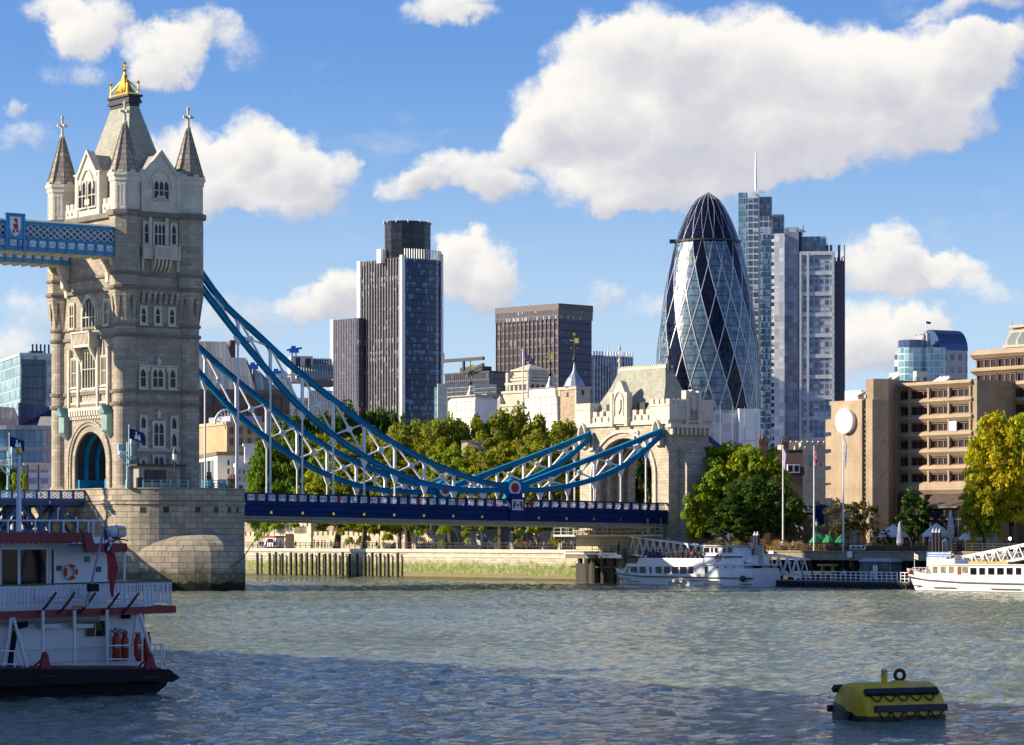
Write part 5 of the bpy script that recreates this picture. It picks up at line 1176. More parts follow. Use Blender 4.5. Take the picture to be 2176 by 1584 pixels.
proto('plane_a', 1, 6.2, 9.3, 12.0, 240, 82, .34, .62, .5, .42, .28, -.97, .19)
proto('plane_b', 2, 6.8, 9.0, 11.8, 250, 82, .34, .66, -.9, .42, .32, -.97, .19)
proto('broad', 3, 7.5, 7.0, 9.0, 300, 80, .34, .5, 0, .36, .26, -.85, .19)
proto('broad_b', 8, 7.5, 7.2, 9.2, 280, 80, .34, .5, 0, .36, .32, -.9, .2)
proto('column', 4, 3.6, 7.5, 8.6, 70, 90, .33, .35, 0, .3, .18)
proto('small', 5, 3.0, 3.4, 4.6, 46, 80, .24, .18, 0, .5, .35)
proto('sparse', 6, 4.0, 3.0, 5.0, 60, 50, .22, .22, .3, .45, .5)
MESHES = {}
TC = [0]
def tree(kind, u, vt, Y, zb, label, col, wpx=None, group=None, cat='tree', name='tree', rz=None):
    TC[0] += 1
    if kind == 'broad' and TC[0] % 2: kind = 'broad_b'
    me, tm, H, rx = PROTO[kind]; x = (u - CU)*Y/FPX; h = zz(vt, Y) - zb; k = h/H
    t = bpy.data.objects.new(name, None); C.objects.link(t); t.location = (x, Y, zb); t.rotation_euler = (0, 0, random.uniform(0, 6.28) if rz is None else rz); t['label'] = label; t['category'] = cat
    if group: t['group'] = group
    ws = (wpx*Y/FPX/2)/(rx*1.05) if wpx else k
    t.scale = (ws*1.08, ws, k)
    c = bpy.data.objects.new('crown', me); C.objects.link(c); c.parent = t; c.color = (*col, 1)
    if kind not in MESHES: o = tm.build('trunk', mBark, t, True); MESHES[kind] = o.data
    else: o = bpy.data.objects.new('trunk', MESHES[kind]); C.objects.link(o); o.parent = t
    return t
OL, GR, DK, YE, OR, YG = (.21, .22, .014), (.12, .20, .014), (.055, .105, .013), (.42, .38, .012), (.33, .20, .014), (.23, .29, .016)
def wharf_Y(u, n): y, _ = BF.on_x(u, 1100, n); return BF.w((n, y, 0)).y
GW = 'plane trees along the wharf'
for i, (u, vt, w, k, c, lb) in enumerate([(716, 948, 165, 'plane_a', YG, 'leafy plane tree on the wharf with forked leaning trunk, first from the granite pier'), (772, 935, 140, 'plane_b', OL, 'olive plane tree on the wharf with twin dark stems, second from the granite pier'),
        (868, 925, 150, 'plane_a', OL, 'plane tree on the wharf with slim straight trunk, third from the granite pier'), (957, 950, 130, 'plane_b', YG, 'bright plane tree on the wharf left of the red roundel, fourth from the granite pier'),
        (1063, 935, 150, 'plane_a', OL, 'plane tree on the wharf below the red roundel, fifth from the granite pier'), (1172, 920, 150, 'plane_b', OL, 'thick trunked plane tree on the wharf nearest the stone gatehouse')]):
    Y = wharf_Y(u, 107 if i < 5 else 103); tree(k, u, vt, Y, 5.1, lb, c, w, GW, rz=(0.6, 2.2, 3.9, 5.0, 1.4, 2.9)[i], name='plane_tree')
GB = 'trees inside the castle grounds'
for u, vt, w, Y, k, c, lb in [(588, 940, 125, 640, 'broad', GR, 'fresh green round tree at the left end of the castle tree belt'), (655, 880, 165, 690, 'broad', DK, 'dark green tree rising behind the chains, left of the finned office slab'),
        (735, 876, 150, 700, 'broad', DK, 'dark green tree in front of the finned office slab'), (822, 872, 110, 705, 'broad', DK, 'dark green tree right below the finned office tower'), (690, 935, 130, 660, 'broad', OL, 'olive tree in the second row, left of the roundels'),
        (880, 897, 160, 650, 'broad', OL, 'wide olive tree below the corner of the finned tower'), (945, 905, 130, 640, 'broad', OL, 'olive tree left of the round castle turret'), (1005, 893, 130, 665, 'broad', GR, 'green tree below the white sheeted turret'), (1090, 886, 175, 640, 'broad', OL, 'large yellowing tree below the stepped stone tower'),
        (1185, 900, 150, 640, 'broad', OL, 'yellowing tree between keep and stone gatehouse'), (790, 940, 140, 620, 'broad', YG, 'light green tree in the middle of the belt behind the hangers'), (1040, 955, 120, 600, 'broad', YG, 'lighter tree right of the round castle turret'), (1140, 950, 150, 600, 'broad', OL, 'olive tree behind the dipping far chain'),
        (592, 1002, 80, 650, 'small', OR, 'small orange tree beside the granite pier parapet'), (645, 1000, 80, 655, 'small', OR, 'small rust coloured tree behind the white hangers'),
        (1372, 940, 130, 620, 'broad', DK, 'dark tree seen through the gatehouse arch'), (1310, 985, 110, 625, 'broad', DK, 'shady tree seen at the left of the gatehouse arch'), (560, 985, 70, 690, 'broad', GR, 'dense green tree peeping over the pier parapet'), (920, 960, 120, 610, 'broad', OL, 'olive tree behind the far red roundel'), (850, 985, 110, 600, 'broad', YG, 'yellow green tree just above the lowest dip of the near chain'), (1230, 935, 90, 650, 'broad', GR, 'green tree touching the left edge of the gatehouse')]:
    tree(k, u, vt, Y, 5.1, lb, c, w, GB)
for u, vt, w, Y, k, c, lb in [(5, 992, 90, 790, 'broad', DK, 'dark tree at the far left below the curved glass office'), (52, 1008, 70, 770, 'broad', YG, 'yellow green bush beside the ticket kiosk on the left')]: tree(k, u, vt, Y, 5.1, lb, c, w)
tree('broad', 1575, 946, 492, 5.1, 'tall yellow green tree leaning over the river right of the gatehouse', YG, 205)
tree('broad', 1505, 1030, 486, 5.1, 'lower yellow green tree hugging the flank of the gatehouse', YG, 95)
tree('broad', 1618, 1012, 478, 5.1, 'dark ivy green tree in front of the tall yellow one', DK, 150)
tree('column', 1552, 1065, 474, 5.1, 'dark bushy tree at the water edge behind the white passenger boat', DK, 100)
tree('broad', 2150, 880, 448, 5.1, 'huge golden yellow tree in front of the tan hotel', YE, 195)
tree('broad', 2092, 1010, 445, 5.1, 'lower golden tree hanging towards the small green one', (.34, .33, .014), 100)
tree('column', 1938, 1044, 462, 5.1, 'small upright bright green tree before the hotel terrace', (.05, .12, .012), 66)
tree('sparse', 1800, 1068, 468, 5.1, 'sparse grey green olive tree by the hotel entrance', (.075, .08, .035), 110, rz=.5)
tree('sparse', 1850, 1075, 466, 5.1, 'thin silvery tree right of the olive tree', (.10, .09, .045), 40)
tree('small', 1880, 1130, 458, 5.1, 'small dark shrub beside the white terrace parasols', DK, 34, cat='shrub', name='shrub')
# ---------------------------------------------------------------- castle wall on the wharf
mRagW = ashlar('castle_wall_stone', (.58, .50, .37), .7, .4, .3, .06, .75, streak=.3); mRagD = ashlar('castle_inner_shade_stone', (.36, .31, .24), .7, .4, .42, .06, .75, streak=.3)  # inner stone is a darker copy, the wall's shade put into its colour
def wy(u, n, v=1100): return BF.on_x(u, v, n)[0]
def wz(u, v, n): return BF.on_x(u, v, n)[1]
def castle():
    n = 126; T = thing('castle_wall', 'long pale castle wall with battlements and stepped gateway behind the wharf trees', 'castle wall', BF, (n, 60, 5)); zt = wz(800, 1131, n)
    w0, w1 = wy(1235, n), wy(535, n); g0, g1, gc = wy(664, n), wy(574, n), wy(619, n); m = MB()
    m.box(n, n+1.5, w0-6, g0, 5, zt-.7).box(n, n+1.5, g1, w1+30, 5, zt-.7); y = w0 - 6
    while y < w1 + 30: 
        if not g0 - 1.2 < y < g1 - .2: m.box(n, n+.8, y, y+1.3, zt-.75, zt+.15)
        y += 1.9
    m.build('curtain_wall', mRagW, T)
    m = MB(); PG = lambda a, z, d: (n - .4 - d, a, z); arch_strip(m, PG, gc, 1.75, 7.6, 2.6, zz(1112, 560), g0+1.6, g1-1.4, 5, -2.5, 0, 10, 1.4)
    za = wz(620, 1112, n); m.box(n-.4, n+2.1, g0, g0+1.6, 5, za-2.2).box(n-.4, n+2.1, g1-1.4, g1, 5, za-2.2)
    hw = (g1 - g0)/2
    for k, f in ((0, 1.0), (1, .74), (2, .5)):
        a, b = gc - hw*f, gc + hw*f; z = za - 2.2 + k*1.5
        m.box(n-.4, n+1.2, a, b, z, z+1.5); yy = a
        while yy < b - .6: m.box(n-.5, n+1.2, yy, yy+.9, z+1.5, z+2.15); yy += 1.55
    m.build('gateway', ashlar('gate_stone', (.66, .58, .44), .8, .45, .15, .03, .6), T); MB().box(n+1.9, n+2.1, gc-1.8, gc+1.8, 5, 10).build('painted_gate_shade', mBlack, T)  # black sheet paints in the shade inside the gateway
    m = MB()
    for u in (964, 1128): a = wy(u, n); arch_ring(m, lambda a_, z, d: (n - .2 - d, a_, z), a, 2.2, .5, 6.6, 2.4, 5, 0, .3, 8, 1.5)
    m.build('arch_moulding', ashlar('gate_stone2', (.5, .43, .33), .8, .45, .2), T)
    m = MB()
    for u in (964, 1128): a = wy(u, n); m.extr([(n, a-2.2, 5), (n, a-2.2, 6.8), (n, a, 9.0), (n, a+2.2, 6.8), (n, a+2.2, 5)], (-.1, 0, 0))
    for u in (1050, 1098): a = wy(u, n); m.box(n-.15, n, a-.9, a+.9, 5, 9)
    m.each('dark_doorway', mBlack, T)
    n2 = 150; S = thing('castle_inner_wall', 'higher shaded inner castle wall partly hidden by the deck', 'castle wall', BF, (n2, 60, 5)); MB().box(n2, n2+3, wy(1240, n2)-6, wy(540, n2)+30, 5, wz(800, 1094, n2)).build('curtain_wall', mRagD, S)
    m = MB()
    for u in (580, 590, 600, 1205): a = wy(u, n2); m.extr([(n2, a-.5, wz(u, 1128, n2)), (n2, a-.5, wz(u, 1116, n2)), (n2, a, wz(u, 1112, n2)), (n2, a+.5, wz(u, 1116, n2)), (n2, a+.5, wz(u, 1128, n2))], (-.1, 0, 0))
    m.each('slit_window', mBlack, S)
    # round castle turret among the trees
    Y = 606; c = px(998, 1000, Y); R_ = thing('castle_turret', 'round stone castle turret with battlements rising out of the trees', 'castle turret', WORLD, (c.x, Y, 5))
    m = MB().lathe([(5.6, 5), (5.4, zz(975, Y)), (5.7, zz(974, Y)), (5.7, zz(971, Y))], 20, (c.x-2.2, Y)); 
    for k in range(10): a = k*math.pi/5; m.box(c.x-2.2+5.2*math.cos(a)-.7, c.x-2.2+5.2*math.cos(a)+.7, Y+5.2*math.sin(a)-.7, Y+5.2*math.sin(a)+.7, zz(971, Y), zz(967, Y))
    m.lathe([(2.6, zz(985, Y)), (2.6, zz(942, Y))], 8, (c.x+.9, Y-1.5), .3).lathe([(1.0, zz(972, Y)), (1.0, zz(955, Y)), (.1, zz(952, Y))], 8, (c.x-2.6, Y-1.2))
    for k in range(6): a = k*math.pi/3+.3; m.box(c.x+.9+2.2*math.cos(a)-.5, c.x+.9+2.2*math.cos(a)+.5, Y-1.5+2.2*math.sin(a)-.5, Y-1.5+2.2*math.sin(a)+.5, zz(942, Y), zz(937, Y))
    m.build('walls', mRag, R_)
    MB().box(c.x+.7, c.x+1.1, Y-4.2, Y-3.9, zz(966, Y), zz(958, Y)).build('slit_window', mBlack, R_)
castle()
# ---------------------------------------------------------------- buildings left of and behind the tower
T, f, lx, ly, z1 = simple_block('office_block', 'green glass office cube with dark shaded side at the far left', 43, -40, 130, 980, 18, 756, facade('left_green_glass', 3.7, 1.5, (.12, .22, .22), (.30, .40, .40), .2, .5, None, (.40, .50, .48), .55, .15, .8), M('pale_edge', (.5, .55, .55)))
MB().box(lx*.04, lx*.62, -.25, .1, 5, z1-1.2).build('painted_shade_panel', facade('left_shade_glass', 3.7, 1.5, (.015, .045, .09), (.02, .04, .07), .12, .35, None, (.05, .1, .14), .12), T)  # darker copy of the glass, this side's shade painted in
m = MB()
for k in range(5): m.cyl((lx*.35+k*1.3, 4, z1), (lx*.35+k*1.3, 4, z1+4), .3)
m.box(lx*.3, lx*.6, 3, 9, z1, z1+1.8); m.build('flue', mBlack, T)
def gables(T, f, Yd, specs, mr, mg):
    """steep gabled roofs: eaves left, apex, eaves right in photo pixels, ridge runs back-left"""
    for (ul, va, ua, ur, ve, Lr) in specs:
        xl, xr, xa = (f.on_y(q, ve, 0)[0] for q in (ul, ur, ua)); ze, za = f.on_y(ua, ve, 0)[1], f.on_y(ua, va, 0)[1]
        MB().extr([(xl+.4, -.4, ze+.3), (xr-.4, -.4, ze+.3), (xa, -.4, za-.6)], (0, .6, 0)).build('gable_wall', mg, T)
        o = MB().extr([(xl, 0, ze), (xr, 0, ze), (xa, 0, za)], (0, Lr, 0)).build('gabled_roof', mr, T)
mSeam = facade('seamed_metal_roof', 60, 1.3, (.40, .40, .36), (.22, .22, .2), .16, .01, None, (.4, .4, .36), 0, .5, .3); mPink = ashlar('pink_granite', (.16, .095, .085), 3.5, 1.8, .3, .06, .6)
def pink_block():
    f = Frame((612-CU)*1000/FPX, 1000, R(22)); f = Frame((424-CU)*985/FPX, 985, R(12)); T = thing('gabled_office', 'pink granite office with three steep pale metal gables seen behind the chains', 'office building', f, (12, 10, 5))
    X = lambda u: f.on_y(u, 850, 0)[0]; Z = lambda v: f.on_y(520, v, 0)[1]
    MB().box(X(380), X(616), 0, 30, 5, Z(828)).build('walls', facade('pink_bands', 4.2, 5.5, (.02, .018, .03), (.15, .09, .085), .8, 2.2, (.17, .10, .09), (.05, .05, .06), .1), T)
    m = MB(); 
    for k in range(8): x = X(430+k*24); m.box(x, x+1.2, -1.2, 0, 5, Z(845))
    for v in (838, 870, 898): m.box(X(380), X(616), -1.0, 0, Z(v+7), Z(v))
    m.build('granite_band', mPink, T)
    # ridges run left-right, gable ends face right
    def rg(ul, ur, ue, vr, ve, y0, d, nm):
        xl, xr, xe = X(ul), X(ur), X(ue); zr, ze = Z(vr), Z(ve); w = d
        m = MB().add([(xl, y0, ze), (xr, y0, ze), (xr, y0+w, ze), (xl, y0+w, ze), (xl, y0+w/2, zr), (xe, y0+w/2, zr)], [(0, 1, 5, 4), (3, 4, 5, 2), (0, 4, 3), (0, 3, 2, 1)]); m.build('metal_roof', mSeam, T)
        MB().add([(xr, y0, ze), (xr+1.5, y0+w*.4, ze), (xr, y0+w, ze), (xe+.3, y0+w/2, zr+.2)], [(0, 1, 3), (1, 2, 3), (0, 3, 2), (0, 2, 1)]).build('gable_wall', mPink, T)
    rg(380, 509, 497, 718, 780, 14, 14, 0); rg(380, 545, 529, 757, 828, 2, 14, 1); rg(545, 592, 552, 782, 830, 3, 12, 2)
    m = MB().box(X(505), X(516), 20, 26, Z(800), Z(715)); m.build('stair_tower', mPink, T)
pink_block()
def steel_block():
    Y = 1250; f, lx, ly = corner(612, 575, 706, Y, 10); X = lambda u: f.on_y(u, 800, 0)[0]; Z = lambda v: zz(v, Y)
    T = thing('steel_service_building', 'grey steel building with barrel vault atrium and blue rooftop cranes', 'office building', f, (lx/2, 8, 5)); st = facade('steel_louvre', 3.4, 1.6, (.10, .11, .11), (.50, .52, .50), .4, 1.2, None, (.45, .48, .44), .4)
    MB().box(X(575), X(706), 2, 26, 5, Z(845)).build('walls', st, T); MB().box(X(655), X(706), -2, 2, 5, Z(830)).build('ribbed_wall', facade('white_ribs', 40, .9, (.2, .2, .2), (.55, .54, .5), .5, .3, None, (.2, .2, .2), 0), T)
    m = MB()
    for k in range(15): x = X(628) + (X(706)-X(628))*k/14; m.tube([(x, 6-9*math.cos(t), Z(806)+9*math.sin(t)) for t in np.linspace(0, math.pi, 9)], .28, 5)
    m.loft([[(x, 6-8.5*math.cos(t), Z(806)+8.5*math.sin(t)) for t in np.linspace(0, math.pi, 9)] for x in (X(628), X(706))]); m.build('barrel_vault', M('vault_metal', (.32, .33, .33), .4, .4), T)
    MB().box(X(640), X(706), -4, 2, Z(822), Z(808)).build('brown_fascia', M('brown_fascia', (.12, .08, .07)), T)
    MB().box(X(618), X(664), -1, 14, Z(812), Z(757)).build('plant_box', M('grey_panel', (.5, .5, .47), .5, .2), T)
    m = MB().box(X(628), X(637), -1.3, -1, Z(788), Z(760)).box(X(648), X(660), -1.3, -1, Z(788), Z(762)); m.build('louvre', mBlack, T)
    bl = M('crane_blue', (.01, .12, .55), .4)
    for u, v in ((627, 757), (540, 793), (590, 806)):
        x, z = X(u), Z(v); m = MB()
        for dx in (-1.4, 1.4): m.bar((x+dx, 4, z-6), (x+dx*.5, 4, z+2), .5, .5); m.bar((x+dx, 4, z-4), (x-dx, 4, z-1), .3, .3)
        m.box(x-1.9, x+1.9, 3, 5, z+1.6, z+3.4).bar((x-3, 4, z+2.6), (x+3.2, 4, z+3.6), .7, .8).box(x-1.2, x+.6, 3, 5, z+3.4, z+4.4); m.build('roof_crane', bl, T)
    m = MB(); n = 10
    m.loft([[(X(576)+(X(628)-X(576))*i/n, y, Z(845)+ (Z(793)-Z(845))*math.sin(math.pi*i/n)**.6) for i in range(n+1)] for y in (3, 24)]); m.build('glass_atrium', facade('atrium_lattice', 2.4, 2.4, (.3, .38, .35), (.6, .62, .58), .4, .4, None, (.5, .55, .5), .3), T)
steel_block()
def windows(T, f, y, rects, fm, gm=None, d=.12, mull=1):
    for u0, u1, v0, v1 in rects:
        x0, z0 = f.on_y(u0, v1, y); x1, z1 = f.on_y(u1, v0, y); t = min(.16, abs(x1-x0)*.12)
        m = MB().box(x0, x1, y-d, y, z1-t, z1).box(x0, x1, y-d*1.5, y, z0, z0+t).box(x0, x0+t, y-d, y, z0, z1).box(x1-t, x1, y-d, y, z0, z1)
        for k in range(1, mull+1): xm = x0 + (x1-x0)*k/(mull+1); m.box(xm-t*.35, xm+t*.35, y-d*.8, y, z0, z1)
        w = m.build('window', fm, T); MB().box(x0+t*.6, x1-t*.6, y-.05, y+.05, z0+t*.6, z1-t*.6).build('pane', gm or mGlassD, w)
T, f, lx, ly, z1 = simple_block('stone_office', 'sand coloured office with blank left wall, behind the near chain hangers', 482, 395, 585, 820, 24, 903, ashlar('sand_wall', (.52, .38, .22), 6, 8, .06, .05, .8, streak=.15), M('sand_edge', (.5, .38, .24)))
windows(T, f, 0, [(487+k*19, 497+k*19, v, v+17) for k in range(5) for v in (907, 930)], M('sand_frame', (.38, .28, .17)), mull=1)
m = MB().box(2, lx*.8, 3, ly*.6, z1, z1+2.6); m.build('roof_plant', M('plant_grey', (.35, .36, .42), .5), T)
cx, cz = f.on_y(470, 905, 8)[0], z1 + .4
m = MB(); arch_ring(m, lambda a, z, d: (a, 2 + d, z), cx, 3.4, .5, cz, 3.6, cz-.2, 0, .6, 12)
for k in range(9): a = math.pi*(k+.5)/9; m.bar((cx-2.2*math.cos(a), 2.2, cz+2.3*math.sin(a)), (cx-3.4*math.cos(a), 2.2, cz+3.6*math.sin(a)), .3, .3)
m.build('arched_roof_sign', mWhite, T)
T, f, lx, ly, z1 = simple_block('white_office', 'white rendered block with a column of small windows beside the bridge tower', 462, 410, 502, 745, 14, 968, M('white_render', (.62, .60, .57), .8, 0, .08, .2, streak=.25), M('brown_edge', (.2, .14, .1)))
windows(T, f, 0, [(483, 488, v, v+12) for v in (978, 996, 1016)], mGreyM, mull=0)
MB().box(-.2, .1, ly*.15, ly*.95, 8, z1-1).build('glass_flank', facade('white_flank', 30, 5, (.03, .05, .07), (.3, .34, .36), .6, .4), T)
T, f, lx, ly, z1 = simple_block('stucco_house', 'white stucco terrace with balustrade beneath the far chain', 503, 500, 560, 735, 8, 992, M('stucco', (.70, .68, .62), .8, 0, .08, .3, streak=.2), mWhite, 'house')
windows(T, f, 0, [(507+k*9, 511.5+k*9, v, v+9) for k in range(4) for v in (998, 1013)], mWhite, mull=1)
MB().box(2, 4.5, 1, 4, z1, z1+5).box(1.6, 4.9, .6, 4.4, z1+5, z1+5.6).build('roof_turret', mWhite, T)
mBrick = ashlar('red_brick', (.17, .095, .07), .23, .08, .3, .012, 1.1, streak=.3)
for k, (u, w, vt, lb) in enumerate(((444, 9, 1003, 'dark cluster of chimney pots nearest the bridge tower'), (472, 15, 1018, 'low dark brick chimney stack behind the pier parapet'), (495, 22, 1008, 'row of brown brick chimneys at the end of the pier parapet'))):
    Y = 560; p = px(u, 1040, Y); T = thing('chimney_stack', lb, 'chimney', WORLD, (p.x, Y, 5)); hw = w*Y/FPX/2; zt = zz(vt, Y)
    MB().box(p.x-hw*1.6, p.x+hw*1.6, Y, Y+4, 5, zt-2).box(p.x-hw, p.x+hw, Y-.3, Y+1, 5, zt-.8).box(p.x-hw-.1, p.x+hw+.1, Y-.4, Y+1.1, zt-1.1, zt-.8).build('stack', mBrick if k else mBlack, T)
    m = MB()
    for j in range(3 + k): x = p.x - hw*.8 + 1.6*hw*j/(2+k); m.cyl((x, Y+.3, zt-.8), (x, Y+.3, zt), .16, .13)
    m.build('chimney_pot', M('terracotta', (.28, .13, .08)) if k else mBlack, T)
# far left: purple roofed building, curved glass office, kiosk
f = Frame((106-CU)*900/FPX, 900, R(6)); X = lambda u: f.on_y(u, 880, 0)[0]; Z = lambda v: f.on_y(50, v, 0)[1]
T = thing('gabled_office', 'purple grey seamed roof building with pink sawtooth gables at the far left', 'office building', f, (-10, 10, 5))
mPur = facade('purple_seams', 60, 1.6, (.10, .09, .15), (.05, .045, .08), .15, .01, None, (.1, .1, .15), 0, .5, .3)
MB().box(X(-30), X(112), 3, 26, 5, Z(906)).build('walls', mPink, T)
MB().add([(X(38), 2, Z(906)), (X(112), 2, Z(906)), (X(112), 20, Z(906)), (X(38), 20, Z(906)), (X(36), 6, Z(854)), (X(112), 12, Z(862))], [(0, 1, 5, 4), (1, 2, 5), (2, 3, 4, 5), (3, 0, 4), (0, 3, 2, 1)]).build('seamed_roof', mPur, T)
MB().add([(X(-30), 8, Z(906)), (X(40), 8, Z(906)), (X(40), 24, Z(906)), (X(-30), 24, Z(906)), (X(-30), 16, Z(858)), (X(24), 16, Z(862))], [(0, 1, 5, 4), (1, 2, 5), (2, 3, 4, 5), (3, 0, 4), (0, 3, 2, 1)]).build('seamed_roof', facade('grey_seams', 60, 1.2, (.2, .2, .2), (.1, .1, .1), .15, .01, None, (.2, .2, .2), 0, .5), T)
mPk = M('pink_gable', (.50, .36, .30), .8)
for u in (-4, 9, 22): MB().extr([(X(u), .8, Z(906)), (X(u+13), .8, Z(906)), (X(u+13), .8, Z(893)), (X(u+4), .8, Z(886)), (X(u), .8, Z(890))], (0, 1.6, 0)).build('sawtooth_gable', mPk, T)
MB().add([(X(80), -2, Z(906)), (X(112), -2, Z(906)), (X(112), 5, Z(884)), (X(84), 5, Z(884))], [(0, 1, 2, 3)]).build('glazed_slope', facade('slope_bars', 60, 1.0, (.12, .12, .12), (.55, .52, .45), .45, .01), T)
f = Frame((106-CU)*820/FPX, 820, R(4)); X = lambda u: f.on_y(u, 950, 0)[0]; Z = lambda v: f.on_y(50, v, 0)[1]
T = thing('curved_glass_office', 'low blue glass riverside office with curved grey roof edge at the far left', 'office building', f, (-10, 8, 5)); n = 10
cv = [(X(-60) + (X(130)-X(-60))*i/n, 5*(2*i/n-1)**2 - 2) for i in range(n+1)]
gB = facade('blue_ribbon_glass', 5.2, 1.6, (.015, .10, .24), (.02, .06, .14), .12, .12, None, (.06, .22, .36), .35, .06, .9)
MB().prism([(x, y+.4) for x, y in cv] + [(X(130), 20), (X(-60), 20)], 5, Z(912)).build('glazing', gB, T)
m = MB()
for v0, v1, o in ((914, 905, -1.6), (958, 950, 0), (990, 983, 0)): m.prism([(x, y+o) for x, y in cv] + [(X(130), 20.5), (X(-60), 20.5)], Z(v0), Z(v1))
m.build('floor_band', M('grey_band', (.30, .33, .37), .5, .2), T)
p = px(82, 1040, 745); f = Frame(p.x, 745, R(10)); T = thing('ticket_kiosk', 'white ticket kiosk with purple posters beside the left foot of the tower', 'kiosk', f, (0, 0, 5)); z0, z1 = zz(1046, 745), zz(988, 745)
MB().box(-2.6, 4, 0, 3.5, 5, z1).build('body', M('kiosk_white', (.62, .62, .64), .5), T)
MB().box(-3.6, 4.5, -1.2, 4, z1, z1+.45).build('flat_roof', mCream, T); m = MB()
for x in (-1.4, 1.4): m.box(x-.9, x+.9, -.12, 0, z1-1.9, z1-1.2).box(x-.9, x+.9, -.12, 0, z1-4.6, z1-3.2)
m.build('purple_poster', M('poster_purple', (.30, .25, .48), .5), T)
MB().box(-2.75, -2.5, -.3, 0, 5, z1).box(-.15, .1, -.2, 0, 5, z1).build('frame_post', mBlack, T)
# ---------------------------------------------------------------- hotel on the right bank
mConc = ashlar('tan_concrete', (.44, .345, .24), 3.2, 5.0, .07, .035, .7, streak=.3); mConcD = ashlar('tan_concrete_shade', (.38, .295, .205), 3.0, 5.0, .08, .035, .7, streak=.35)  # second concrete is darker, shade of the side walls put into its colour
mRust = M('reddish_window_frame', (.16, .065, .04), .5); mDarkG = M('hotel_window_glass', (.02, .017, .02), .1, 0, .5, .4, spec=.7)
def hotel():
    T = thing('hotel', 'tan concrete hotel with ribbon windows, stair tower and big white disc', 'hotel', BF, (116, -25, 5))
    nf = 118.0; nw = 113.0; W = lambda u, n: wy(u, n, 950); Z = lambda u, v, n: wz(u, v, n)
    # main facade: stacked concrete bands with sloping undersides, windows set back between them
    e0, e1 = W(1898, nf), W(2066, nf)       # west, east ends (w decreases to the east)
    zr = Z(1980, 811, nf); rows = [838, 872.5, 908.5, 944.5, 980.5, 1016]
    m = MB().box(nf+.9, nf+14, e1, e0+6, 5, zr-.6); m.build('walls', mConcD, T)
    zw = [Z(1980, v, nf) for v in rows]; hh = .62
    tops = [zr] + [z - hh for z in zw]; bots = [z + hh for z in zw] + [Z(1980, 1052, nf)]
    for i, (a, b) in enumerate(zip(tops, bots)):
        pr = [(nf+.2, a), (nf-.25, a-.35), (nf-.3, b+.75), (nf+.35, b+.1), (nf+.9, b), (nf+.9, a)] if i else [(nf+.9, a), (nf-.1, a), (nf-.5, a-.5), (nf-.45, b+.8), (nf+.35, b+.1), (nf+.9, b)]
        MB().extr([(n_, e1, z) for n_, z in pr], (0, e0 - e1, 0)).build('concrete_band', mConc, T)
    groups = [(1901, 1930), (1934, 1969), (1976, 2012), (2019, 2057)]
    for z in zw:
        for gi, (u0, u1) in enumerate(groups):
            a, b = W(u0, nf), W(u1, nf); fm = MB()
            nd = 3 if gi else 2
            fm.box(nf+.35, nf+.9, b-.12, b, z-hh+.05, z+hh).box(nf+.35, nf+.9, a, a+.12, z-hh+.05, z+hh).box(nf+.4, nf+.9, b, a, z+hh-.12, z+hh).box(nf+.4, nf+.9, b, a, z-hh+.02, z-hh+.14)
            for k in range(1, nd): y = b + (a-b)*k/nd; fm.box(nf+.5, nf+.9, y-.12, y+.12, z-hh, z+hh)
            w_ = fm.build('window', mRust, T); MB().box(nf+.62, nf+.9, b+.05, a-.05, z-hh+.1, z+hh-.1).build('pane', mDarkG, w_)
        # corner pier return
    m = MB()
    for u in (1932, 1972.5, 2015.5, 2061): y = W(u, nf); m.box(nf-.05, nf+.9, y-.17, y+.17, zw[-1]-2, zr-1)
    m.each('upright_rib', mConc, T)
    yo = W(2030, nf); o = MB().box(nf-.1, nf+.05, yo-.3, yo+1.2, zw[2]-.7, zw[2]+.8).build('open_casement', mWhite, T)
    # right end tower with rounded flank
    ex = W(2120, nf+2); n2 = nf + 3.0
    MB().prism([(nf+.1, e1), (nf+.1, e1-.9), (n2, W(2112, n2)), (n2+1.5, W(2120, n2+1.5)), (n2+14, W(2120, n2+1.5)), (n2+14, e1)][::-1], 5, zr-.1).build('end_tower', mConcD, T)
    # stair tower and disc wing
    ws0, ws1, ws2 = W(1757, nw), W(1834, nw), W(1862, nw)
    zt = Z(1790, 852, nw)
    m = MB().prism([(nw, ws0-1.0), (nw, ws1), (nw+16, ws1), (nw+16, ws0), (nw+1.2, ws0)], 9.5, zt-.6); m.box(nw+.2, nw+16, ws1, ws0-.4, zt-.6, zt); m.build('disc_wing', mConc, T)
    for v in (878, 914, 950, 986, 1018): z = Z(1757, v, nw); MB().box(nw+1.4, nw+2.5, ws0-.05, ws0+1.2, z-2.6, z-.9).box(nw+.9, nw+1.5, ws0-.4, ws0+1.3, z-3.0, z-1.0).build('side_balcony', mConc, T)
    m = MB().box(nw+3, nw+14, ws0-.5, ws0+.8, 10, zt-1.5); m.build('side_glazing', mRust, T)
    dz = Z(1800, 895, nw); dy = W(1800, nw); MB().cyl((nw-.7, dy, dz), (nw+.1, dy, dz), 1.98, None, 36).build('white_disc', M('disc_white', (.86, .86, .84), .5, 0, .02), T)
    z2 = Z(1860, 806, nw)
    m = MB().prism([(nw-.5, ws1), (nw-1.0, ws1-.5), (nw-1.0, W(1842, nw)), (nw+.2, W(1842, nw)), (nw+.2, W(1850, nw)), (nw-1.0, W(1850, nw)), (nw-1.2, W(1866, nw)), (nw+.8, W(1880, nw)), (nw+4.4, W(1903, nw+4.4)), (nw+16, W(1903, nw+4.4)), (nw+16, ws1)][::-1], 5, z2-3.2)
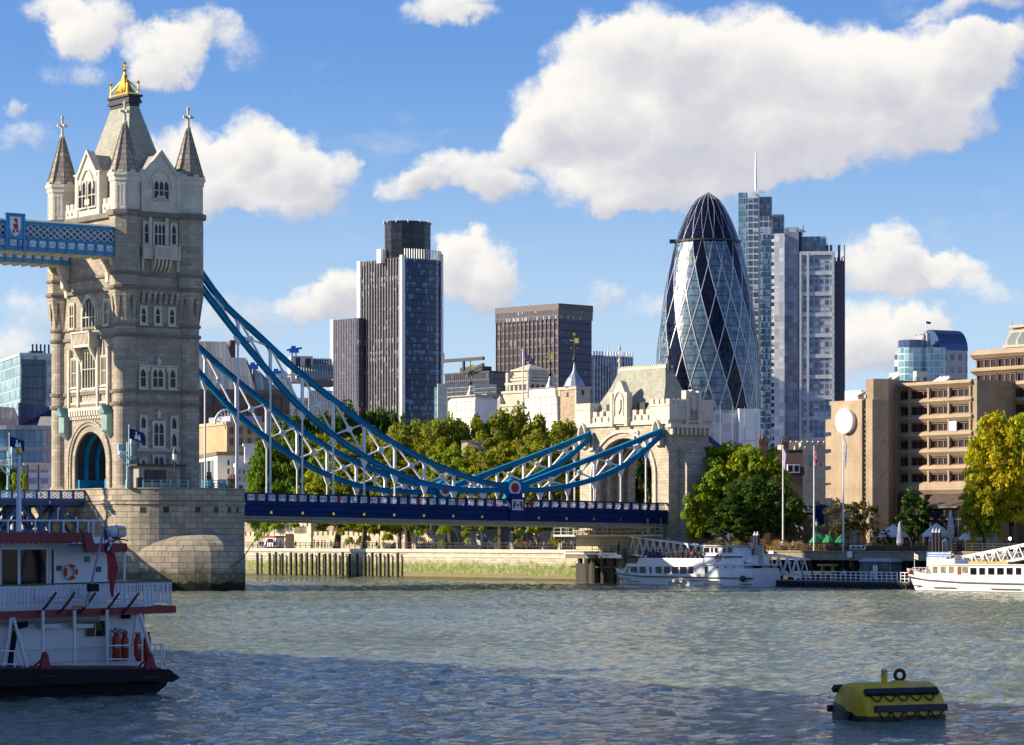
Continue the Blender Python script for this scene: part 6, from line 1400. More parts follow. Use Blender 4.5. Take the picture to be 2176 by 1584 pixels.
    m.extr([(nw-1.0, W(1850, nw), z2-3.2), (nw-1.0, W(1866, nw), z2-3.2), (nw+.8, W(1880, nw), z2-3.2), (nw+4.4, W(1903, nw+4.4), z2-3.2), (nw+16, W(1903, nw+4.4), z2-3.2), (nw+16, W(1850, nw), z2-3.2)][::-1], (0, 0, 3.2)); m.build('stair_tower', mConcD, T)
    m = MB().extr([(nw-1.1, W(1850, nw), z2-3.1), (nw-1.1, ws1, z2-3.1), (nw+6, ws1, z2+.0), (nw+6, W(1850, nw), z2+.0)], (0, 0, .4)); m.build('roof_glazing', M('brown_glazing', (.10, .07, .05), .25), T)
    m = MB()
    for y in (ws1, W(1850, nw)): m.bar((nw-1.2, y, z2-2.7), (nw+6, y, z2+.5), .35, .5)
    m.bar((nw+6, ws1, z2+.4), (nw+6, W(1850, nw), z2+.4), .4, .4); m.build('roof_kerb', mCream, T)
    m = MB(); z = 9.0
    while z < z2-4.5: m.box(nw-.75, nw+.2, W(1842.5, nw), W(1849.5, nw), z, z+.35); z += .75
    m.build('stair_grille', mBlack, T)
    # glazed ground floor
    MB().box(nw+.6, nw+14, ws1+.3, ws0-.6, 5, 9.5).build('lobby_glass', facade('lobby', 4.6, 1.8, (.10, .12, .11), (.4, .38, .33), .2, .4, None, (.5, .5, .42), .6), T)
    MB().box(nw-1.4, nw+1, ws1+.6, ws0-1.2, 9.5, 10.2).build('canopy', mWhite, T)
    MB().box(nf-5, nf+.8, W(2070, nf-5), e0-.3-6.5, 5, Z(2000, 1080, nf-5)).build('restaurant_glass', facade('restaurant', 5, 1.5, (.012, .012, .016), (.05, .045, .04), .12, .2, None, (.05, .05, .05), .1, .1), T)
    MB().extr([(nf-5.6, W(2075, nf-5), Z(2000, 1080, nf-5)), (nf-5.6, W(1966, nf-5), Z(2000, 1080, nf-5)), (nf+.5, W(1978, nf), Z(2000, 1054, nf)), (nf+.5, W(2075, nf), Z(2000, 1054, nf))], (0, 0, .25)).build('canopy_roof', M('canopy_brown', (.10, .075, .065), .6), T)
    MB().box(nf-.2, nf+.8, W(1966, nf), e0, 5, Z(1930, 1052, nf)).build('dark_ground_floor', M('ground_floor_brown', (.10, .07, .05), .7), T)
    # taller rear block
    nb = 126.0; zb = Z(2110, 742, nb); a0, a1 = W(2064, nb), W(2290, nb); rb = [771, 803.5, 838, 872, 908]
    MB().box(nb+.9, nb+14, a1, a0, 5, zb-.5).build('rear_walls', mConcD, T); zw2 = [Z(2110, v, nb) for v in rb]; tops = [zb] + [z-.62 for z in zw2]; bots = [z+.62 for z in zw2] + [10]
    for i, (a, b) in enumerate(zip(tops, bots)):
        MB().extr([(n_, a1, z) for n_, z in [(nb+.4, a), (nb-.3, a-.6), (nb-.35, b+.7), (nb+.35, b+.1), (nb+.9, b), (nb+.9, a)]], (0, a0 - a1, 0)).build('concrete_band', mConc, T)
    for z in zw2:
        for u0, u1 in ((2073, 2113), (2118, 2154), (2159, 2196)):
            a, b = W(u0, nb), W(u1, nb); fm = MB().box(nb+.35, nb+.9, b-.12, b, z-.62, z+.62).box(nb+.35, nb+.9, a, a+.12, z-.62, z+.62).box(nb+.4, nb+.9, b, a, z+.52, z+.62)
            for k in (1, 2): y = b + (a-b)*k/3; fm.box(nb+.5, nb+.9, y-.12, y+.12, z-.62, z+.62)
            w_ = fm.build('window', mRust, T); MB().box(nb+.62, nb+.9, b+.05, a-.05, z-.56, z+.56).build('pane', mDarkG, w_)
    zp = Z(2150, 700, nb); ya, yb = W(2117, nb), W(2290, nb)
    MB().extr([(nb+2.0, yb, zb-.6), (nb+2.0, yb, zp-1.5), (nb+3.5, yb, zp+.4), (nb+9, yb, zp+.4), (nb+9, yb, zb-.6)], (0, ya-yb, 0)).build('penthouse_glazing', facade('penthouse', 30, 2.2, (.24, .30, .28), (.50, .33, .26), .35, .3, None, (.4, .4, .35), .3), T)
    m = MB(); 
    for z in (zp+.5, zp-.3, zb+.2): m.box(nb+1.6 if z < zp-1 else nb+3.0, nb+9, yb, ya+.3, z, z+.35)
    for k in range(6): y = ya-2.4*k; m.cyl((nb+3.5, y, zp+.5), (nb+3.5, y, zp+1.6), .06)
    m.build('pink_trim', M('pink_trim', (.58, .36, .28), .6), T)
    m = MB()
    for k in range(3): y = W(1990-8*k, nf+6); m.bar((nf+6, y, zr-.2), (nf+6, y-3, zr+1.0), .5, .4)
    m.build('roof_strip', mWhite, T)
    MB().box(nf+8, nf+12, W(1830, nf+8), W(1822, nf+8)+3, zt-1, zt+2.4).build('roof_box', mWhite, T)
hotel()
# small white building and scaffolded block right of the gatehouse
T, f, lx, ly, z1 = simple_block('scaffolded_block', 'pale scaffolded block with white lift cage beside the gatehouse battlements', 1500, 1490, 1541, 720, 14, 872, facade('pale_scaffold', 2.2, 2.0, (.42, .44, .46), (.58, .6, .62), .18, .16, None, (.5, .5, .5), .3, .5, .3), None, 'building')
MB().box(lx*.65, lx+1, -1.4, -.2, 5, z1+.4).build('lift_cage', mWhite, T)
m = MB()
for k in range(5): m.cyl((lx*k/4.0, -1.8, 5), (lx*k/4.0, -1.8, z1+.8), .07)
for k in range(12): m.box(0, lx, -1.9, -1.75, 6+k*2.2, 6.12+k*2.2)
m.build('scaffold', mGreyM, T)
# brown tiled houses with chimneys, castle gate tower
mTile = ashlar('brown_tiles', (.10, .06, .05), .3, .25, .3, .02, .6, streak=.2)
def house(label, u0, u1, Y, veave, vridge, stacks, deg=0):
    f = Frame((u0-CU)*Y/FPX, Y, R(deg)); X = lambda u: f.on_y(u, 1000, 0)[0]; Z = lambda v: f.on_y((u0+u1)/2, v, 0)[1]; T = thing('brick_house', label, 'house', f, (X((u0+u1)/2), 3, 5))
    MB().box(X(u0), X(u1), 0, 8, 5, Z(veave)).build('walls', mBrick, T)
    MB().extr([(X(u0)-.3, -.4, Z(veave)), (X(u0)-.3, 8.4, Z(veave)), (X(u0)-.3, 4, Z(vridge))], (X(u1)-X(u0)+.6, 0, 0)).build('roof', mTile, T)
    for u, w, vt in stacks:
        x0, x1 = X(u-w/2), X(u+w/2); m = MB().box(x0, x1, 3.4, 4.8, Z(vridge)-2, Z(vt)).box(x0-.12, x1+.12, 3.3, 4.9, Z(vt)-.7, Z(vt)-.4); n = max(2, int((x1-x0)/.55))
        for k in range(n): m.cyl((x0+(k+.5)*(x1-x0)/n, 4.1, Z(vt)), (x0+(k+.5)*(x1-x0)/n, 4.1, Z(vt)+.8), .16)
        m.build('chimney', mBrick, T)
    for u in ((u0+u1)/2, u1-14):
        x = X(u); w = MB().box(x-.55, x+.55, -.9, 1, Z(veave)+.4, Z(veave)+2.0).build('dormer_window', mWhite, T); MB().box(x-.4, x+.4, -.95, -.85, Z(veave)+.6, Z(veave)+1.8).build('pane', mGlassD, w)
house('brown tiled house with tall chimney stacks behind the yellow green riverside tree', 1560, 1660, 600, 1012, 962, [(1572, 18, 948), (1626, 20, 932), (1595, 14, 950)])
house('brown tiled house with small white dormer, between flagpole and castle gate tower', 1652, 1706, 575, 1010, 955, [(1672, 14, 936)])
def gate_tower():
    Y = 590; f = Frame((1690-CU)*Y/FPX, Y, R(14)); X = lambda u, y=0: f.on_y(u, 980, y)[0]; Z = lambda v: f.on_y(1710, v, 0)[1]
    T = thing('castle_gate_tower', 'rugged stone castle gate tower with stepped battlements left of the hotel', 'castle', f, (3, 3, 5))
    m = MB().box(X(1690), X(1717), 0, 8, 5, Z(958)).box(X(1717), X(1765), 4, 12, 5, Z(990)).box(X(1672, 8), X(1775, 8), 9, 14, 5, Z(942)).box(X(1706, 6), X(1740, 6), 7, 9.2, 5, Z(938))
    for k in range(3): m.box(X(1690)+k*1.05-.1, X(1690)+k*1.05+.55, -.15, .6, Z(959), Z(949))
    for k in range(5): m.box(X(1718)+k*1.0, X(1718)+k*1.0+.55, 3.8, 4.6, Z(991), Z(982))
    for k in range(9): m.box(X(1672, 8)+k*1.15, X(1672, 8)+k*1.15+.65, 8.8, 9.6, Z(943), Z(934))
    m.build('walls', mRagW, T)
    m = MB()
    for u, v in ((1700, 1010), (1706, 985), (1728, 1020)): x = X(u); m.box(x-.15, x+.15, -.08 if u < 1717 else 3.9, .1 if u < 1717 else 4.1, Z(v+8), Z(v-6))
    m.each('slit_window', mBlack, T)
gate_tower()
# ---------------------------------------------------------------- right bank: quay, fences, planting, poles
def WB(n, w, z=0): return BF.w((n, w, z))
mQuay = ashlar('quay_concrete', (.32, .27, .19), 4, 1.4, .15, .03, .6, streak=.5)
T = thing('quay_deck', 'weathered quay beam on timber piles with dark void below, along the hotel bank', 'quay', BF, (97, -40, 0)); wq = -200
MB().box(95.6, 99.25, wq, AW0-2.6, 4.0, 5.22).box(95.4, 96.2, wq, AW0-2.6, 5.22, 5.4).build('quay_beam', mQuay, T)
MB().box(98.9, 99.15, wq, AW0-2.6, -.8, 4.0).build('shade_backing', mTimber, T)  # dark sheet stands in for the shade under the quay
for k in range(38): y = AW0 - 4 - k*2.3; MB().cyl((96.3, y, -1), (96.3, y, 4.0), .2, .2, 7).build('quay_pile', mTimber, T)
m = MB()
for k in range(9): y = AW0 - 9 - k*9; m.box(96.0, 96.6, y-.12, y+.12, 3.0, 4.0)
m.each('algae_bracket', M('algae_yellow', (.18, .16, .03), .8), T)
def railing(name, label, P0, P1, z, h, nrail, post, mat, r=.035, group=None, fine=0):
    T = thing(name, label, 'railing', BF, (P0[0], (P0[1]+P1[1])/2, z)); m = MB(); L = math.hypot(P1[0]-P0[0], P1[1]-P0[1]); n = max(1, int(L/post))
    for k in range(n+1): t = k/n; p = (P0[0]+(P1[0]-P0[0])*t, P0[1]+(P1[1]-P0[1])*t); m.box(p[0]-r*1.2, p[0]+r*1.2, p[1]-r*1.2, p[1]+r*1.2, z, z+h)
    m.each('post', mat, T); m = MB()
    for k in range(nrail): zz_ = z + h*(k+1)/nrail - r; m.bar((*P0, zz_), (*P1, zz_), r*2, r*2)
    if fine:
        nn = int(L/fine)
        for k in range(nn): t = k/nn; p = (P0[0]+(P1[0]-P0[0])*t, P0[1]+(P1[1]-P0[1])*t); m.box(p[0]-.02, p[0]+.02, p[1]-.02, p[1]+.02, z+.1, z+h)
    m.build('rail', mat, T); return T
railing('railing', 'black iron railing along the wharf edge below the castle wall', (99.6, 1), (99.6, 135), 5.35, 1.15, 2, 1.9, mBlack, .04, fine=.55)
railing('railing', 'dark railing along the quay edge in front of the hotel planting', (96.0, -88), (96.0, AW0-3), 5.4, 1.1, 3, 2.0, mBlack, .035)
railing('railing', 'pale turquoise railing on top of the bridge pier before the control cabin', (7.5, -8.8), (13.2, -6.6), 14.26, 1.25, 3, 1.1, mTurq, .05, fine=.3)
railing('railing', 'low turquoise railing on the pier at the foot of the road arch', (-2.2, -9.2), (3.0, -12.6), 14.26, 1.1, 2, 1.2, mTurq, .04)
# golden ornamental grass in the quay planters
def grass_strip(n, w0, w1, z, h, label, cnt, col):
    g = np.random.default_rng(5); N_ = cnt; nn = n + g.uniform(0, 1.3, N_); w = g.uniform(w0, w1, N_); hh = h*g.uniform(.55, 1.15, N_)*(1 + .25*np.sin(w*.9)*np.sin(w*.37)); ln = g.normal(0, .16, (N_, 2)); a = g.uniform(0, 3.14, N_); b = .035
    V = np.zeros((N_, 3, 3)); V[:, 0] = np.stack([nn - b*np.cos(a), w - b*np.sin(a), np.full(N_, z)], 1); V[:, 1] = np.stack([nn + b*np.cos(a), w + b*np.sin(a), np.full(N_, z)], 1); V[:, 2] = np.stack([nn + ln[:, 0], w + ln[:, 1], z + hh], 1)
    me = bpy.data.meshes.new('ornamental_grass'); me.from_pydata(V.reshape(-1, 3).tolist(), [], np.arange(3*N_).reshape(-1, 3).tolist()); me.materials.append(M('straw', col, .8, 0, .35, 1.5))
    o = bpy.data.objects.new('ornamental_grass', me); C.objects.link(o); o.location = (BF.x, BF.y, 0); o.rotation_euler = (0, 0, BF.a); tag(o, label, 'grass', None, 'stuff')
grass_strip(98.2, wy(1690, 98), wy(1500, 98), 5.3, 1.55, 'golden ornamental grass along the quay below the riverside tree', 9000, (.42, .25, .06))
grass_strip(98.6, wy(1960, 98), wy(1690, 98), 5.3, 1.05, 'lower tawny grass along the quay before the hotel', 7000, (.22, .14, .05))
# lamp posts
def lamp_post(n, w, z, h, label, first=[None], mat=None):
    if first[0] is None:
        T = thing('lamp_post', label, 'street lamp', BF, (n, w, z)); first[0] = T; OFF[T.name] = {}
        MB().lathe([(.16, 0), (.16, .5), (.08, .7), (.06, 3.4), (.1, 3.5)], 8).build('post', mat or mBlack, T)
        MB().lathe([(.1, 3.5), (.24, 4.05), (.24, 4.1)], 6).build('lantern', M('lamp_glass', (.5, .52, .5), .2), T); MB().lathe([(.28, 4.1), (.1, 4.4), (.05, 4.6)], 6).build('cap', mBlack, T); T.scale = (h/4.6,)*3
    else: dup(first[0], BF.w((n, w, z)), None, label, None, h/4.6)
for n, u, h, lb in ((106, 806, 5.2, 'black lamp post before the pale castle wall, right of the twin stemmed tree'), (106, 885, 5.0, 'black lamp post on the wharf left of the slim trunked tree'), (104, 1612, 5.4, 'lamp post under the dark ivy tree beside the reddish grass'), (104, 1638, 6.0, 'second lamp post under the dark ivy tree'),
          (100.5, 1735, 5.2, 'lamp post between the two left flagpoles'), (100.5, 2018, 5.6, 'lamp post in front of the hotel restaurant canopy'), (108, 1700, 6.6, 'lamp post with blue base beneath the castle gate tower'), (106, 583, 4.4, 'small lamp post left of the castle gateway'), (106, 548, 4.4, 'small lamp post close to the granite pier'), (106, 1120, 5.0, 'lamp post on the shaded wharf near the arched doorway')):
    lamp_post(n, wy(u, n), 5.15, h, lb)
# flagpoles on the quay
for i, (u, vt, n, lb) in enumerate(((1664, 948, 99.0, 'tall white flagpole nearest the riverside tree, with a hanging pale flag'), (1730, 950, 98.6, 'tall white flagpole in the middle of the quay, with a limp union flag'), (1792, 925, 98.2, 'tall white flagpole before the hotel disc, with a long hanging banner'))):
    w = wy(u, n); z1 = wz(u, vt, n); T = thing('flagpole', lb, 'flagpole', BF, (n, w, 5.2)); MB().cyl((n, w, 5.2), (n, w, z1), .15, .09, 8).ell((n, w, z1), .16, .16, .16, 8, 4).build('pole', mWhite, T)
    m = MB(); L = (3.4, 2.6, 4.6)[i]; zt = z1 - .4
    m.loft([[(n - .05, w - .12, zt), (n - .05, w - .75, zt - .9), (n + .05, w - .75, zt - .9), (n + .05, w - .12, zt)], [(n - .18, w - .1, zt - L*.5), (n - .1, w - .6, zt - L*.62), (n + .1, w - .62, zt - L*.62), (n + .12, w - .1, zt - L*.5)], [(n - .05, w - .14, zt - L*.8), (n - .02, w - .4, zt - L), (n + .04, w - .4, zt - L), (n + .05, w - .12, zt - L*.8)]])
    m.build('flag', (M('flag_pale', (.35, .32, .50), .8), M('flag_red_blue', (.22, .04, .10), .8, 0, .9, 1.5), M('flag_grey', (.30, .30, .42), .8))[i], T)
# parasols
def parasol(n, u, vt, wpx, label, mat, group, first={}):
    w = wy(u, n); zt = wz(u, vt, n); r = wpx/2/13.6; key = mat.name
    if key not in first:
        T = thing('parasol', label, 'parasol', BF, (n, w, 5.15), group); OFF[T.name] = {}; first[key] = (T, r, zt - 5.15); h = zt - 5.15
        m = MB(); k8 = 8; rings = []
        for rr, z in ((r, h*.62), (r*.5, h*.84), (.03, h)): rings.append([(rr*math.cos(i*math.pi/4), rr*math.sin(i*math.pi/4), z) for i in range(k8)])
        m.loft(rings); m.loft([[(r*1.0*math.cos(i*math.pi/4), r*1.0*math.sin(i*math.pi/4), z) for i in range(k8)] for z in (h*.54, h*.62)], caps=False); m.build('canopy', mat, T); MB().cyl((0, 0, 0), (0, 0, h*.98), .05).build('pole', mGreyM, T)
    else:
        T0, r0, h0 = first[key]; T = dup(T0, BF.w((n, w, 5.15)), None, label, group, (r/r0, r/r0, (zt-5.15)/h0))
mGreenC = M('green_canvas', (.01, .24, .10), .8, 0, .12); mWhiteC = M('white_canvas', (.66, .65, .66), .8, 0, .08)
for u, vt, w, lb in ((1733, 1137, 26, 'first green parasol from the tall middle flagpole'), (1762, 1136, 28, 'green parasol second from the middle flagpole'), (1788, 1136, 26, 'green parasol just left of the banner flagpole'), (1738, 1129, 40, 'darker green parasol behind the row, higher than the rest')): parasol(104 if vt > 1130 else 107, u, vt, w, lb, mGreenC, 'green parasols on the hotel terrace')
for u, vt, w, lb in ((1898, 1115, 62, 'large white parasol left of the small upright tree'), (1990, 1112, 58, 'large white parasol right of the small upright tree'), (2062, 1124, 46, 'white parasol half hidden by the golden tree')): parasol(106, u, vt, w, lb, mWhiteC, 'white parasols on the hotel terrace')
n = 105; w = wy(1912, n); T = thing('closed_parasol', 'folded white parasol standing beside the large open white one', 'parasol', BF, (n, w, 5.15)); MB().lathe([(.3, 6.0), (.55, 6.4), (.5, 7.6), (.2, 9.4), (.03, 9.8)], 9, (n, w)).build('canopy', mWhiteC, T); MB().cyl((n, w, 5.15), (n, w, 6.3), .06).build('pole', mGreyM, T)
# signs on the quay
def board(n, u0, u1, v0, v1, label, mat, name='sign', post=True, base=5.2):
    w0, w1, z0, z1 = wy(u1, n), wy(u0, n), wz(u0, v1, n), wz(u0, v0, n); T = thing(name, label, 'sign', BF, (n, (w0+w1)/2, base)); MB().box(n-.06, n+.06, w0, w1, z0, z1).build('board', mat, T)
    if post: m = MB(); [m.box(n+.06, n+.14, y-.05, y+.05, min(base, z0), z1) for y in (w0+(w1-w0)*.2, w1-(w1-w0)*.2)]; m.build('post', mGreyM, T)
    return T, w0, w1, z0, z1
board(95.2, 1801, 1811, 1172, 1185, 'square white notice board fixed to the middle of the quay beam', mWhite, base=4.5); board(95.2, 1634, 1644, 1171, 1180, 'square white notice board on the quay beam next to the boat wheelhouse', mWhite, base=4.5)
T, w0, w1, z0, z1 = board(95.8, 1806, 1839, 1159, 1168, 'pale banner with a dark wavy emblem tied to the quay railing', mWhite, 'banner'); m = MB()
for k in range(10): y = w1 - .3 - k*(w1-w0-.6)/9; h = .12 + .25*math.sin(k*.9)**2; m.box(95.7, 95.74, y-.12, y+.12, z0+.12, z0+.18+h)
m.build('emblem', mBlack, T)
n = 91.8; T, w0, w1, z0, z1 = board(n, 1970, 2021, 1173, 1184, 'long blue banner with rows of small white lettering above the moored boat', M('banner_blue', (.02, .16, .55), .5), 'banner', base=1.2); m = MB()
for r_ in range(2):
    k = w0 + .3; 
    while k < w1 - .35: h = random.uniform(.06, .2); m.box(n-.1, n-.06, k, k+h, z0+.13+r_*.33, z0+.29+r_*.33); k += h + .07
m.build('lettering', mWhite, T)
MB().box(n-.3, n+.3, w0+.6, w1-.2, .4, z0).box(n-.1, n+.1, w0, w0+.2, .4, z1).build('kiosk_leg', mGreyM, T)
# pile clusters
for i, (n, us, vt, r, lb, mt) in enumerate(((93, (1983, 1990, 1997), 1132, .24, 'cluster of tall dark steel mooring piles with pale caps beside the blue banner', mBlack), (94.5, (1604, 1610), 1138, .3, 'pair of dark blue mooring posts behind the passenger boat stern', M('post_blue', (.015, .025, .06), .5)), (94, (2008,), 1152, .5, 'thick grey concrete mooring pile right of the steel cluster', mQuay), (94, (1976,), 1150, .22, 'slim pale timber pile left of the steel cluster', mTimberL))):
    T = thing('mooring_pile', lb, 'mooring pile', BF, (n, wy(us[0], n), 0))
    for u in us: w = wy(u, n); MB().cyl((n, w, -1), (n, w, wz(u, vt, n)), r, r, 10).build('pile', mt, T); MB().lathe([(r*1.1, wz(u, vt, n)), (.05, wz(u, vt, n)+.6)], 8, (n, w)).build('cap', mGreyM, T)
n = 94.2; w = wy(1977, n); T = thing('folded_sail', 'tall grey folded canopy cone on the quay beside the steel piles', 'parasol', BF, (n+4, w, 5.2)); MB().lathe([(.15, 5.2), (.2, 7), (.55, 8), (.35, 10), (.05, 11.2)], 8, (n+4, w)).build('canopy', M('grey_canvas', (.35, .33, .34), .8), T); MB().cyl((n+4, w, 5.2), (n+4, w, 7.2), .07).build('pole', mGreyM, T)
for u, v0, v1, n, lb in ((1720, 1182, 1186, 93.6, 'yellow painted steel frame standing on the pontoon'),):
    a, b = wy(1741, n), wy(1738-30+32-27, n); w0, w1 = wy(1775, n), wy(1741, n); T = thing('yellow_gantry', lb, 'gantry', BF, (n, (w0+w1)/2, 1)); z = wz(1755, 1199, n); m = MB().box(n-.5, n+.5, w0, w1, z-.3, z); m.build('beam', M('frame_yellow', (.30, .27, .03), .6), T)
    m = MB(); [m.box(n-.2, n+.2, y-.2, y+.2, .8, z-.3) for y in (w0+.5, w1-.8)]; m.each('leg', M('frame_yellow2', (.30, .27, .03), .6), T)
# ---- pontoon with fender tyres
PN = 89.8; pw0, pw1 = wy(1930, PN), wy(1600, PN)
T = thing('pontoon', 'long dark floating pontoon hung with a row of tyres', 'pontoon', BF, (PN+2, (pw0+pw1)/2, 0)); MB().box(PN, PN+4.2, pw0, pw1, -.6, .95).build('hull', M('pontoon_black', (.02, .02, .024), .6), T); MB().box(PN-.05, PN+4.25, pw0-.05, pw1+.05, .95, 1.08).build('deck', M('deck_grey', (.22, .22, .23), .7), T)
y = pw1 - 12.0; mTyre = M('tyre_rubber', (.022, .021, .022), .75); tm = None; k = 0; zy = pw0
tyres = []
while zy < wy(1660, PN): tyres.append(zy + .55); zy += 1.12
for i, yy in enumerate(tyres):
    if i == 0: o = MB().torus((0, 0, 0), (1, 0, 0), .38, .17, 18, 8).build('tyre', mTyre, T); tm = o.data; base = o.location.copy()
    else: o = bpy.data.objects.new('tyre', tm); C.objects.link(o); o.parent = T
    o.location = base + Vector((PN-.18, yy, .36 + random.uniform(-.05, .05)))
railing('railing', 'white railing along the river side of the tyre hung pontoon', (PN+.15, pw0+2.4), (PN+.15, wy(1690, PN)), 1.08, 1.35, 3, 1.05, mWhite, .045)
railing('railing', 'short white railing at the pontoon end beside the moored boat bow', (PN+.15, pw0), (PN+.15, pw0+1.7), 1.08, 1.35, 3, .8, mWhite, .045)
n = 92.5; a, b = wy(1903, n), wy(1840, n); T = thing('waiting_shelter', 'glazed waiting shelter with curved grey roof on the pontoon', 'shelter', BF, (n, (a+b)/2, 1)); zt = wz(1870, 1194, n)
m = MB(); [m.box(x-.06, x+.06, y-.06, y+.06, 1.08, zt) for x in (n-1, n+1) for y in np.linspace(a, b, 5)]; m.box(n-1, n+1, a, b, 1.08, 1.5); m.build('frame', M('shelter_frame', (.18, .24, .26), .4), T)
MB().box(n-.95, n+.95, a+.05, b-.05, 1.5, zt-.05).build('glazing', M('shelter_glass', (.10, .14, .14), .1, 0, .5, .8, spec=.8), T); MB().loft([[(n-1.3, a-.3, zt), (n-1.3, b+.3, zt), (n+1.3, b+.3, zt), (n+1.3, a-.3, zt)], [(n-.8, a+.3, zt+.5), (n-.8, b-.3, zt+.5), (n+.8, b-.3, zt+.5), (n+.8, a+.3, zt+.5)]]).build('roof', M('shelter_roof', (.28, .32, .36), .4, .3), T)
MB().box(n-1.05, n-.95, (a+b)/2-.4, (a+b)/2+.5, 1.5, zt-.5).build('poster', mWhite, T)
# ---- gangways: triangular white trusses
def gangway(label, n, u0, v0, u1, v1, dv, bays, wid=1.6, n1=None):
    n1 = n1 or n; T = thing('gangway', label, 'gangway', BF, (n, wy(u0, n), 1)); a = Vector((n, wy(u0, n), wz(u0, v0, n))); b = Vector((n1, wy(u1, n1), wz(u1, v1, n1))); m = MB(); h = dv/14.3
    for s in (0, wid):
        S = Vector((s, 0, 0)); D = Vector((0, 0, -h)); m.bar(a+S, b+S, .24, .24); m.bar(a+S+D, b+S+D, .24, .28)
        for k in range(bays):
            p, q = a.lerp(b, k/bays), a.lerp(b, (k+1)/bays); md = p.lerp(q, .5)
            m.bar(p+S+D, md+S, .15, .17); m.bar(md+S, q+S+D, .15, .17)
    m.build('truss', mWhite, T); m = MB()
    m.loft([[tuple(p + Vector((x, 0, -h+z))) for x, z in ((0, .05), (wid, .05), (wid, .2), (0, .2))] for p in (a, b)]); m.build('walkway', mGreyM, T)
    m = MB()
    for k in range(bays+1): p = a.lerp(b, k/bays); m.bar(p, p + Vector((wid, 0, 0)), .12, .12)
    m.build('cross_brace', mWhite, T)
gangway('white truss gangway sloping down behind the passenger boat from the timber jetty', 94.6, 1338, 1141, 1560, 1170, 40, 15)
gangway('short white truss gangway landing on the pontoon behind the boat stern', 91.6, 1628, 1178, 1702, 1190, 38, 4)
gangway('pale truss gangway climbing to the right behind the wooden boat', 93.8, 2012, 1190, 2300, 1132, 28, 12)
# ---- timber jetty beside the gatehouse
n = 95.0; a, b = wy(1330, n), wy(1226, n); T = thing('timber_jetty', 'dark timber jetty on thick piles at the foot of the gatehouse', 'jetty', BF, (n, (a+b)/2, 0)); z1 = wz(1270, 1172, n); z0 = wz(1270, 1187, n)
MB().box(n-2.4, n+2, wy(1290, n), b, z0, z1).build('fascia', mTimberL, T); MB().box(n-2.6, n+2.2, a-1, b+.2, z1-.5, z1-.2).box(n-2, n+2, a-1.5, wy(1290, n), z0+.1, z1-.5).build('deck', mGreyM, T)
for u, r in ((1233, .42), (1250, .7), (1264, .7), (1283, .5), (1305, .42), (1326, .35)): w = wy(u, n-1.6); MB().cyl((n-1.6, w, -1), (n-1.6, w, z0+.4 if u < 1320 else z1+.6), r, r, 10).build('pile', mTimber if u < 1320 else mTimberL, T)
m = MB().box(n-2, n+1, wy(1276, n), wy(1244, n), -1, z0-.8); m.bar((n-1.8, wy(1233, n), 2.6), (n-1.8, wy(1330, n), 2.6), .3, .3).bar((n-1.8, wy(1287, n), z0), (n-1.8, wy(1325, n), .5), .2, .2); m.build('brace', mTimber, T)
JETZ = z1 - .2
railing('railing', 'dark handrail on the timber jetty beside the gatehouse', (n-2.4, a-1), (n-2.4, wy(1283, n)), z1-.2, 1.2, 2, 1.4, mBlack, .035)
board(n-2.6, 1274, 1281, 1171, 1181, 'small white notice board on the timber jetty', mWhite, base=z0)
for u0, u1, vt, lb in ((1328, 1352, 1136, 'small pier kiosk with white curved roof at the left end of the gangway'), (1384, 1413, 1135, 'white curved roofed pier kiosk right of the smaller one')):
    n = 98.6; a, b = wy(u1, n), wy(u0, n); zt = wz(u0, vt, n); T = thing('pier_kiosk', lb, 'kiosk', BF, (n, (a+b)/2, 5.2)); MB().box(n-1, n+1, a+.2, b-.2, 5.2, zt-.6).build('body', mPale, T)
    m = MB(); m.loft([[(n-1.4, a-.3 + (b-a+.6)*k/8, zt-.9 + .9*math.sin(math.pi*(.15+.85*k/8))) for k in range(9)], [(n+1.4, a-.3 + (b-a+.6)*k/8, zt-.9 + .9*math.sin(math.pi*(.15+.85*k/8))) for k in range(9)]], caps=False, close=False)
    m.loft([[(n-1.4, a-.3 + (b-a+.6)*k/8, zt-1.0 + .9*math.sin(math.pi*(.15+.85*k/8))) for k in range(9)], [(n+1.4, a-.3 + (b-a+.6)*k/8, zt-1.0 + .9*math.sin(math.pi*(.15+.85*k/8))) for k in range(9)]], caps=False, close=False); m.build('curved_roof', mWhite, T)
    MB().box(n-1.1, n-.98, a+.5, b-.6, 6.6, zt-1.2).build('window', mGlassD, T)
# ---- things on the pier top
n0, w0 = 8.6, -3.6; T = thing('control_cabin', 'grey control cabin with wide dark window and flat black roof on the pier', 'cabin', BF, (n0, w0, 14.2))
cb = Frame(0, 0, 0); zc = 14.2; c0, c1 = BF.on_y(287, 1000, -3.6)[0], BF.on_y(388, 1000, -3.6)[0]
MB().box(c0+.6, c1-.4, -3.6, -1.2, zc, zc+3.2).build('body', M('cabin_grey', (.30, .29, .26), .7), T); MB().box(c0-.1, c1+.2, -4.3, -1, zc+3.2, zc+3.5).build('flat_roof', mBlack, T)
w_ = MB().box(c0+1.5, c0+5.0, -3.68, -3.6, zc+1.0, zc+2.7).build('wide_window', mBlack, T); MB().box(c0+1.6, c0+4.9, -3.74, -3.66, zc+1.1, zc+2.6).build('pane', mGlassD, w_)
MB().box(c1-2.3, c1-1.2, -3.7, -3.6, zc, zc+2.5).build('door', M('cabin_door', (.22, .18, .12), .5), T); MB().box(c0+.2, c0+1.1, -3.9, -3.5, zc, zc+1.6).build('side_locker', mBlack, T)
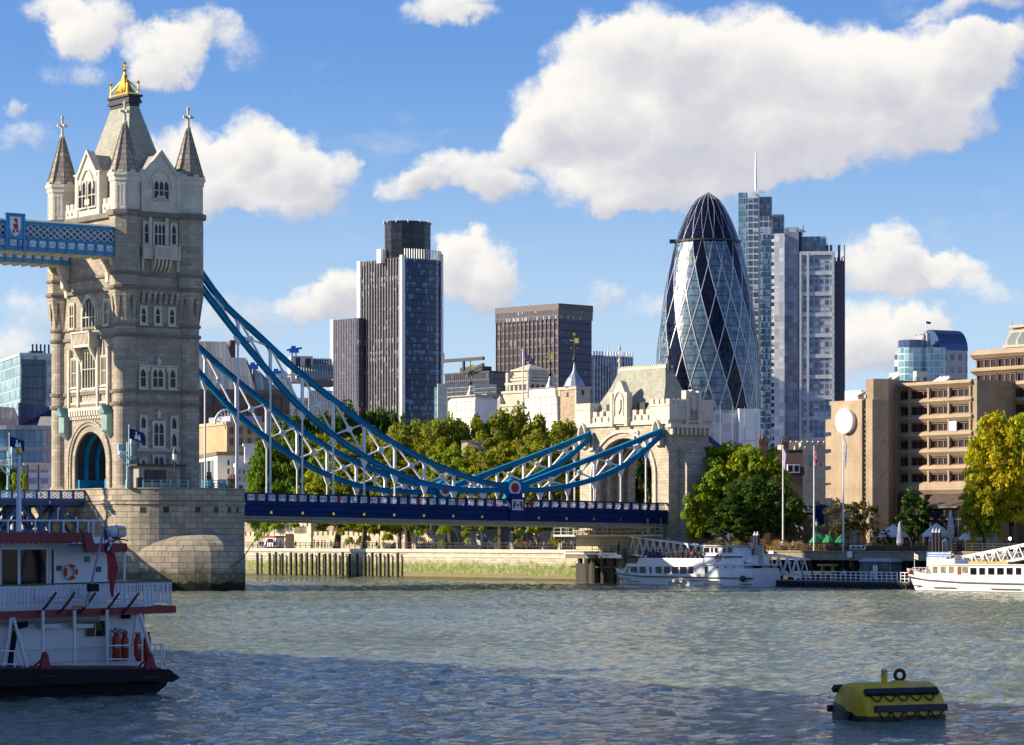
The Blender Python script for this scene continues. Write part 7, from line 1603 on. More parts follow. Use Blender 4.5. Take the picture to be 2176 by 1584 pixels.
n, w = BF.on_y(371, 1040, -6.5)[0], -6.5; T = thing('lamp_post', 'black lamp standard with white lantern over the control cabin', 'street lamp', BF, (n, w, 14.2)); MB().cyl((n, w, 14.2), (n, w, 18.2), .07).build('post', mBlack, T); MB().lathe([(.12, 18.2), (.3, 18.4), (.34, 19.0), (.3, 19.1)], 8, (n, w)).build('lantern', mWhite, T); MB().lathe([(.36, 19.1), (.25, 19.5), (.06, 20.1)], 8, (n, w)).build('cap', mBlack, T)
def signal_mast(u, wl, vt, zb, label, flabel, ub):
    n = BF.on_y(ub, 1000, wl)[0]; zt = BF.on_y(u, vt, wl)[1]; T = thing('signal_mast', label, 'signal mast', BF, (n, wl, zb)); h = zt - zb
    MB().lathe([(.35, zb), (.28, zb+1), (.2, zb+1.2), (.16, zb+6.4)], 8, (n, wl)).build('column', M('mast_turquoise', (.28, .50, .52), .5), T)
    m = MB().box(n-1.3, n+1.3, wl-.1, wl+.1, zb+4.2, zb+4.4).box(n+.5, n+.75, wl-.1, wl+.1, zb+4, zb+7.2).bar((n, wl, zb+3), (n-1.2, wl, zb+4.3), .12, .12).box(n+.45, n+1.0, wl-.3, wl+.2, zb+6.0, zb+7.0).box(n-1.5, n-.9, wl-.2, wl+.2, zb+5, zb+6); m.build('signal_arm', M('mast_turquoise2', (.28, .50, .52), .5), T)
    m = MB(); [m.lathe([(.1, zb+4.5), (.4, zb+4.6), (.4, zb+5.0), (.1, zb+5.1)], 10, (n+dx, wl-.4)) for dx in (-1.3, -.6)]; m.build('floodlight', mWhite, T)
    P = thing('flag', flabel, 'flag', BF, (n, wl, zb+6)); MB().cyl((n+.05, wl-.3, zb+3), (n+.05, wl-.3, zt), .07, .05).ell((n+.05, wl-.3, zt), .12, .12, .15, 6, 4).build('staff', mWhite, P)
    m = MB(); rows = []
    for a in np.linspace(0, 1, 7): rows.append((n + .1 + 2.3*a, wl - .3 - .18*math.sin(a*6), zt - .35 - .6*a))
    f1 = MB(); th = Vector((0, .05, 0))
    f1.loft([[tuple(Vector(p)), tuple(Vector(p) + th), tuple(Vector(p) + th + Vector((0, 0, -1.45))), tuple(Vector(p) + Vector((0, 0, -1.45)))] for p in rows]); fo = f1.build('cloth', mNavy, P)
    e = MB(); y = wl - .6
    for pl in ([(.9, -.5), (1.15, -.45), (1.2, -.75), (1.0, -.9)], [(.85, -.95), (1.25, -.85), (1.35, -1.35), (.8, -1.5)], [(1.3, -1.0), (1.7, -.95), (1.75, -1.5), (1.35, -1.5)], [(1.45, -.7), (1.65, -.75), (1.6, -1.0), (1.4, -.95)]): e.extr([(n + a, y, zt - .3 + b - .25*(a-.6)) for a, b in pl], (0, .05, 0))
    e.build('white_emblem', mWhite, fo)
signal_mast(276, -9.0, 905, 14.2, 'pale turquoise signal mast with floodlights on the pier', 'dark blue flag with white emblem flying in front of the shaded tower face', 271)
signal_mast(17, 3.0, 922, 13, 'pale turquoise signal mast at the far left of the opening span', 'dark blue flag with white emblem at the far left', 17)
# lit floodlight on the right bank
n = 97.6; w = wy(2146, n); z = wz(2146, 1145, n); T = thing('floodlight', 'small glaring white floodlight on the quay below the golden tree', 'lamp', BF, (n, w, 5.2)); MB().cyl((n, w, 5.2), (n, w, z-.2), .05).build('post', mBlack, T)
m, N, b = newmat('lamp_glow'); setin(N, b, Base_Color=(1, 1, 1), Emission_Color=(1, .97, .9), Emission_Strength=9.0); MB().ell((n, w, z), .2, .2, .2, 10, 6).build('lamp_head', m, T)

# approach road wall with its blue parapet between castle gate and hotel
n = 111.0; a, b = wy(1762, n), wy(1640, n); zp = wz(1720, 1093, n); T = thing('approach_wall', 'shaded stone retaining wall carrying a blue lattice road parapet left of the hotel', 'wall', BF, (n, (a+b)/2, 5.15))
MB().box(n, n+1.2, a, b, 5.0, zp).build('wall_face', ashlar('retaining_stone', (.30, .25, .19), 1.0, .5, .3, .03, .6), T); MB().box(n-.15, n+.3, a, b, zp, zp+.25).box(n-.15, n+.3, a, b, zp+1.05, zp+1.25).build('parapet_rail', mNavy, T)
for u in (1697, 1744): y = wy(u, n); MB().box(n-.5, n+.4, y-.75, y+.75, zp-1.6, zp+1.5).build('parapet_pier', mNavy, T)
y = a + .2
while y < b - 1.3:
    m = MB(); lattice(m, lambda p, q: (n, p, q), y, y+1.15, zp+.3, zp+1.0, .09, .06); m.build('lattice_panel', mPale, T); y += 1.35
# ---------------------------------------------------------------- people: one skinned body each, hair as a child
def person_mesh(pose):
    st = {'hip': (0, 0, .95), 'ch': (0, 0, 1.32), 'nk': (0, 0, 1.5), 'hd': (0, -.02, 1.64), 'ht': (0, -.02, 1.76)}
    V = list(st.values()); Rr = [(.15, .11), (.17, .11), (.06, .06), (.095, .105), (.07, .08)]; E = [(0, 1), (1, 2), (2, 3), (3, 4)]
    def limb(root, pts, rs):
        p = root
        for q, r in zip(pts, rs): V.append(q); Rr.append((r, r)); E.append((p, len(V)-1)); p = len(V)-1
    s = .10 if pose == 'walk' else .03
    if pose == 'sit':
        limb(0, [(.1, -.4, .92), (.1, -.45, .5), (.1, -.55, .46)], [.08, .055, .045]); limb(0, [(-.1, -.4, .92), (-.1, -.45, .5), (-.1, -.55, .46)], [.08, .055, .045])
    else:
        limb(0, [(.09, 0, .86), (.1, -s, .48), (.1, s*1.6, .08), (.1, s*1.6-.14, .04)], [.085, .065, .045, .035]); limb(0, [(-.09, 0, .86), (-.1, s*.6, .48), (-.1, -s*1.6, .08), (-.1, -s*1.6-.14, .04)], [.085, .065, .045, .035])
    if pose == 'lean': limb(1, [(.21, 0, 1.4), (.26, -.12, 1.15), (.2, -.36, 1.1), (.18, -.44, 1.1)], [.06, .048, .038, .03]); limb(1, [(-.21, 0, 1.4), (-.26, -.12, 1.15), (-.2, -.36, 1.1), (-.18, -.44, 1.1)], [.06, .048, .038, .03])
    else: limb(1, [(.21, 0, 1.4), (.25, .03*s*20, 1.12), (.24, -.1, .88), (.24, -.13, .78)], [.06, .048, .038, .03]); limb(1, [(-.21, 0, 1.4), (-.25, -.03*s*20, 1.12), (-.24, -.08, .88), (-.24, -.1, .78)], [.06, .048, .038, .03])
    me = bpy.data.meshes.new('person_cage'); me.from_pydata(V, E, []); o = bpy.data.objects.new('person_cage', me); C.objects.link(o)
    o.modifiers.new('skin', 'SKIN'); sub = o.modifiers.new('sub', 'SUBSURF'); sub.levels = sub.render_levels = 1
    for i, v in enumerate(me.skin_vertices[0].data): v.radius = Rr[i]; v.use_root = i == 0
    dg = bpy.context.evaluated_depsgraph_get(); r = bpy.data.meshes.new_from_object(o.evaluated_get(dg)); bpy.data.objects.remove(o); r.name = 'person'; r.shade_smooth(); return r
def cloth_mat():
    m, N, b = newmat('clothing'); oc = N.n('ShaderNodeTexCoord').outputs['Object']; s = N.n('ShaderNodeSeparateXYZ', {0: oc}).outputs; oi = N.n('ShaderNodeObjectInfo')
    c = N.mix(N.m('GREATER_THAN', s[2], .96), (.03, .03, .045), oi.outputs['Color']); c = N.mix(N.m('GREATER_THAN', s[2], 1.5), c, (.45, .26, .18)); c = N.mix(N.m('LESS_THAN', s[2], .1), c, (.02, .02, .02))
    hand = N.m('MULTIPLY', N.m('GREATER_THAN', N.m('ABSOLUTE', s[0]), .2), N.m('LESS_THAN', s[2], .86)); c = N.mix(hand, c, (.45, .26, .18)); setin(N, b, Base_Color=c, Roughness=.85); return m
mCloth = cloth_mat(); mHair = M('hair', (.05, .035, .025), .7); PM = {}
for k in ('stand', 'walk', 'lean', 'sit'): PM[k] = person_mesh(k); PM[k].materials.append(mCloth)
hb = MB().ell((0, 0, 1.69), .115, .125, .12, 10, 6).ell((0, .05, 1.63), .09, .08, .1, 8, 5); HM = hb.build('hair', mHair); HMD = HM.data; bpy.data.objects.remove(HM)
CLO = {'dark': (.03, .03, .04), 'red': (.4, .03, .03), 'white': (.55, .55, .55), 'blue': (.05, .1, .3), 'grey': (.15, .15, .16), 'yellow': (.4, .5, .06), 'tan': (.25, .18, .1)}
def person(P, rz, pose, col, label, group=None, k=1.0):
    t = bpy.data.objects.new('person', PM[pose]); C.objects.link(t); t.location = P; t.rotation_euler = (0, 0, rz); t.scale = (k,)*3; t.color = (*CLO[col], 1); t['label'] = label; t['category'] = 'person'
    if group: t['group'] = group
    h = bpy.data.objects.new('hair', HMD); C.objects.link(h); h.parent = t; return t
rp = random.Random(3); names = list(CLO)
LMK = [(552, 'close to the granite pier'), (580, 'beside the snack van'), (628, 'below the castle gateway'), (680, 'between gateway and first forked plane tree'), (712, 'by the first forked plane tree'), (775, 'by the twin stemmed plane tree'), (830, 'by the leftmost cannon'), (870, 'by the slim trunked plane tree'), (915, 'between the middle and right cannons'), (957, 'by the fourth plane tree'), (998, 'left of the parked lorry'), (1043, 'right of the parked lorry'), (1090, 'below the red roundel'), (1128, 'by the arched doorway'), (1172, 'by the thick trunked plane tree'), (1215, 'near the gatehouse foot')]
SEEN = {}
for i in range(46):        # strollers and loungers along the wharf
    u = [548, 553, 558, 566, 582, 586, 596, 603, 628, 668, 676, 684, 690, 703, 716, 779, 784, 800, 815, 838, 846, 905, 911, 918, 926, 934, 985, 992, 1000, 1040, 1046, 1078, 1084, 1094, 1100, 1110, 1116, 1128, 1136, 1150, 1156, 1196, 1203, 1208, 1215, 1222][i]
    n = rp.uniform(101, 112); P = BF.w((n, wy(u, n, 1160), 5.16)); c = rp.choice(['dark', 'dark', 'grey', 'blue', 'white', 'tan', 'red'])
    lm = min(LMK, key=lambda q: abs(q[0] - u)); ps = rp.choice(['stand', 'walk', 'walk']); key = (c, lm[1]); SEEN[key] = SEEN.get(key, 0) + 1
    person(P, rp.uniform(0, 6.28), ps, c, f"{['', 'second ', 'third ', 'fourth '][SEEN[key]-1]}person in {c} top on the wharf {lm[1]}", 'people along the wharf railing', rp.uniform(.92, 1.05))
for u, n, c, ps, lb in ((1315, 95.2, 'dark', 'stand', 'person in dark clothes standing on the timber jetty'), (1662, 97, 'white', 'walk', 'person in white top behind the quay railing by the leftmost flagpole'), (1686, 97, 'white', 'stand', 'person in white top sitting out near the first flagpole'), (1793, 92, 'white', 'stand', 'person in white top on the pontoon left of the shelter'), (1826, 91.5, 'dark', 'stand', 'person in dark clothes on the pontoon near the shelter'), (1853, 91.3, 'white', 'walk', 'person in white shirt in front of the shelter'),
                    (1872, 91.3, 'grey', 'stand', 'person in grey before the shelter glass'), (1885, 91.3, 'dark', 'stand', 'person in dark clothes at the right end of the shelter'), (1911, 91, 'blue', 'stand', 'person in blue waiting at the pontoon end')):
    z = JETZ if n > 94.9 and n < 96 and u < 1400 else (5.25 if n > 95 else 1.08); P = BF.w((n, wy(u, n, 1180), z)); person(P, rp.uniform(0, 6), ps, c, lb)
# ice cream van at the castle gateway
n = 111; w = wy(574, n); T = thing('snack_van', 'white snack van with red roof parked by the castle gateway', 'van', BF, (n, w, 5.15)); a, b = w-2.2, w+1.9
MB().prism([(n, a), (n, b), (n+2, b), (n+2, a)], 5.6, 7.4).box(n+.1, n+1.9, b, b+1.0, 5.6, 6.5).build('body', mWhite, T); MB().box(n-.15, n+2.1, a-.1, b+.1, 7.4, 7.75).build('roof', mRed, T); MB().box(n-.04, n+.05, a+1, b-.8, 6.5, 7.2).build('serving_hatch', mGlassD, T)
for y in (a+.7, b): MB().cyl((n-.05, y, 5.55), (n+2.05, y, 5.55), .38, None, 14).build('wheel', mBlack, T)
n = 112; w = wy(1022, n); T = thing('lorry', 'blue grey box lorry parked in the shade on the wharf', 'lorry', BF, (n, w, 5.15)); MB().box(n, n+2.4, w-5.5, w-.4, 6.1, 8.9).build('box_body', M('lorry_blue', (.05, .07, .12), .5), T); MB().box(n+.1, n+2.3, w-.3, w+1.5, 5.8, 8.0).build('cab', mGreyM, T); MB().box(n+.05, n+.12, w+.3, w+1.3, 7, 7.8).build('window', mGlassD, T)
for y in (w-4.4, w+.6): MB().cyl((n-.05, y, 5.65), (n+2.4, y, 5.65), .5, None, 14).build('wheel', mBlack, T)
for u, lb in ((826, 'dark old cannon on a low carriage left of the slim trunked tree'), (893, 'dark old cannon on the wharf right of the slim trunked tree'), (940, 'dark old cannon beside the fourth plane tree')):
    n = 104; w = wy(u, n); T = thing('cannon', lb, 'cannon', BF, (n, w, 5.15)); MB().cyl((n, w-1.4, 5.9), (n, w+1.4, 6.2), .32, .2, 10).build('barrel', mBlack, T); MB().box(n-.5, n+.5, w-1.5, w+.6, 5.5, 5.75).build('carriage', mTimber, T)
    for y in (w-1.1, w+.3): MB().cyl((n-.6, y, 5.5), (n+.6, y, 5.5), .35, None, 12).build('wheel', mBlack, T)
# ---------------------------------------------------------------- boats
mHullW = M('hull_white', (.80, .80, .78), .35, 0, .05, .3, streak=.12); mWinB = M('boat_window', (.008, .009, .013), .1, 0, .4, .5, spec=.3)
mRub = M('rubbing_strake', (.03, .03, .035), .5)
def ring_buoy(T_name, label, fr, c, ax, R0, r):
    T = thing(T_name, label, 'lifebuoy', fr, c); MB().torus(c, ax, R0, r, 26, 8).build('ring', M('lifebuoy_orange', (.75, .12, .03), .5), T)
    m = MB(); A = Vector(ax).normalized(); a = A.orthogonal().normalized(); a = Vector((0, 0, 1)) - A*A.z; a.normalize(); b = A.cross(a)
    for k in range(4): t = math.pi/4 + k*math.pi/2; d = a*math.cos(t) + b*math.sin(t); e = d.cross(A); p = Vector(c) + d*R0; m.bar(p - e*r*.7, p + e*r*.7, r*2.3, r*2.3, d)
    m.build('white_band', mWhite, T); return T
def boat_frame(u, v, n, B):     # bow on the bridge frame's plane x = n, local x runs aft (east), local y to the north (away)
    w, _ = BF.on_x(u, v, n); p = BF.w((n - B/2, w, 0)); return Frame(p.x, p.y, BF.a - math.pi/2)
def hull(f, L, B, bowz, midz, sternz, keel=-.5, flare=.25, bowrake=1.5, k=22):
    rings = []
    for i in range(k + 1):
        t = i/k; x = L*t; h = min(1, (t/.24))**.62; bw = B/2*h*(1 - .12*max(0, t-.8)/.2); z = np.interp(t, [0, .25, .7, 1], [bowz, midz, midz, sternz]); xb = x + bowrake*(1-h)
        fl = 1 - flare*(1-h*.8)
        rings.append([(xb+.5*(1-h), B/2 - bw*fl*.8, keel), (xb, B/2 - bw*fl, .15), (x, B/2 - bw, z), (x, B/2 + bw, z), (xb, B/2 + bw*fl, .15), (xb+.5*(1-h), B/2 + bw*fl*.8, keel)])
    return MB().loft([r[::-1] for r in rings])
def strake(m, f, L, B, z, bowrake, x0=0, x1=1, dz=.16, out=.08):
    pts = []
    for i in range(25):
        t = x0 + (x1-x0)*i/24; h = min(1, t/.24)**.62 if t > 0 else 0; zz_ = z(t) if callable(z) else z; pts.append((L*t, B/2 - B/2*h*(1-.12*max(0, t-.8)/.2) - out, zz_))
    m.sweep(pts, [(-out, -dz/2), (out, -dz/2), (out, dz/2), (-out, dz/2)])
def wins(T, f, us, v0, v1, y, mat=None, name='window', fm=None):
    for u0, u1 in us:
        x0, z0 = f.on_y(u0, v1, y); x1, z1 = f.on_y(u1, v0, y); t = .07
        w = MB().box(x0-t, x1+t, y-.05, y+.05, z1, z1+t).box(x0-t, x1+t, y-.05, y+.05, z0-t, z0).box(x0-t, x0, y-.05, y+.05, z0, z1).box(x1, x1+t, y-.05, y+.05, z0, z1).build(name, fm or mHullW, T); MB().box(x0, x1, y-.03, y+.04, z0, z1).build('pane', mat or mWinB, w)
def passenger_boat():
    B = 6.2; f = boat_frame(1307, 1240, 88.0, B); X = lambda u, v=1215, y=.3: f.on_y(u, v, y)[0]; Z = lambda u, v, y=.3: f.on_y(u, v, y)[1]; L = X(1597, 1240, .1)
    T = thing('passenger_boat', 'long white two deck passenger boat moored before the timber jetty and pontoon', 'boat', f, (L/2, B/2, 0))
    hull(f, L, B, 2.6, 1.85, 2.0, bowrake=1.6).build('hull', mHullW, T)
    m = MB(); strake(m, f, L, B, lambda t: np.interp(t, [0, .3, 1], [1.75, 1.35, 1.3]), 1.6); m.build('rubbing_strake', mRub, T)
    m = MB()
    for t0, t1, z in ((.06, .2, .95), (.17, .27, .55), (.47, .58, .5), (.61, .79, .8), (.7, .82, .35), (.92, .995, .4)): strake(m, f, L, B, z, 1.6, t0, t1, .1, .05)
    m.each('black_bar', mRub, T)
    x0, x1, x2 = X(1322), X(1494), X(1567); zd, zc, zu = 1.75, Z(1440, 1199), Z(1440, 1186.5)
    m = MB().extr([(x0, .35, zd), (x0+1.1, .35, zc), (x1+8.6, .35, zc), (x1+8.6, .35, zd)], (0, B-.7, 0)); m.build('saloon', mHullW, T)
    m = MB().extr([(X(1352), .35, zc), (X(1358), .35, zu), (x1, .35, zu), (x1, .35, zc)], (0, .15, 0)).extr([(X(1352), B-.5, zc), (X(1358), B-.5, zu), (x1, B-.5, zu), (x1, B-.5, zc)], (0, .15, 0)).extr([(X(1352), .35, zc), (X(1358), .35, zu), (X(1358), B-.35, zu), (X(1352), B-.35, zc)], (.15, 0, 0)); m.build('upper_bulwark', mHullW, T)
    wins(T, f, [(1340, 1355), (1359, 1373), (1380, 1385.5), (1393, 1407), (1410.5, 1425), (1427.5, 1442.5), (1445, 1460), (1463, 1474), (1498, 1504.5), (1523, 1526.5), (1540, 1543.5), (1557.5, 1561)], 1204.5, 1220, .33)
    m = MB(); xa, xb = X(1326), X(1338); m.extr([(xa, .3, Z(1326, 1218)), (xa+.75, .3, Z(1326, 1203)), (xb, .3, Z(1326, 1203)), (xb-.5, .3, Z(1326, 1218))], (0, .08, 0)); m.build('bow_window', M('bow_glass', (.2, .22, .24), .15), T)
    m = MB()
    for u in (1376, 1390, 1510): m.box(X(u)-.02, X(u)+.02, .31, .36, zd, zc)
    m.build('door_line', mGreyM, T)
    # deck rail with blue canvas, wheelhouse, aft roof
    m = MB(); 
    for u in np.linspace(1358, 1494, 15): m.cyl((X(u), .4, zu), (X(u), .4, zu+.95), .03)
    m.cyl((X(1358), .4, zu+.95), (x1, .4, zu+.95), .035).cyl((X(1358), .4, zu+.5), (x1, .4, zu+.5), .025); m.build('deck_rail', mBlack, T)
    m = MB(); [m.box(X(1368)+k*1.15, X(1368)+k*1.15+.5, .9, B-.9, zu-.5, zu+.35) for k in range(14)]; m.build('bench', M('bench_blue', (.03, .04, .10), .7), T)
    zw, zr = Z(1530, 1188), Z(1530, 1161)
    m = MB().box(x1, X(1576), .5, B-.5, zc, zw+.5); m.extr([(x1+.2, .7, zw+.5), (x1+.1, .7, zr), (X(1562), .7, zr), (X(1570), .7, zw+.5)], (0, B-1.4, 0)); m.build('wheelhouse', mHullW, T)
    MB().box(x1-.2, X(1567), .3, B-.3, zr, zr+.16).build('wheelhouse_roof', mGreyM, T)
    wins(T, f, [(1496, 1508), (1511, 1516), (1519, 1526), (1536, 1543), (1546, 1557)], 1164, 1175, .68)
    MB().box(x1, X(1576), .42, .5, zw+.2, zw+.42).build('blue_stripe', mBlueD, T)
    MB().box(x1, L-.3, .1, B-.1, zc-.1, zc+.12).build('aft_roof', mHullW, T)
    m = MB().box(L-2.3, L-2.1, 2.2, 3.9, zd, zc-.2); m.build('aft_opening', mBlack, T); MB().box(X(1567), L-2.2, .45, B-.45, zd, zc-.1).build('aft_cabin', mHullW, T)
    m = MB(); t0 = .72; rings = []
    for i in range(9):
        t = t0 + (.995-t0)*i/8; x = L*t; bw = B/2*(1 - .12*max(0, t-.8)/.2); rings.append([(x, B/2-bw-.02, 1.2), (x, B/2-bw-.02, 2.0 + .75*min(1, i/1.5)), (x, B/2-bw+.12, 2.0 + .75*min(1, i/1.5)), (x, B/2-bw+.12, 1.2)])
    m.loft(rings); m.box(L-.35, L-.2, .5, B-.5, 1.2, 2.8); m.build('aft_bulwark', mHullW, T)
    for u0, u1, c in ((1540, 1558, mWhite), (1577, 1593, mWhite)):
        xx0, xx1 = X(u0), X(u1); n_ = 1 if u1-u0 < 25 else 2
        for k in range(n_): a = xx0 + (xx1-xx0)*k/n_; MB().cyl((a, 1.2, zc+.55), (a+(xx1-xx0)/n_-.15, 1.2, zc+.55), .38, None, 12).build('liferaft', c, T)
    m = MB(); [m.box(X(1559)+k*.45, X(1559)+k*.45+.38, .8, 1.6, zc+.12+.28*(k % 2), zc+.5+.28*(k % 2)) for k in range(5)]; m.build('buoyancy_aid', M('orange_float', (.55, .16, .07), .7), T)
    m = MB().lathe([(.75, zc+.1), (.6, zc+2.4), (.62, zc+2.9)], 12, (X(1572), 4.0)); m.build('funnel', M('funnel_grey', (.42, .38, .34), .6), T); MB().cyl((X(1566), 3.2, zc+.1), (X(1566), 3.2, zc+3.3), .28, None, 10).build('exhaust_stack', M('stack_cream', (.55, .5, .42), .6), T)
    MB().box(X(1572), X(1573.5)+.3, 2.6, 2.66, zc+.6, zc+2.4).build('ensign', M('ensign_red', (.32, .05, .04), .8), T)
    MB().ell((X(1584, 1233), -.25, 1.25), .62, .35, .5, 12, 8).build('bow_fender', mBlack, T); m = MB(); [m.cyl((X(u, 1239), -.25, .75), (X(u+7, 1239), -.25, .75), .33, None, 10) for u in (1437, 1451)]; m.build('white_fender', M('fender_cream', (.6, .57, .5), .6), T)
    ring_buoy('lifebuoy', 'orange lifebuoy hung on the wheelhouse side of the passenger boat', f, (X(1525), .38, Z(1525, 1186)), (0, 1, 0), .45, .11); ring_buoy('lifebuoy', 'orange lifebuoy on the aft cabin wall of the passenger boat', f, (L-2.0, 5.0, zc-1.0), (1, 0, 0), .4, .1)
    T2 = thing('yellow_canister', 'yellow canister beside the lifebuoy on the passenger boat', 'canister', f, (X(1540), .4, zc+.1)); MB().box(X(1537), X(1543), .3, .45, Z(1540, 1187), Z(1540, 1181)).build('body', M('canister_yellow', (.6, .45, .02), .5), T2); MB().box(X(1537), X(1543), .27, .3, Z(1540, 1184.5), Z(1540, 1183.5)).build('strap', mBlack, T2)
    g = 'passengers on the top deck of the white boat'
    for k, u in enumerate(np.linspace(1372, 1488, 26)):
        c = ['dark', 'grey', 'dark', 'tan', 'blue', 'dark'][k % 6]; y = rp.uniform(.9, 4.4); p = f.w((X(u, 1188, y), y, zu - .55)); person(p, rp.uniform(2, 5), 'sit', c, f'seated passenger in {c} clothes on the top deck of the white boat', f'seated passengers in {c} clothes on the top deck')
    p = f.w((X(1466), 1.0, zu-.35)); person(p, 3.0, 'stand', 'red', 'standing passenger in bright red top on the top deck')
passenger_boat()
def wooden_boat():
    B = 5.2; f = boat_frame(1926, 1240, 84.0, B); X = lambda u, v=1220, y=.3: f.on_y(u, v, y)[0]; Z = lambda u, v, y=.3: f.on_y(u, v, y)[1]; L = 27.0
    T = thing('passenger_boat', 'white single deck river boat with sheered bow and brown door at the right edge', 'boat', f, (L/2, B/2, 0))
    hull(f, L, B, 3.1, 2.3, 2.4, bowrake=2.0, flare=.35).build('hull', mHullW, T)
    m = MB(); strake(m, f, L, B, lambda t: np.interp(t, [0, .25, .5, 1], [2.1, 1.55, 1.3, 1.2]), 2); strake(m, f, L, B, .12, 2, .03, 1, .08, .03); m.build('rubbing_strake', mRub, T)
    m = MB()
    for t0, t1, z in ((.05, .08, .95), (.12, .2, .75), (.3, .46, .55), (.7, .9, .5)): strake(m, f, L, B, z, 2, t0, t1, .13, .06)
    m.each('black_bar', mRub, T)
    x0, x1, zc, zd = X(1977), X(2240), Z(2050, 1201), 2.0
    MB().box(x0, x1, .55, B-.55, zd, zc).build('saloon', mHullW, T); MB().box(x0-.3, x1, .3, B-.3, zc, zc+.14).build('saloon_roof', M('roof_pale', (.6, .6, .58), .5), T)
    wins(T, f, [(1982, 1993), (1999, 2011), (2016, 2028), (2045, 2058)], 1204, 1219, .53, M('lit_cream_glass', (.22, .19, .13), .2, 0, .4, 1.5)); wins(T, f, [(2062, 2076), (2081, 2094), (2100, 2114), (2119, 2134), (2139, 2153), (2159, 2171)], 1207, 1222, .53)  # cream tone of the lit windows is painted into the first glass
    MB().box(X(2032), X(2040), .48, .56, zd, Z(2036, 1204)).build('door', M('varnished_door', (.16, .05, .025), .4), T)
    m = MB()
    for a, b in ((2050, 2092), (2092, 2136)): m.box(X(a), X(b)-.2, 1.0, 2.2, zc+.14, zc+.5)
    m.build('wooden_raft', M('varnish_orange', (.50, .27, .07), .6), T)
    MB().box(X(1977), X(2020), 1.0, B-1, zc+.14, zc+.75).build('roof_cabin', mHullW, T); m = MB(); [m.cyl((X(u), 1.0, zc+.5), (X(u), 1.0, zc+1.3), .03) for u in (1984, 1996, 2010, 2024, 2040, 2060)]; m.cyl((X(1984), 1, zc+1.3), (X(2060), 1, zc+1.3), .03); m.cyl((X(2015), 1.6, zc+1.0), (X(2028), 1.6, zc+1.0), .22); m.build('roof_rail', mGreyM, T)
    MB().bar((X(2003), 2, zc+.9), (X(2012), 2, zc+1.5), .5, .1).box(X(2016), X(2026), 1.4, 1.7, zc+.7, zc+1.2).build('radar_gear', mBlack, T)
    m = MB(); [m.cyl((X(u), .9, 2.3), (X(u), .9, 3.2), .025) for u in np.linspace(1932, 1974, 7)]; m.cyl((X(1932), .9, 3.2), (X(1974), .9, 3.2), .03); m.build('bow_rail', mWhite, T)
    x, z = X(1931, 1205, 1.5), Z(1931, 1200, 1.5); MB().cyl((x, B/2, 2.4), (x, B/2, Z(1931, 1175, 1.5)), .04).build('jackstaff', mWhite, T); zt = Z(1931, 1177, 1.5)
    fl = MB().extr([(x, B/2, zt), (x+1.0, B/2-.3, zt-.25), (x+1.0, B/2-.3, zt-.85), (x, B/2, zt-.65)], (0, .04, 0)).build('flag', mWhite, T); MB().extr([(x+.1, B/2-.08, zt-.25), (x+.9, B/2-.32, zt-.42), (x+.9, B/2-.32, zt-.6), (x+.1, B/2-.08, zt-.42)], (0, -.03, 0)).build('red_stripe', mRed, fl)
    MB().ell((X(1929), .9, 2.6), .4, .4, .35, 10, 6).build('red_cover', mRed, T)
    for u, y, c, lb in ((1940, 1.6, 'red', 'passenger in red in the open bow of the right hand boat'), (1948, 2.4, 'dark', 'passenger in dark clothes in the open bow of the right hand boat'), (1956, 1.4, 'white', 'passenger in white at the bow rail of the right hand boat'), (1963, 2.2, 'dark', 'second passenger in dark clothes at the bow, nearer the cabin'), (1970, 1.5, 'red', 'passenger in red beside the cabin front')):
        person(f.w((X(u), y, 1.55)), rp.uniform(2, 4), 'stand', c, lb)
wooden_boat()
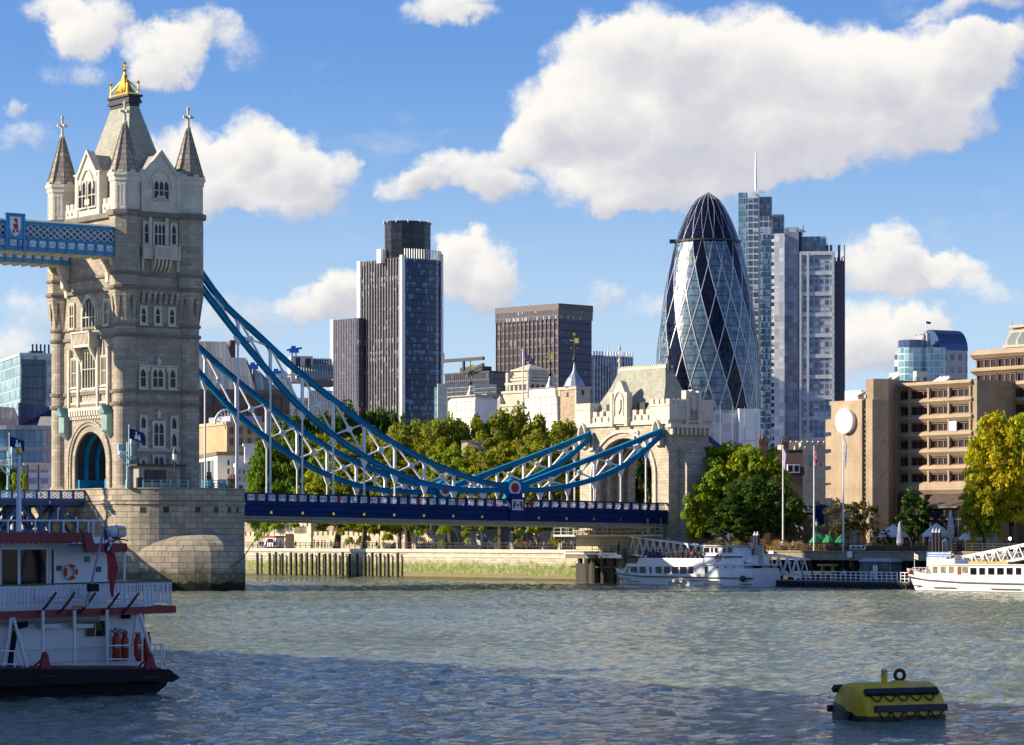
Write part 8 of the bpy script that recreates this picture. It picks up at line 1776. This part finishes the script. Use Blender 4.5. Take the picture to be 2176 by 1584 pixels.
# ---------------------------------------------------------------- stern wheel river boat in the left foreground (its stern faces the viewer)
def river_boat():
    Y0 = 142.0; f = Frame((190-CU)*Y0/FPX, Y0, R(36.1)); Pt = lambda u, v, y=0.0: f.on_y(u, v, y); X = lambda u, y=0.0: f.on_y(u, 1300, y)[0]; Z = lambda u, v, y=0.0: f.on_y(u, v, y)[1]
    T = thing('river_boat', 'white and dark red stern wheel river boat with scalloped awning in the left foreground', 'boat', f, (-2, 6, 0)); xl = X(-90)
    mRedB = M('boat_red', (.26, .012, .02), .45, 0, .15); mHB = M('boat_black', (.010, .010, .013), .6, 0, .3, .8, spec=.2); mDk = M('boat_deck_brown', (.10, .03, .025), .6, 0, .3)
    mBW = M('boat_white', (.80, .80, .81), .45, 0, .06, .6, streak=.12)
    yb = 34.0
    # hull with overhanging stern platform
    xe, xs = X(383, -2.2), X(310)
    ze, zm = Z(383, 1437, -2.2), Z(150, 1422, -2.2)
    MB().extr([(xl, -2.2, .55), (xs-1, -2.2, .62), (xe-.4, -2.2, ze-.28), (xe, -2.2, ze-.05), (xe-.3, -2.2, ze+.12), (xs, -2.2, Z(310, 1424, -2.2)), (xl, -2.2, zm+.1)], (0, yb, 0)).build('stern_platform', mHB, T)
    MB().extr([(xl, -1.9, zm+.02), (xs-.4, -1.9, Z(300, 1424, -2.2)+.0), (xs-.2, -1.9, Z(300, 1424, -2.2)+.06), (xl, -1.9, zm+.18)], (0, 6, 0)).build('platform_deck', mDk, T)
    MB().loft([[(xl, -1.0, -.8), (X(265), -1.0, -.8), (X(330), -1.0, .3), (X(345), -1.0, 1.0), (xl, -1.0, 1.0)], [(xl, yb, -.8), (X(265), yb, -.8), (X(330), yb, .3), (X(345), yb, 1.0), (xl, yb, 1.0)]]).build('hull', mHB, T)
    z_m = zm + .1
    # lower deckhouse
    yw = 1.0; z2 = Z(190, 1296)                     # underside of the upper deck
    w = MB().box(xl, X(306, yw), yw, yw+22, z_m-.2, z2+.3); w.build('lower_house', mBW, T)
    MB().box(X(306, yw)-.02, X(306, yw)+.25, yw+.4, yw+20, z2-1.2, z2+.1).build('dark_side', mHB, T)
    x0, z0 = Pt(181, 1353, yw); x1, z1 = Pt(222, 1320, yw)
    o = MB().box(x0-.06, x1+.06, yw-.06, yw, z0-.06, z0).box(x0-.06, x1+.06, yw-.06, yw, z1, z1+.06).box(x0-.06, x0, yw-.06, yw, z0, z1).box(x1, x1+.06, yw-.06, yw, z0, z1).box((x0+x1)/2-.02, (x0+x1)/2+.02, yw-.05, yw, z0, z1).build('window', mCream, T); MB().box(x0, x1, yw-.03, yw+.02, z0, z1).build('pane', mWinB, o)
    m = MB().cyl((xl, yw-.4, z2-.35), (X(200, yw), yw-.4, z2-.35), .27, None, 14); m.build('exhaust_pipe', M('pipe_lagging', (.42, .42, .40), .6, .2), T)
    m = MB(); [m.box(X(a, yw), X(b, yw), yw-.5, yw-.1, Z(a, 1335, yw), Z(a, 1326, yw)) for a, b in ((78, 118), (147, 188))]; m.build('strip_light', mBW, T)
    m = MB().cyl((X(45, yw), yw-.5, Z(45, 1325, yw)), (X(20, yw), yw-.5, Z(20, 1330, yw)), .2).cyl((X(24, yw), yw-.4, Z(24, 1340, yw)), (X(10, yw), yw-.4, Z(10, 1430, yw)), .13).box(X(257, yw), X(271, yw), yw-.3, yw, Z(262, 1315, yw), Z(262, 1302, yw)); m.each('black_fitting', mHB, T)
    m = MB(); p = [Pt(232+k*5, 1340+(k % 2)*6-(k % 3)*3, yw) for k in range(8)]; m.tube([(a, yw-.15, z) for a, z in p], .025, 5); m.tube([(a+.02, yw-.2, z-.25-.2*math.sin(i)) for i, (a, z) in enumerate(p[:5])], .02, 5); m.build('gas_hose', mHB, T)
    # posts and lower rails
    m = MB()
    for u in (91, 158, 227): m.cyl((X(u, -.3), -.3, z_m), (X(u, -.3), -.3, z2), .075, None, 8)
    for (ua, va, ub, vb, y) in ((28, 1313, 62, 1436, -1.6), (24, 1313, 5, 1430, -.2), (297, 1305, 322, 1390, -1.0), (291, 1305, 280, 1385, .2)): a, za = Pt(ua, va, y); b, zb = Pt(ub, vb, y); m.cyl((a, y, za), (b, y, zb), .08, None, 8)
    m.each('deck_post', mBW, T)
    m = MB()
    for pts, y in (([(0, 1384), (32, 1384), (57, 1438)], -1.8), ([(0, 1412), (30, 1412)], -1.8), ([(31, 1384), (31, 1436)], -1.8), ([(53, 1381), (60, 1384), (74, 1436)], -.8), ([(60, 1381), (226, 1374)], .5), ([(70, 1408), (226, 1402)], .5), ([(228, 1373), (276, 1372), (294, 1424)], -1.2), ([(228, 1401), (284, 1401)], -1.2), ([(324, 1370), (346, 1369), (352, 1420)], -1.6), ([(330, 1372), (330, 1415)], .5), ([(341, 1370), (343, 1420)], -1.6), ([(326, 1397), (348, 1397)], -1.6)):
        MB().tube([(Pt(u, v, y)[0], y, Pt(u, v, y)[1]) for u, v in pts], .035, 6).build('lower_rail', mBW, T)
    m = MB()
    for u in (95, 318):
        m = MB(); y = -2.0; q = lambda du, v: (Pt(u+du, v, y)[0], y, Pt(u+du, v, y)[1])
        m.bar(q(0, 1391), q(-10, 1438), .2, .22).bar(q(0, 1391), q(9, 1440), .22, .24); m.bar((q(-2, 1400)[0], y, q(0, 1398)[2]), (q(-32, 1436)[0], y+.6, q(0, 1436)[2]), .07, .09).bar((q(2, 1405)[0], y, q(0, 1405)[2]), (q(34, 1430)[0] if u > 200 else q(-4, 1430)[0], y+.4, q(0, 1432)[2]), .07, .09).ell(q(0, 1392), .15, .15, .15, 8, 6).box(q(-12, 1440)[0], q(16, 1440)[0], y-.2, y+.3, q(0, 1440)[2], q(0, 1436)[2]); m.build('wheel_bracket', mRedB, T)
    # upper deck with dark red fascia (sheered up to the corner)
    xr = X(373); zA, zB = Z(0, 1308), Z(373, 1295); zl = zA + (zA-zB)/(X(0)-xr)*(xl-X(0)); hgt = .34
    MB().extr([(xl, -.05, zl-hgt/2), (xr, -.05, zB-hgt/2), (xr, -.05, zB+hgt/2), (xl, -.05, zl+hgt/2)], (0, .2, 0)).extr([(xr-.2, .15, zB-hgt/2), (xr, .15, zB-hgt/2), (xr, .15, zB+hgt/2), (xr-.2, .15, zB+hgt/2)], (0, yb-10, 0)).build('red_fascia', mRedB, T)
    MB().extr([(xl, .15, zl-.1), (xr-.2, .15, zB-.1), (xr-.2, .15, zB+.12), (xl, .15, zl+.12)], (0, yb-10, 0)).build('upper_deck', M('upper_deck_grey', (.45, .45, .47), .6), T)
    mDav = M('davit_maroon', (.09, .01, .015), .5)
    for u in (102, 142, 186, 237, 278):
        m = MB(); a, z = Pt(u-17, 1304, -.1); m.tube([(a + (X(u)-a+.35)*t, -.1 - .25*math.sin(t*math.pi), z + .95*math.sin(t*1.35)) for t in np.linspace(0, 1, 7)], .06, 6); m.build('davit_arm', mDav, T)
    m = MB(); p = [(Pt(u, v, -.15)[0], -.15, Pt(u, v, -.15)[1]) for u, v in ((100, 1277), (292, 1270))]; m.tube(p, .035); m.build('davit_bar', mBW, T)
    # picket railings
    def picket(xa, xb, za, zb, ya, yb_, step=.2, dz=1.02, vary=True):
        m = MB(); n_ = max(2, int(math.hypot(xb-xa, yb_-ya)/step))
        for k in range(n_+1):
            t = k/n_; x, y, z = xa+(xb-xa)*t, ya+(yb_-ya)*t, za+(zb-za)*t; w_ = .05 if k % 6 else .08; m.box(x-w_/2, x+w_/2, y-.025, y+.025, z-.02 if k % 8 else z-.25, z+dz)
        m.bar((xa, ya, za+.05), (xb, yb_, zb+.05), .05, .06).bar((xa, ya, za+dz-.1), (xb, yb_, zb+dz-.1), .05, .06); m.build('picket_rail', mBW, T)
        MB().bar((xa, ya, za+dz+.03), (xb, yb_, zb+dz+.03), .13, .07).build('handrail', M('handrail_wood', (.10, .055, .03), .4), T)
    zo = .3; picket(xl, xr-.1, zl+zo, zB+zo, .25, .25); picket(xr-.1, xr-.1, zB+zo, zB+zo+.1, .3, 14, .2)
    MB().box(X(316), X(332), .3, .33, Z(320, 1288), Z(320, 1248)).build('white_panel', mBW, T)
    m = MB(); [m.box(X(u, 1.2), X(u, 1.2)+2.4, 1.0, 1.5, Z(u, 1275, 1.2), Z(u, 1268, 1.2)) for u in (75, 150)]; [m.box(X(u, 1.4), X(u, 1.4)+2.4, 1.5, 1.6, Z(u, 1268, 1.2), Z(u, 1252, 1.2)) for u in (75, 150)]; m.build('deck_bench', mBW, T)
    # upper saloon
    yu = 3.2; zt = Z(100, 1141, yu); zd = zB + .1
    MB().box(xl, X(228, yu), yu, yu+20, zd-.3, zt).box(xl, X(183, yu), yu, yu+20, zt-.2, Z(100, 1134, yu)).build('upper_saloon', mBW, T)
    for u0, u1 in ((-60, -2), (2, 36), (42, 97), (107, 113)):
        a, z0 = Pt(u0, 1246, yu); b, z1 = Pt(u1, 1168, yu); t = .08
        o = MB().box(a-t, b+t, yu-.08, yu, z1, z1+t*1.5).box(a-t, a, yu-.08, yu, z0, z1).box(b, b+t, yu-.08, yu, z0, z1).box(a-t, b+t, yu-.08, yu, z0-t, z0).build('window', mBW, T); MB().box(a, b, yu-.05, yu+.02, z0, z1).build('pane', mWinB, o)
    m = MB()
    for u, v, s, mt in ((125, 1208, .13, 0), (185, 1189, .15, 1), (209, 1210, .14, 2)): a, z = Pt(u, v, yu); MB().box(a-s, a+s, yu-.03, yu, z-s*.9, z+s*.9).build('small_sign', (M('sign_green', (.05, .10, .02), .5), M('sign_turquoise', (.02, .35, .25), .5), M('sign_dark', (.03, .06, .06), .5))[mt], T)
    a, z = Pt(134, 1149, yu); MB().box(a-.3, a+.25, yu-.5, yu-.1, z-.12, z+.14).build('flood_lamp', mHB, T)
    # scalloped awning
    def scallop(ua, ub, v, h, y, y1):
        xa, z = Pt(ua, v, y); xb, _ = Pt(ub, v, y); n_ = max(2, int((xb-xa)/.3)); pts = [(xa, z), (xb, z)]
        lo = [(xb - (xb-xa)*k/(n_*2), z - h - (.09 if k % 2 else 0)) for k in range(n_*2+1)]; poly = pts + lo
        return [(x, y, zz_) for x, zz_ in poly]
    m = MB(); m.extr(scallop(-80, 182, 1132, .42, 1.6, 0), (0, .1, 0)); m.extr(scallop(178, 270, 1155, .36, 1.6, 0), (0, .1, 0))
    a0, za = Pt(176, 1132, 1.55); a1, zb_ = Pt(188, 1158, 1.55); m.extr([(a0, 1.55, za), (a0+.45, 1.55, za-.02), (a1+.35, 1.55, zb_), (a1-.1, 1.55, zb_-.3)], (0, .15, 0)); xq = Pt(270, 1155, 1.6)[0]; zq = Pt(270, 1155, 1.6)[1]
    m.extr([(xq-.1, 1.6, zq), (xq, 1.6, zq), (xq, 1.6, zq-.4), (xq-.1, 1.6, zq-.4)], (0, 8, 0)); m.build('scalloped_fascia', mRedB, T)
    MB().box(xl, Pt(180, 1132, 1.6)[0], 1.7, 22, Pt(100, 1133, 1.6)[1]-.1, Pt(100, 1133, 1.6)[1]).box(Pt(180, 1132, 1.6)[0], xq-.1, 1.7, 9.6, zq-.12, zq-.02).build('awning_roof', M('awning_roof_white', (.6, .6, .6), .6), T)
    m = MB(); m.cyl((X(264, 1.9), 1.9, zB), (X(264, 1.9), 1.9, zq), .06, None, 8); m.build('awning_post', mBW, T)
    m = MB(); zr = Pt(100, 1107, 2.4)[1]; zb2 = Pt(100, 1132, 2.4)[1]; m.tube([(X(-60, 2.4), 2.4, zr), (X(226, 2.4), 2.4, zr+.02)], .04)
    for u in (17, 75, 105, 135, 165, 188, 198): m.cyl((X(u, 2.4), 2.4, zb2-(0 if u < 185 else .5)), (X(u, 2.4), 2.4, zr), .04)
    m.cyl((X(123, 2.4), 2.4, zr), (X(123, 2.4), 2.4, Pt(123, 1083, 2.4)[1]), .03); m.build('roof_rail', mBW, T)
    m = MB(); z_ = Pt(40, 1130, 6)[1]; m.cyl((X(40, 6), 6, z_), (X(40, 6), 6, Pt(40, 1055, 6)[1]), .14, .12, 8).cyl((X(40, 6), 6, Pt(40, 1055, 6)[1]), (X(40, 6), 6, Pt(40, 968, 6)[1]), .10, .08, 8).box(X(40, 6)-.7, X(40, 6)+.1, 5.95, 6.05, Pt(40, 974, 6)[1], Pt(40, 972, 6)[1]); mm = m.build('mast', mBW, T); MB().ell((X(40, 6), 6, Pt(40, 958, 6)[1]), .14, .14, .2, 8, 6).build('gilt_finial', mGold, mm)
    # ensign staff
    a = [Pt(226, 1104, -.5), Pt(182, 1292, -.5)]; MB().cyl((a[0][0], -.5, a[0][1]), (a[1][0], -.5, a[1][1]), .05, .075, 8).build('ensign_staff', M('staff_grey', (.34, .34, .36), .5), T); q = Pt(195, 1248, -.5); MB().box(q[0]-.2, q[0]+.25, -.75, -.4, q[1]-.2, q[1]+.15).build('staff_socket', mHB, T)
    MB().box(X(152), X(170), -.28, -.1, Z(160, 1293), Z(160, 1287)).build('orange_box', M('orange_box', (.5, .22, .02), .5), T)
    # things carried by the boat
    ring_buoy('lifebuoy', 'orange lifebuoy with white bands hung on the saloon wall of the stern wheel boat', f, (X(149, yu), yu-.1, Pt(149, 1216, yu)[1]), (0, 1, 0), .29, .085)
    E = thing('ensign', 'red ensign with union canton hanging limp from the boat stern staff', 'flag', f, (X(226), -.5, 5)); 
    hp = lambda u, v, y=-.5: (*[Pt(u, v, y)[0]], y, Pt(u, v, y)[1])
    L_ = [(224, 1117), (222, 1140), (221, 1172), (226, 1180), (230, 1215), (233, 1250), (236, 1268)]; R_ = [(228, 1120), (234, 1140), (240, 1160), (246, 1185), (251, 1208), (246, 1232), (240, 1268)]
    rings = []
    for i, ((a, b), (c, d)) in enumerate(zip(L_, R_)):
        p = Vector(hp(a, b)); s = Vector(hp(c, d)); mid = p.lerp(s, .5) + Vector((0, -.12*math.sin(i*1.3), 0)); rings.append([tuple(p), tuple(mid + Vector((0, -.06, 0))), tuple(s), tuple(mid + Vector((0, .06, 0)))])
    eo = MB().loft(rings).build('cloth', M('ensign_cloth', (.34, .025, .035), .8, 0, .25, 3), E)
    m = MB(); w_ = MB(); r_ = MB()
    cn = lambda u, v, d: (Pt(u, v, -.68-d)[0], -.68-d, Pt(u, v, -.68-d)[1])
    m.extr([cn(*p, 0) for p in ((224, 1119), (228, 1121), (234, 1140), (238, 1166), (228, 1172), (222, 1145))], (0, .05, 0)); m.build('blue_canton', mNavy, eo)
    for pts in (((224, 1122), (227, 1122), (236, 1160), (233, 1163)), ((223, 1150), (236, 1140), (237, 1145), (224, 1156)), ((228, 1170), (236, 1150), (238, 1155), (231, 1171))): w_.extr([cn(*p, .04) for p in pts], (0, .03, 0))
    w_.build('white_stripe', mWhite, eo); r_.extr([cn(*p, .08) for p in ((225, 1124), (226.4, 1124), (235, 1160), (233.8, 1162))], (0, .03, 0)); r_.build('red_stripe', mRed, eo)
    gc = M('gas_red', (.42, .045, .02), .45, 0, .15, 2)
    for i, (u, y, lb) in enumerate(((247, .1, 'red gas cylinder furthest left by the boat wall'), (265, .3, 'red gas cylinder second from the left, touching its neighbour'), (293, -.9, 'red gas cylinder standing forward of the pair, behind the slanting post'), (313, -.2, 'red gas cylinder nearest the stern corner, half hidden by the maroon bracket'))):
        x = X(u, y); zb = z_m + .1; Gc = thing('gas_cylinder', lb, 'gas cylinder', f, (x, y, zb)); MB().lathe([(.16, zb), (.19, zb+.05), (.19, zb+.98), (.16, zb+1.1), (.06, zb+1.18)], 16, (x, y)).build('tank', gc, Gc, True)
        m = MB(); [m.cyl((x+.11*math.cos(t), y+.11*math.sin(t), zb+1.1), (x+.11*math.cos(t), y+.11*math.sin(t), zb+1.32), .025) for t in (0, 1.57, 3.14, 4.7)]; m.torus((x, y, zb+1.32), (0, 0, 1), .12, .03, 14, 6).cyl((x, y, zb+1.15), (x, y, zb+1.27), .04); m.build('valve_collar', gc, Gc)
        m = MB(); [m.box(x-.12+k*.04, x-.12+k*.04+.025, y-.205, y-.17, zb+.72, zb+.79) for k in range(6)]; m.box(x-.11, x+.1, y-.205, y-.17, zb+.62, zb+.64); m.build('lettering', mWhite, Gc)
    c0, z0 = Pt(232, 1128, 1.4); c1, z1 = Pt(266, 1131, 1.4); Lr = thing('liferaft_canister', 'white liferaft canister with yellow label strapped above the awning end', 'liferaft', f, (c0, 1.4, z0)); zc = Pt(250, 1130, 1.4)[1]; r = .29
    m = MB(); m.loft([[(x, 1.4 + rr*math.cos(t), zc + rr*math.sin(t)) for t in np.linspace(0, 2*math.pi, 19)[:-1]] for x, rr in ((c0-.15, .1), (c0, .26), (c0+.15, r), (c1-.25, r), (c1-.05, .26), (c1+.03, .12))]); m.build('shell', M('canister_white', (.74, .74, .74), .4), Lr, True); MB().box(c1-.55, c1-.15, 1.4-r-.01, 1.4-r*.7, zc+.06, zc+.18).build('yellow_label', M('label_yellow', (.6, .55, .02), .5), Lr)
    m = MB(); m.bar((c0, 1.3, zc-.28), (c1+.1, 1.3, zc-.42), .06, .06).bar((c0+.1, 1.5, zc-.5), (c1, 1.5, zc-.2), .05, .05).torus((c0+.35, 1.4, zc), (1, 0, 0), r+.01, .02, 16, 4); m.build('cradle', mHB, Lr)
    S = thing('string_lights', 'string of small festoon bulbs slung from the boat mast over its roof rail', 'string lights', f, (X(120, 3), 3, 6)); pts = []
    for t in np.linspace(0, 1, 16): u = 78 + 140*t; v = 1040 + 70*t + 22*math.sin(t*math.pi)*.7; a, z = Pt(u, v, 3); pts.append((a, 3, z))
    MB().tube(pts, .015, 4).build('cable', mBlack, S); m = MB(); [m.ell((p[0], p[1], p[2]-.1), .055, .055, .075, 8, 5) for p in pts[1::2]]; m.build('bulb', mWhite, S)
river_boat()

# ---------------------------------------------------------------- yellow mooring buoy
def mooring_buoy():
    Y0 = 121.5; ax = R(27); f = Frame((1833-CU)*Y0/FPX, Y0 - 1.1, ax); s = FPX/Y0
    T = thing('mooring_buoy', 'big yellow cylindrical mooring buoy with black fender bars and a lifting ring', 'buoy', f, (2.2, 1, 0)); X = lambda u, y=0: f.on_y(u, 1500, y)[0]; Lb = X(2012, -.1); r = 1.3; cz = .18
    n = 28; ring = lambda x, rr: [(x, 1.2 + rr*math.cos(2*math.pi*i/n), cz + rr*math.sin(2*math.pi*i/n)) for i in range(n)]
    my, N, b = newmat('buoy_yellow'); oc = N.n('ShaderNodeTexCoord').outputs['Object']; sp = N.n('ShaderNodeSeparateXYZ', {0: oc}).outputs
    nz = N.noise(oc, 1.1, 6, .65); c = N.mix(N.ramp(nz, .35, .7), (.90, .56, .010), (.68, .40, .01)); dr = N.ramp(N.noise(oc, 5, 6, .7), .56, .72); c = N.mix(N.m('MULTIPLY', dr, N.ramp(sp[2], .9, 1.45)), c, (.55, .5, .42))
    rust = N.ramp(N.noise(N.n('ShaderNodeMapping', {'Vector': oc, 'Scale': (5, 5, .5)}).outputs[0], 1.2, 5, .7), .58, .72); c = N.mix(N.m('MULTIPLY', rust, .6), c, (.20, .10, .02)); wet = N.m('LESS_THAN', N.m('ADD', sp[2], N.m('MULTIPLY', N.m('SUBTRACT', nz, .5), .35)), .2)
    c = N.mix(wet, c, (.05, .045, .015)); endm = N.m('MULTIPLY', N.m('LESS_THAN', sp[0], .06), N.m('LESS_THAN', sp[2], N.m('ADD', N.m('MULTIPLY', sp[1], .34), N.m('MULTIPLY', N.m('SUBTRACT', nz, .6), .3)))); c = N.mix(endm, c, (.012, .012, .014)); setin(N, b, Base_Color=c, Roughness=.45)
    m = MB().loft([ring(-.05, 1.15), ring(0, 1.24), ring(.1, r), ring(Lb-.1, r), ring(Lb, 1.24), ring(Lb+.05, 1.15)]); m.build('drum', my, T, True)
    MB().loft([ring(-.06, .2), ring(-.1, .25), ring(-.12, .2)]).build('end_boss', my, T)
    def onr(x, t, k=0): return Vector((x, 1.2 + (r+k)*math.cos(t), cz + (r+k)*math.sin(t)))
    rub = M('buoy_rubber', (.014, .016, .03), .55, 0, .3, 1.5); ch = M('buoy_chain', (.06, .035, .025), .7)
    for t, x0, x1 in ((math.pi*.93, .35, Lb-.05), (math.pi*.76, .1, Lb-.25), (math.pi*.27, -.15, Lb-1.4), (math.pi*.05, -.1, Lb)):
        a, b = onr(x0, t, .07), onr(x1, t, .07); up = (a - Vector((a.x, 1.2, cz))).normalized(); m = MB().bar(a, b, .26, .2, up); fe = m.build('fender_bar', rub, T)
        if t > 2:
            m = MB(); k_ = 5
            for i in range(k_):
                xa, xb = x0 + .15 + (x1-x0-.3)*i/k_, x0 + .15 + (x1-x0-.3)*(i+1)/k_; m.tube([tuple(onr(xa + (xb-xa)*s_, t + .06 + .24*math.sin(s_*math.pi), .06)) for s_ in np.linspace(0.02, .98, 11)], .032, 5)
            m.build('chain', ch, T)
    xt = X(1912, 1.2); MB().torus((xt, 1.2, cz+r+.25), (.25, 1, 0), .2, .075, 26, 10).build('lifting_ring', M('ring_black', (.02, .022, .026), .5), T); MB().box(xt-.3, xt+.3, 1.0, 1.4, cz+r-.05, cz+r+.04).build('ring_base', my, T)
    xl_ = X(1879, 1.2); MB().cyl((xl_, 1.2, cz+r-.1), (xl_, 1.2, cz+r+.3), .13, None, 14).build('lantern_post', my, T); MB().cyl((xl_, 1.2, cz+r+.3), (xl_, 1.2, cz+r+.42), .09, None, 12).cyl((xl_, 1.2, cz+r+.42), (xl_, 1.2, cz+r+.46), .1, None, 12).build('lantern', M('lantern_grey', (.35, .36, .40), .3, .4), T)
    m = MB(); [m.tube([(xl_ + .15*math.cos(p)*math.cos(t), 1.2 + .15*math.sin(p)*math.cos(t), cz+r+.28+.28*math.sin(t)) for t in np.linspace(0, math.pi, 11)], .012, 4) for p in (0, 1.57)]; m.build('lantern_cage', ch, T)
mooring_buoy()
# warehouses on the near bank whose long shadow lies over the water in front
for i, (w0, w1, h) in enumerate(((-85, -150, 43.5), (-150.5, -192, 47), (-192.5, -262, 44.5), (-262.5, -330, 46))):  # unseen; uneven heights, roofs and chimneys shaped to break the straight shadow edge
    n = -200.0; T = thing('warehouse', ['brick riverside warehouse farthest upstream on the near bank', 'brick riverside warehouse second along the near bank', 'brick riverside warehouse third along the near bank', 'brick riverside warehouse closest to the viewpoint'][i], 'warehouse', BF, (n-8, (w0+w1)/2, 2)); MB().box(n-22, n, w1, w0, 1, h).build('walls', facade('warehouse_brick', 4.5, 4.0, (.03, .03, .035), (.20, .12, .08), 2.2, 2.2, None, (.1, .1, .1), .1, .2, .5, .8), T); MB().box(n-22.4, n+.4, w1+.1, w0-.1, h, h+.8).build('cornice', mCream, T); MB().extr([(n-20, w0-2, h+.8), (n-2, w0-2, h+.8), (n-11, w0-2, h+5.5)], (0, (w1-w0)*.4, 0)).build('roof', mTile, T)
    for k in range(3): y = w0 + (w1-w0)*(.3+.25*k); MB().box(n-6, n-3, y-1.2-k*.4, y+1.2, h+.8, h+2.4+k*.9).build('chimney', mBrick, T)
struct('near_bank', MB().prism([(-199, 200), (-199, -347), (-400, -347), (-400, 200)], -2, 3.4), mPave)
